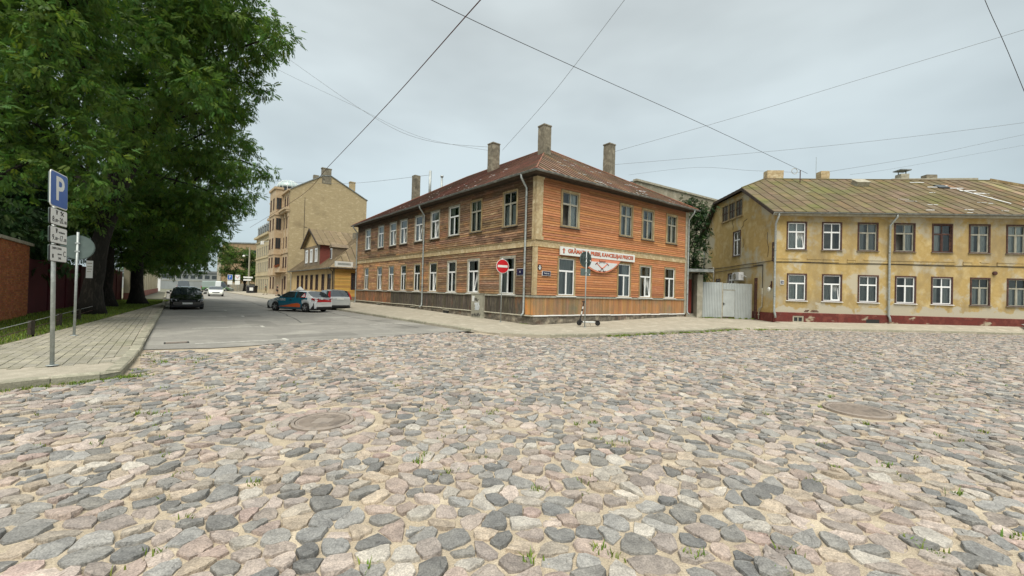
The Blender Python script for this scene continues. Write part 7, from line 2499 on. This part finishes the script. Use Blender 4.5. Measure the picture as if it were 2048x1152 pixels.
# round sign seen from behind
t = thing('round_sign', 'round road sign seen from its grey back behind the parking sign', 'road sign', (-12.65, 11.9, .125), rad(40))
pole(t, 3.0, .03)
disc(MB(), .34, -.0, .02, 2.56).lathe([(.36, -.012), (.36, .004), (.33, .004), (.33, -.012)], (0, .035, 2.56), 28, axis='y').build('disc', MT['signback'], t, (0, .03, 0))
MB().box(-.05, .05, -.035, .03, 2.66, 2.70).box(-.05, .05, -.035, .03, 2.42, 2.46).build('clamp', MT['steel'], t)
t2 = thing('paper_notice', 'small pale notice fixed on a tree trunk beside the round sign', 'notice', (-19.55, 18.95, 1.85), rad(40))
MB().box(-.11, .11, -.01, .01, 0, .8).build('sheet', MT['signwhite'], t2)
MB().box(-.08, .08, -.013, -.0101, .66, .7).box(-.08, .08, -.013, -.0101, .52, .55).box(-.08, .08, -.013, -.0101, .4, .43).box(-.08, .05, -.013, -.0101, .28, .31).build('text_line', MT['casing_grey'], t2)
# no entry sign
t = thing('no_entry_sign', 'red and white no entry sign on a thin pole by the corner', 'road sign', (-.55, 21.65, .15), rad(28))
pole(t, 3.30, .026)
dd_ = disc(MB(), .375, -.05, -.035, 2.94).build('disc', MT['signwhite'], t)
disc(MB(), .350, -.056, -.051, 2.94).build('red_face', MT['signred'], dd_)
MB().box(-.29, .29, -.062, -.0565, 2.88, 3.0).build('white_bar', MT['signwhite'], dd_)
MB().box(-.05, .05, -.02, .02, 3.28, 3.36).build('top_bracket', MT['white'], t)
# two signs from behind in front of the shop
t = thing('double_sign', 'back of a round sign above a small square one before the orange front', 'road sign', (3.52, 19.6, .15), rad(36))
pole(t, 3.65, .027)
disc(MB(), .375, .03, .045, 3.25).lathe([(.39, .0), (.39, .03), (.365, .03), (.365, .0)], (0, .03, 3.25), 28, axis='y').build('disc', MT['signback'], t)
plate(t, -.33, .33, 2.46, 2.81, .03, MT['signback'], 'square_plate', .04, .014)
MB().box(-.05, .05, -.03, .03, 3.3, 3.34).box(-.05, .05, -.03, .03, 3.1, 3.14).box(-.05, .05, -.03, .03, 2.62, 2.66).build('clamp', MT['steel'], t)
disc(MB(), .035, .02, .03, 0, 10).build('sticker', MT['signwhite'], t, (.31, 0, 3.2))
disc(MB(), .035, .02, .03, 0, 10).build('sticker', MT['signwhite'], t, (.27, 0, 2.54))

# utility cabinet with graffiti
ub_ = thing('utility_cabinet', 'weathered grey utility cabinet with graffiti standing against the dark boards', 'utility box', (-1.85, 25.0 - .9, .14), rad(-50))
MT['cabinet'] = mat('cabinet_grey', (.36, .35, .28), (.30, .29, .23), (.42, .41, .33), scale=3, rough=.7, stain=((.24, .22, .17), 1.5, .55, .75, (1, 1, .4)))
MB().box(-.56, .56, -.24, .24, .0, 1.42).build('body', MT['cabinet'], ub_)
MB().box(-.59, .59, -.27, .27, 1.42, 1.47).build('lid', MT['cabinet'], ub_)
MB().box(-.54, .54, -.254, -.241, .04, 1.40).build('door', MT['cabinet'], ub_)
MB().box(-.58, .58, -.26, .26, -.1, .0).build('base', MT['kerb'], ub_)
g_ = MB()
gb_ = random.Random(77)


def scrawl(mb, x0, x1, z, h, n, w, sd):
    rr = random.Random(sd)
    P = []
    for k in range(n):
        u = k / (n - 1)
        P.append((x0 + (x1 - x0) * u + rr.uniform(-.04, .04), -.262, z + h * (.5 + .5 * math.sin(k * 2.1 + sd)) * rr.uniform(.6, 1)))
    mb.tube(P, w, 5)
    return mb


scrawl(scrawl(MB(), -.46, .40, .12, .26, 22, .014, 3), -.25, .18, 1.02, .25, 12, .013, 5).box(-.36, -.32, -.259, -.2545, 1.18, 1.28).build('graffiti', MT['black'], ub_)
wg = MB()
for k in range(7): scrawl(wg, -.2 + rnd.uniform(-.05, .1), .3 + rnd.uniform(-.1, .05), .45 + .05 * k, .3, 9, .016, k + 10)
wg.build('graffiti', MT['lamp_clear'], ub_)
MB().box(-.46, -.20, -.262, -.255, 1.0, 1.32).build('sticker', MT['signwhite'], ub_)

# electric kick scooter
sc_ = thing('kick_scooter', 'black and white electric kick scooter parked beside the sign pole', 'scooter', (3.78, 20.12, .20), rad(6))
wr = .125
for x in (-.45, .48):
    w_ = MB().lathe([(wr * .55, .03), (wr * .9, .034), (wr, .015), (wr, -.015), (wr * .9, -.034), (wr * .55, -.03)], (0, 0, 0), 20, axis='y').build('wheel', MT['rubber'], sc_, (x, 0, wr), smooth=True)
    MB().lathe([(wr * .56, .02), (wr * .5, .026), (.02, .026), (.02, -.026), (wr * .5, -.026), (wr * .56, -.02)], (0, 0, 0), 14, axis='y').build('rim', MT['rim'], w_)
MB().prism([(-.28, -.075, .15), (.30, -.075, .15), (.34, -.075, .19), (.30, -.075, .215), (-.28, -.075, .215)], (0, .15, 0)).build('deck', MT['signwhite'], sc_)
MB().box(-.3, .34, -.08, .08, .135, .152).box(.3, .56, -.05, .05, .235, .265).build('deck_base', MT['black'], sc_)
MB().tube([(-.28, 0, .18), (-.38, 0, .22), (-.40, 0, .34)], [.035, .04, .04], 8).tube([(-.45, .055, .125), (-.42, .055, .3), (-.40, 0, .36)], .016, 6).tube([(-.45, -.055, .125), (-.42, -.055, .3), (-.40, 0, .36)], .016, 6).build('fork', MT['black'], sc_)
MB().tube([(-.40, 0, .34), (-.23, 0, 1.14)], .028, 8).build('stem', MT['black'], sc_)
MB().tube([(-.355, -.005, .55), (-.325, -.005, .70)], .0305, 8).tube([(-.300, -.005, .81), (-.275, -.005, .93)], .0305, 8).build('stem_sticker', MT['signwhite'], sc_)
MB().tube([(-.24, -.25, 1.16), (-.23, 0, 1.15), (-.24, .25, 1.16)], .016, 6).build('handlebar', MT['black'], sc_)
for s in (-1, 1):
    MB().tube([(-.24, s * .15, 1.158), (-.245, s * .27, 1.16)], .023, 8).build('grip', MT['rubber'], sc_)
MB().obox((-.22, 0, 1.17), (.05, 0, .02), (0, .05, 0), (-.01, 0, .03)).build('display', MT['black'], sc_)
MB().prism([(-.56, -.03, .25), (-.36, -.03, .262), (-.36, -.03, .272), (-.56, -.03, .26)], (0, .06, 0)).build('mudguard', MT['black'], sc_)
MB().tube([(.1, .07, .14), (.16, .13, .0)], .01, 5).build('kickstand', MT['black'], sc_)

# far street: lamp pole, bins, signs
t = thing('lamp_pole', 'tall concrete lamp pole before the far street tree', 'street lamp', (-51.4, 80, .1))
MB().tube([(0, 0, 0), (0, 0, 9.0)], [.2, .13], 10).build('pole', MT['kerb'], t)
MB().tube([(0, 0, 7.3), (-.35, -.4, 7.45), (-.6, -.65, 7.4)], .04, 6).build('arm', MT['steel'], t)
MB().lathe([(.05, 7.45), (.2, 7.35), (.24, 7.18), (.1, 7.1)], (-.65, -.7, 0), 12).build('lamp_head', MT['white'], t)
MB().box(-.9, .9, -.24, -.20, 3.0, 3.3).box(-.9, .6, -.24, -.20, 2.5, 2.8).build('direction_board', MT['signwhite'], t)
t = thing('waste_bin', 'dark large waste container beside the far lamp pole', 'bin', (-50.2, 79.2, .1))
MB().box(-.75, .75, -.5, .5, .15, 1.35).build('body', MT['black'], t)
MB().prism([(-.8, -.55, 1.35), (-.8, .55, 1.35), (-.8, .3, 1.6), (-.8, -.3, 1.6)], (1.6, 0, 0)).build('lid', MT['black'], t)
MB().box(-.15, .55, -.52, -.505, .6, 1.2).build('poster', MT['signwhite'], t)
t = thing('thin_post', 'thin grey post right of the far lamp pole', 'post', (-48.9, 80.5, .1))
MB().tube([(0, 0, 0), (0, 0, 4.2)], .06, 8).build('pole', MT['steel'], t)
MB().lathe([(.12, 0), (.1, .1)], (0, 0, 0), 8).build('foot', MT['kerb'], t)
for x, m_, lab, s_ in ((-63.6, 'signblue', 'small blue parking sign in front of the far tree', 'P'), (-61.9, 'signwhite', 'small white and red warning board in front of the far tree', None)):
    t = thing('far_sign', lab, 'road sign', (x, 92.5, .05), rad(-6))
    pole(t, 4.0, .05)
    q = plate(t, -.62, .62, 2.75, 3.95, -.09, MT['signwhite'], 'plate', .08, .02)
    if s_:
        plate(t, -.56, .56, 2.82, 3.88, -.10, MT[m_], 'plate_face', .08, .008).parent = q
        put_text('P', .95, MT['signwhite'], q, (0, -.105, 3.35), depth=.002)
    else:
        MB().beam((-.5, -.095, 3.8), (0, -.095, 3.2), .01, .14, up=(0, 1, 0)).beam((.5, -.095, 3.8), (0, -.095, 3.2), .01, .14, up=(0, 1, 0)).build('plate_face', MT['signred'], q)
    plate(t, -.6, .6, 1.75, 2.6, -.09, MT['signwhite'], 'lower_plate', .06, .02)

# ---------------------------------------------------------------- overhead wires
MT['wire'] = plain('wire_black', (.035, .032, .03), rough=.7)
MT['wire_red'] = plain('wire_rusty', (.10, .035, .03), rough=.7)
MT['wire_grey'] = plain('wire_grey', (.16, .165, .165), rough=.6)


def wire(pts, r, m, label, sag=.0, n=26):
    P = [Vector(p) for p in pts]
    # smooth curve through the points
    out = []
    for i in range(len(P) - 1):
        p0, p1, p2, p3 = P[max(i - 1, 0)], P[i], P[i + 1], P[min(i + 2, len(P) - 1)]
        k = max(3, n // (len(P) - 1))
        for j in range(k):
            t = j / k
            out.append(.5 * ((2 * p1) + (p2 - p0) * t + (2 * p0 - 5 * p1 + 4 * p2 - p3) * t * t + (3 * p1 - p0 - 3 * p2 + p3) * t ** 3))
    out.append(P[-1])
    for i, q in enumerate(out):
        u = i / (len(out) - 1)
        q.z -= sag * 4 * u * (1 - u)
    o = MB().tube(out, r, 5).build('overhead_wire', MT[m], None, smooth=True)
    return tag(o, label, 'wire', 'overhead wires')


wire([(1.5, 8.0, 10.1), (-1.11, 12.0, 10.39), (-6.24, 20.0, 10.9), (-13.78, 30.0, 10.52), (-20.97, 40.0, 10.53), (-39.92, 62.0, 10.47)], .018, 'wire_red', 'thick dark red wire slanting down over the street to the tan tenement')
wire([(-8.0, 8.6, 10.9), (-2.95, 13.0, 11.05), (1.95, 17.0, 11.37), (10.9, 23.0, 11.32), (21.45, 30.0, 11.05)], .012, 'wire', 'long dark wire from the top middle down to the post on the yellow roof')
wire([(6.8, 14.6, 16.6), (4.69, 18.0, 14.89), (2.93, 21.0, 13.53), (1.64, 24.0, 12.95), (-0.98, 30.0, 12.16)], .010, 'wire_grey', 'grey wire dropping from the top to the ridge between two brown house chimneys')
wire([(-29, 35, 27.6), (-20.53, 34.0, 21.61), (-11.86, 33.0, 15.75), (-7.36, 33.0, 13.84), (-1.72, 31.6, 12.9)], .011, 'wire_grey', 'upper of two sagging wires from the tree to the brown house chimney')
wire([(-29, 35, 24.6), (-20.78, 34.0, 20.13), (-13.51, 33.0, 16.6), (-7.78, 33.0, 14.1), (-1.75, 31.6, 12.6)], .009, 'wire_grey', 'lower of two sagging wires from the tree to the brown house chimney')
wire([(36, 18, 18.6), (27.34, 22.0, 16.7), (20.37, 25.0, 15.17), (14.97, 28.0, 14.15), (7.1, 31.0, 12.5)], .010, 'wire_grey', 'grey wire from the upper right edge to the rear chimney of the brown house')
wire([(13.0, 12.0, 12.6), (13.69, 12.0, 10.79), (14.33, 12.0, 9.41), (14.97, 12.0, 7.92), (15.7, 12.0, 6.2)], .008, 'wire', 'steep thin wire crossing the upper right corner of the sky')
wire([(40, 24, 14.4), (32.39, 26.0, 13.45), (20.84, 28.0, 12.3), (7.2, 31.0, 11.6)], .009, 'wire_grey', 'low grey wire from the right edge to the base of the rear chimney')
wire([(60, 42, 21), (49.84, 40.0, 18.59), (38.07, 38.0, 15.5), (25.41, 33.0, 12.2)], .011, 'wire_grey', 'faint wire rising from the second yellow house chimney to the right edge')
wire([(66, 46, 21.6), (56.09, 45.0, 19.53), (37.65, 40.0, 15.0), (27.85, 34.0, 12.3)], .009, 'wire_grey', 'lowest faint wire rising to the right edge behind the yellow roof')
wire([(13.9, 50.0, 16.5), (19.78, 45.0, 16.04), (23.0, 40, 14.3), (25.08, 36.0, 12.99)], .011, 'wire_grey', 'humped wire above the grey building ending behind the yellow roof')
wire([(-64, 76, 10.2), (-53.6, 70.0, 10.93), (-47.33, 66.0, 11.14), (-39.8, 63.5, 12.0)], .02, 'wire_grey', 'faint wire from the trees to the tan tenement facade')
wire([(-35.92, 58.0, 16.6), (-23.37, 56.0, 16.0), (-8.3, 40, 13.0)], .016, 'wire_grey', 'thin wire passing across the tenement gable to the brown house flue')
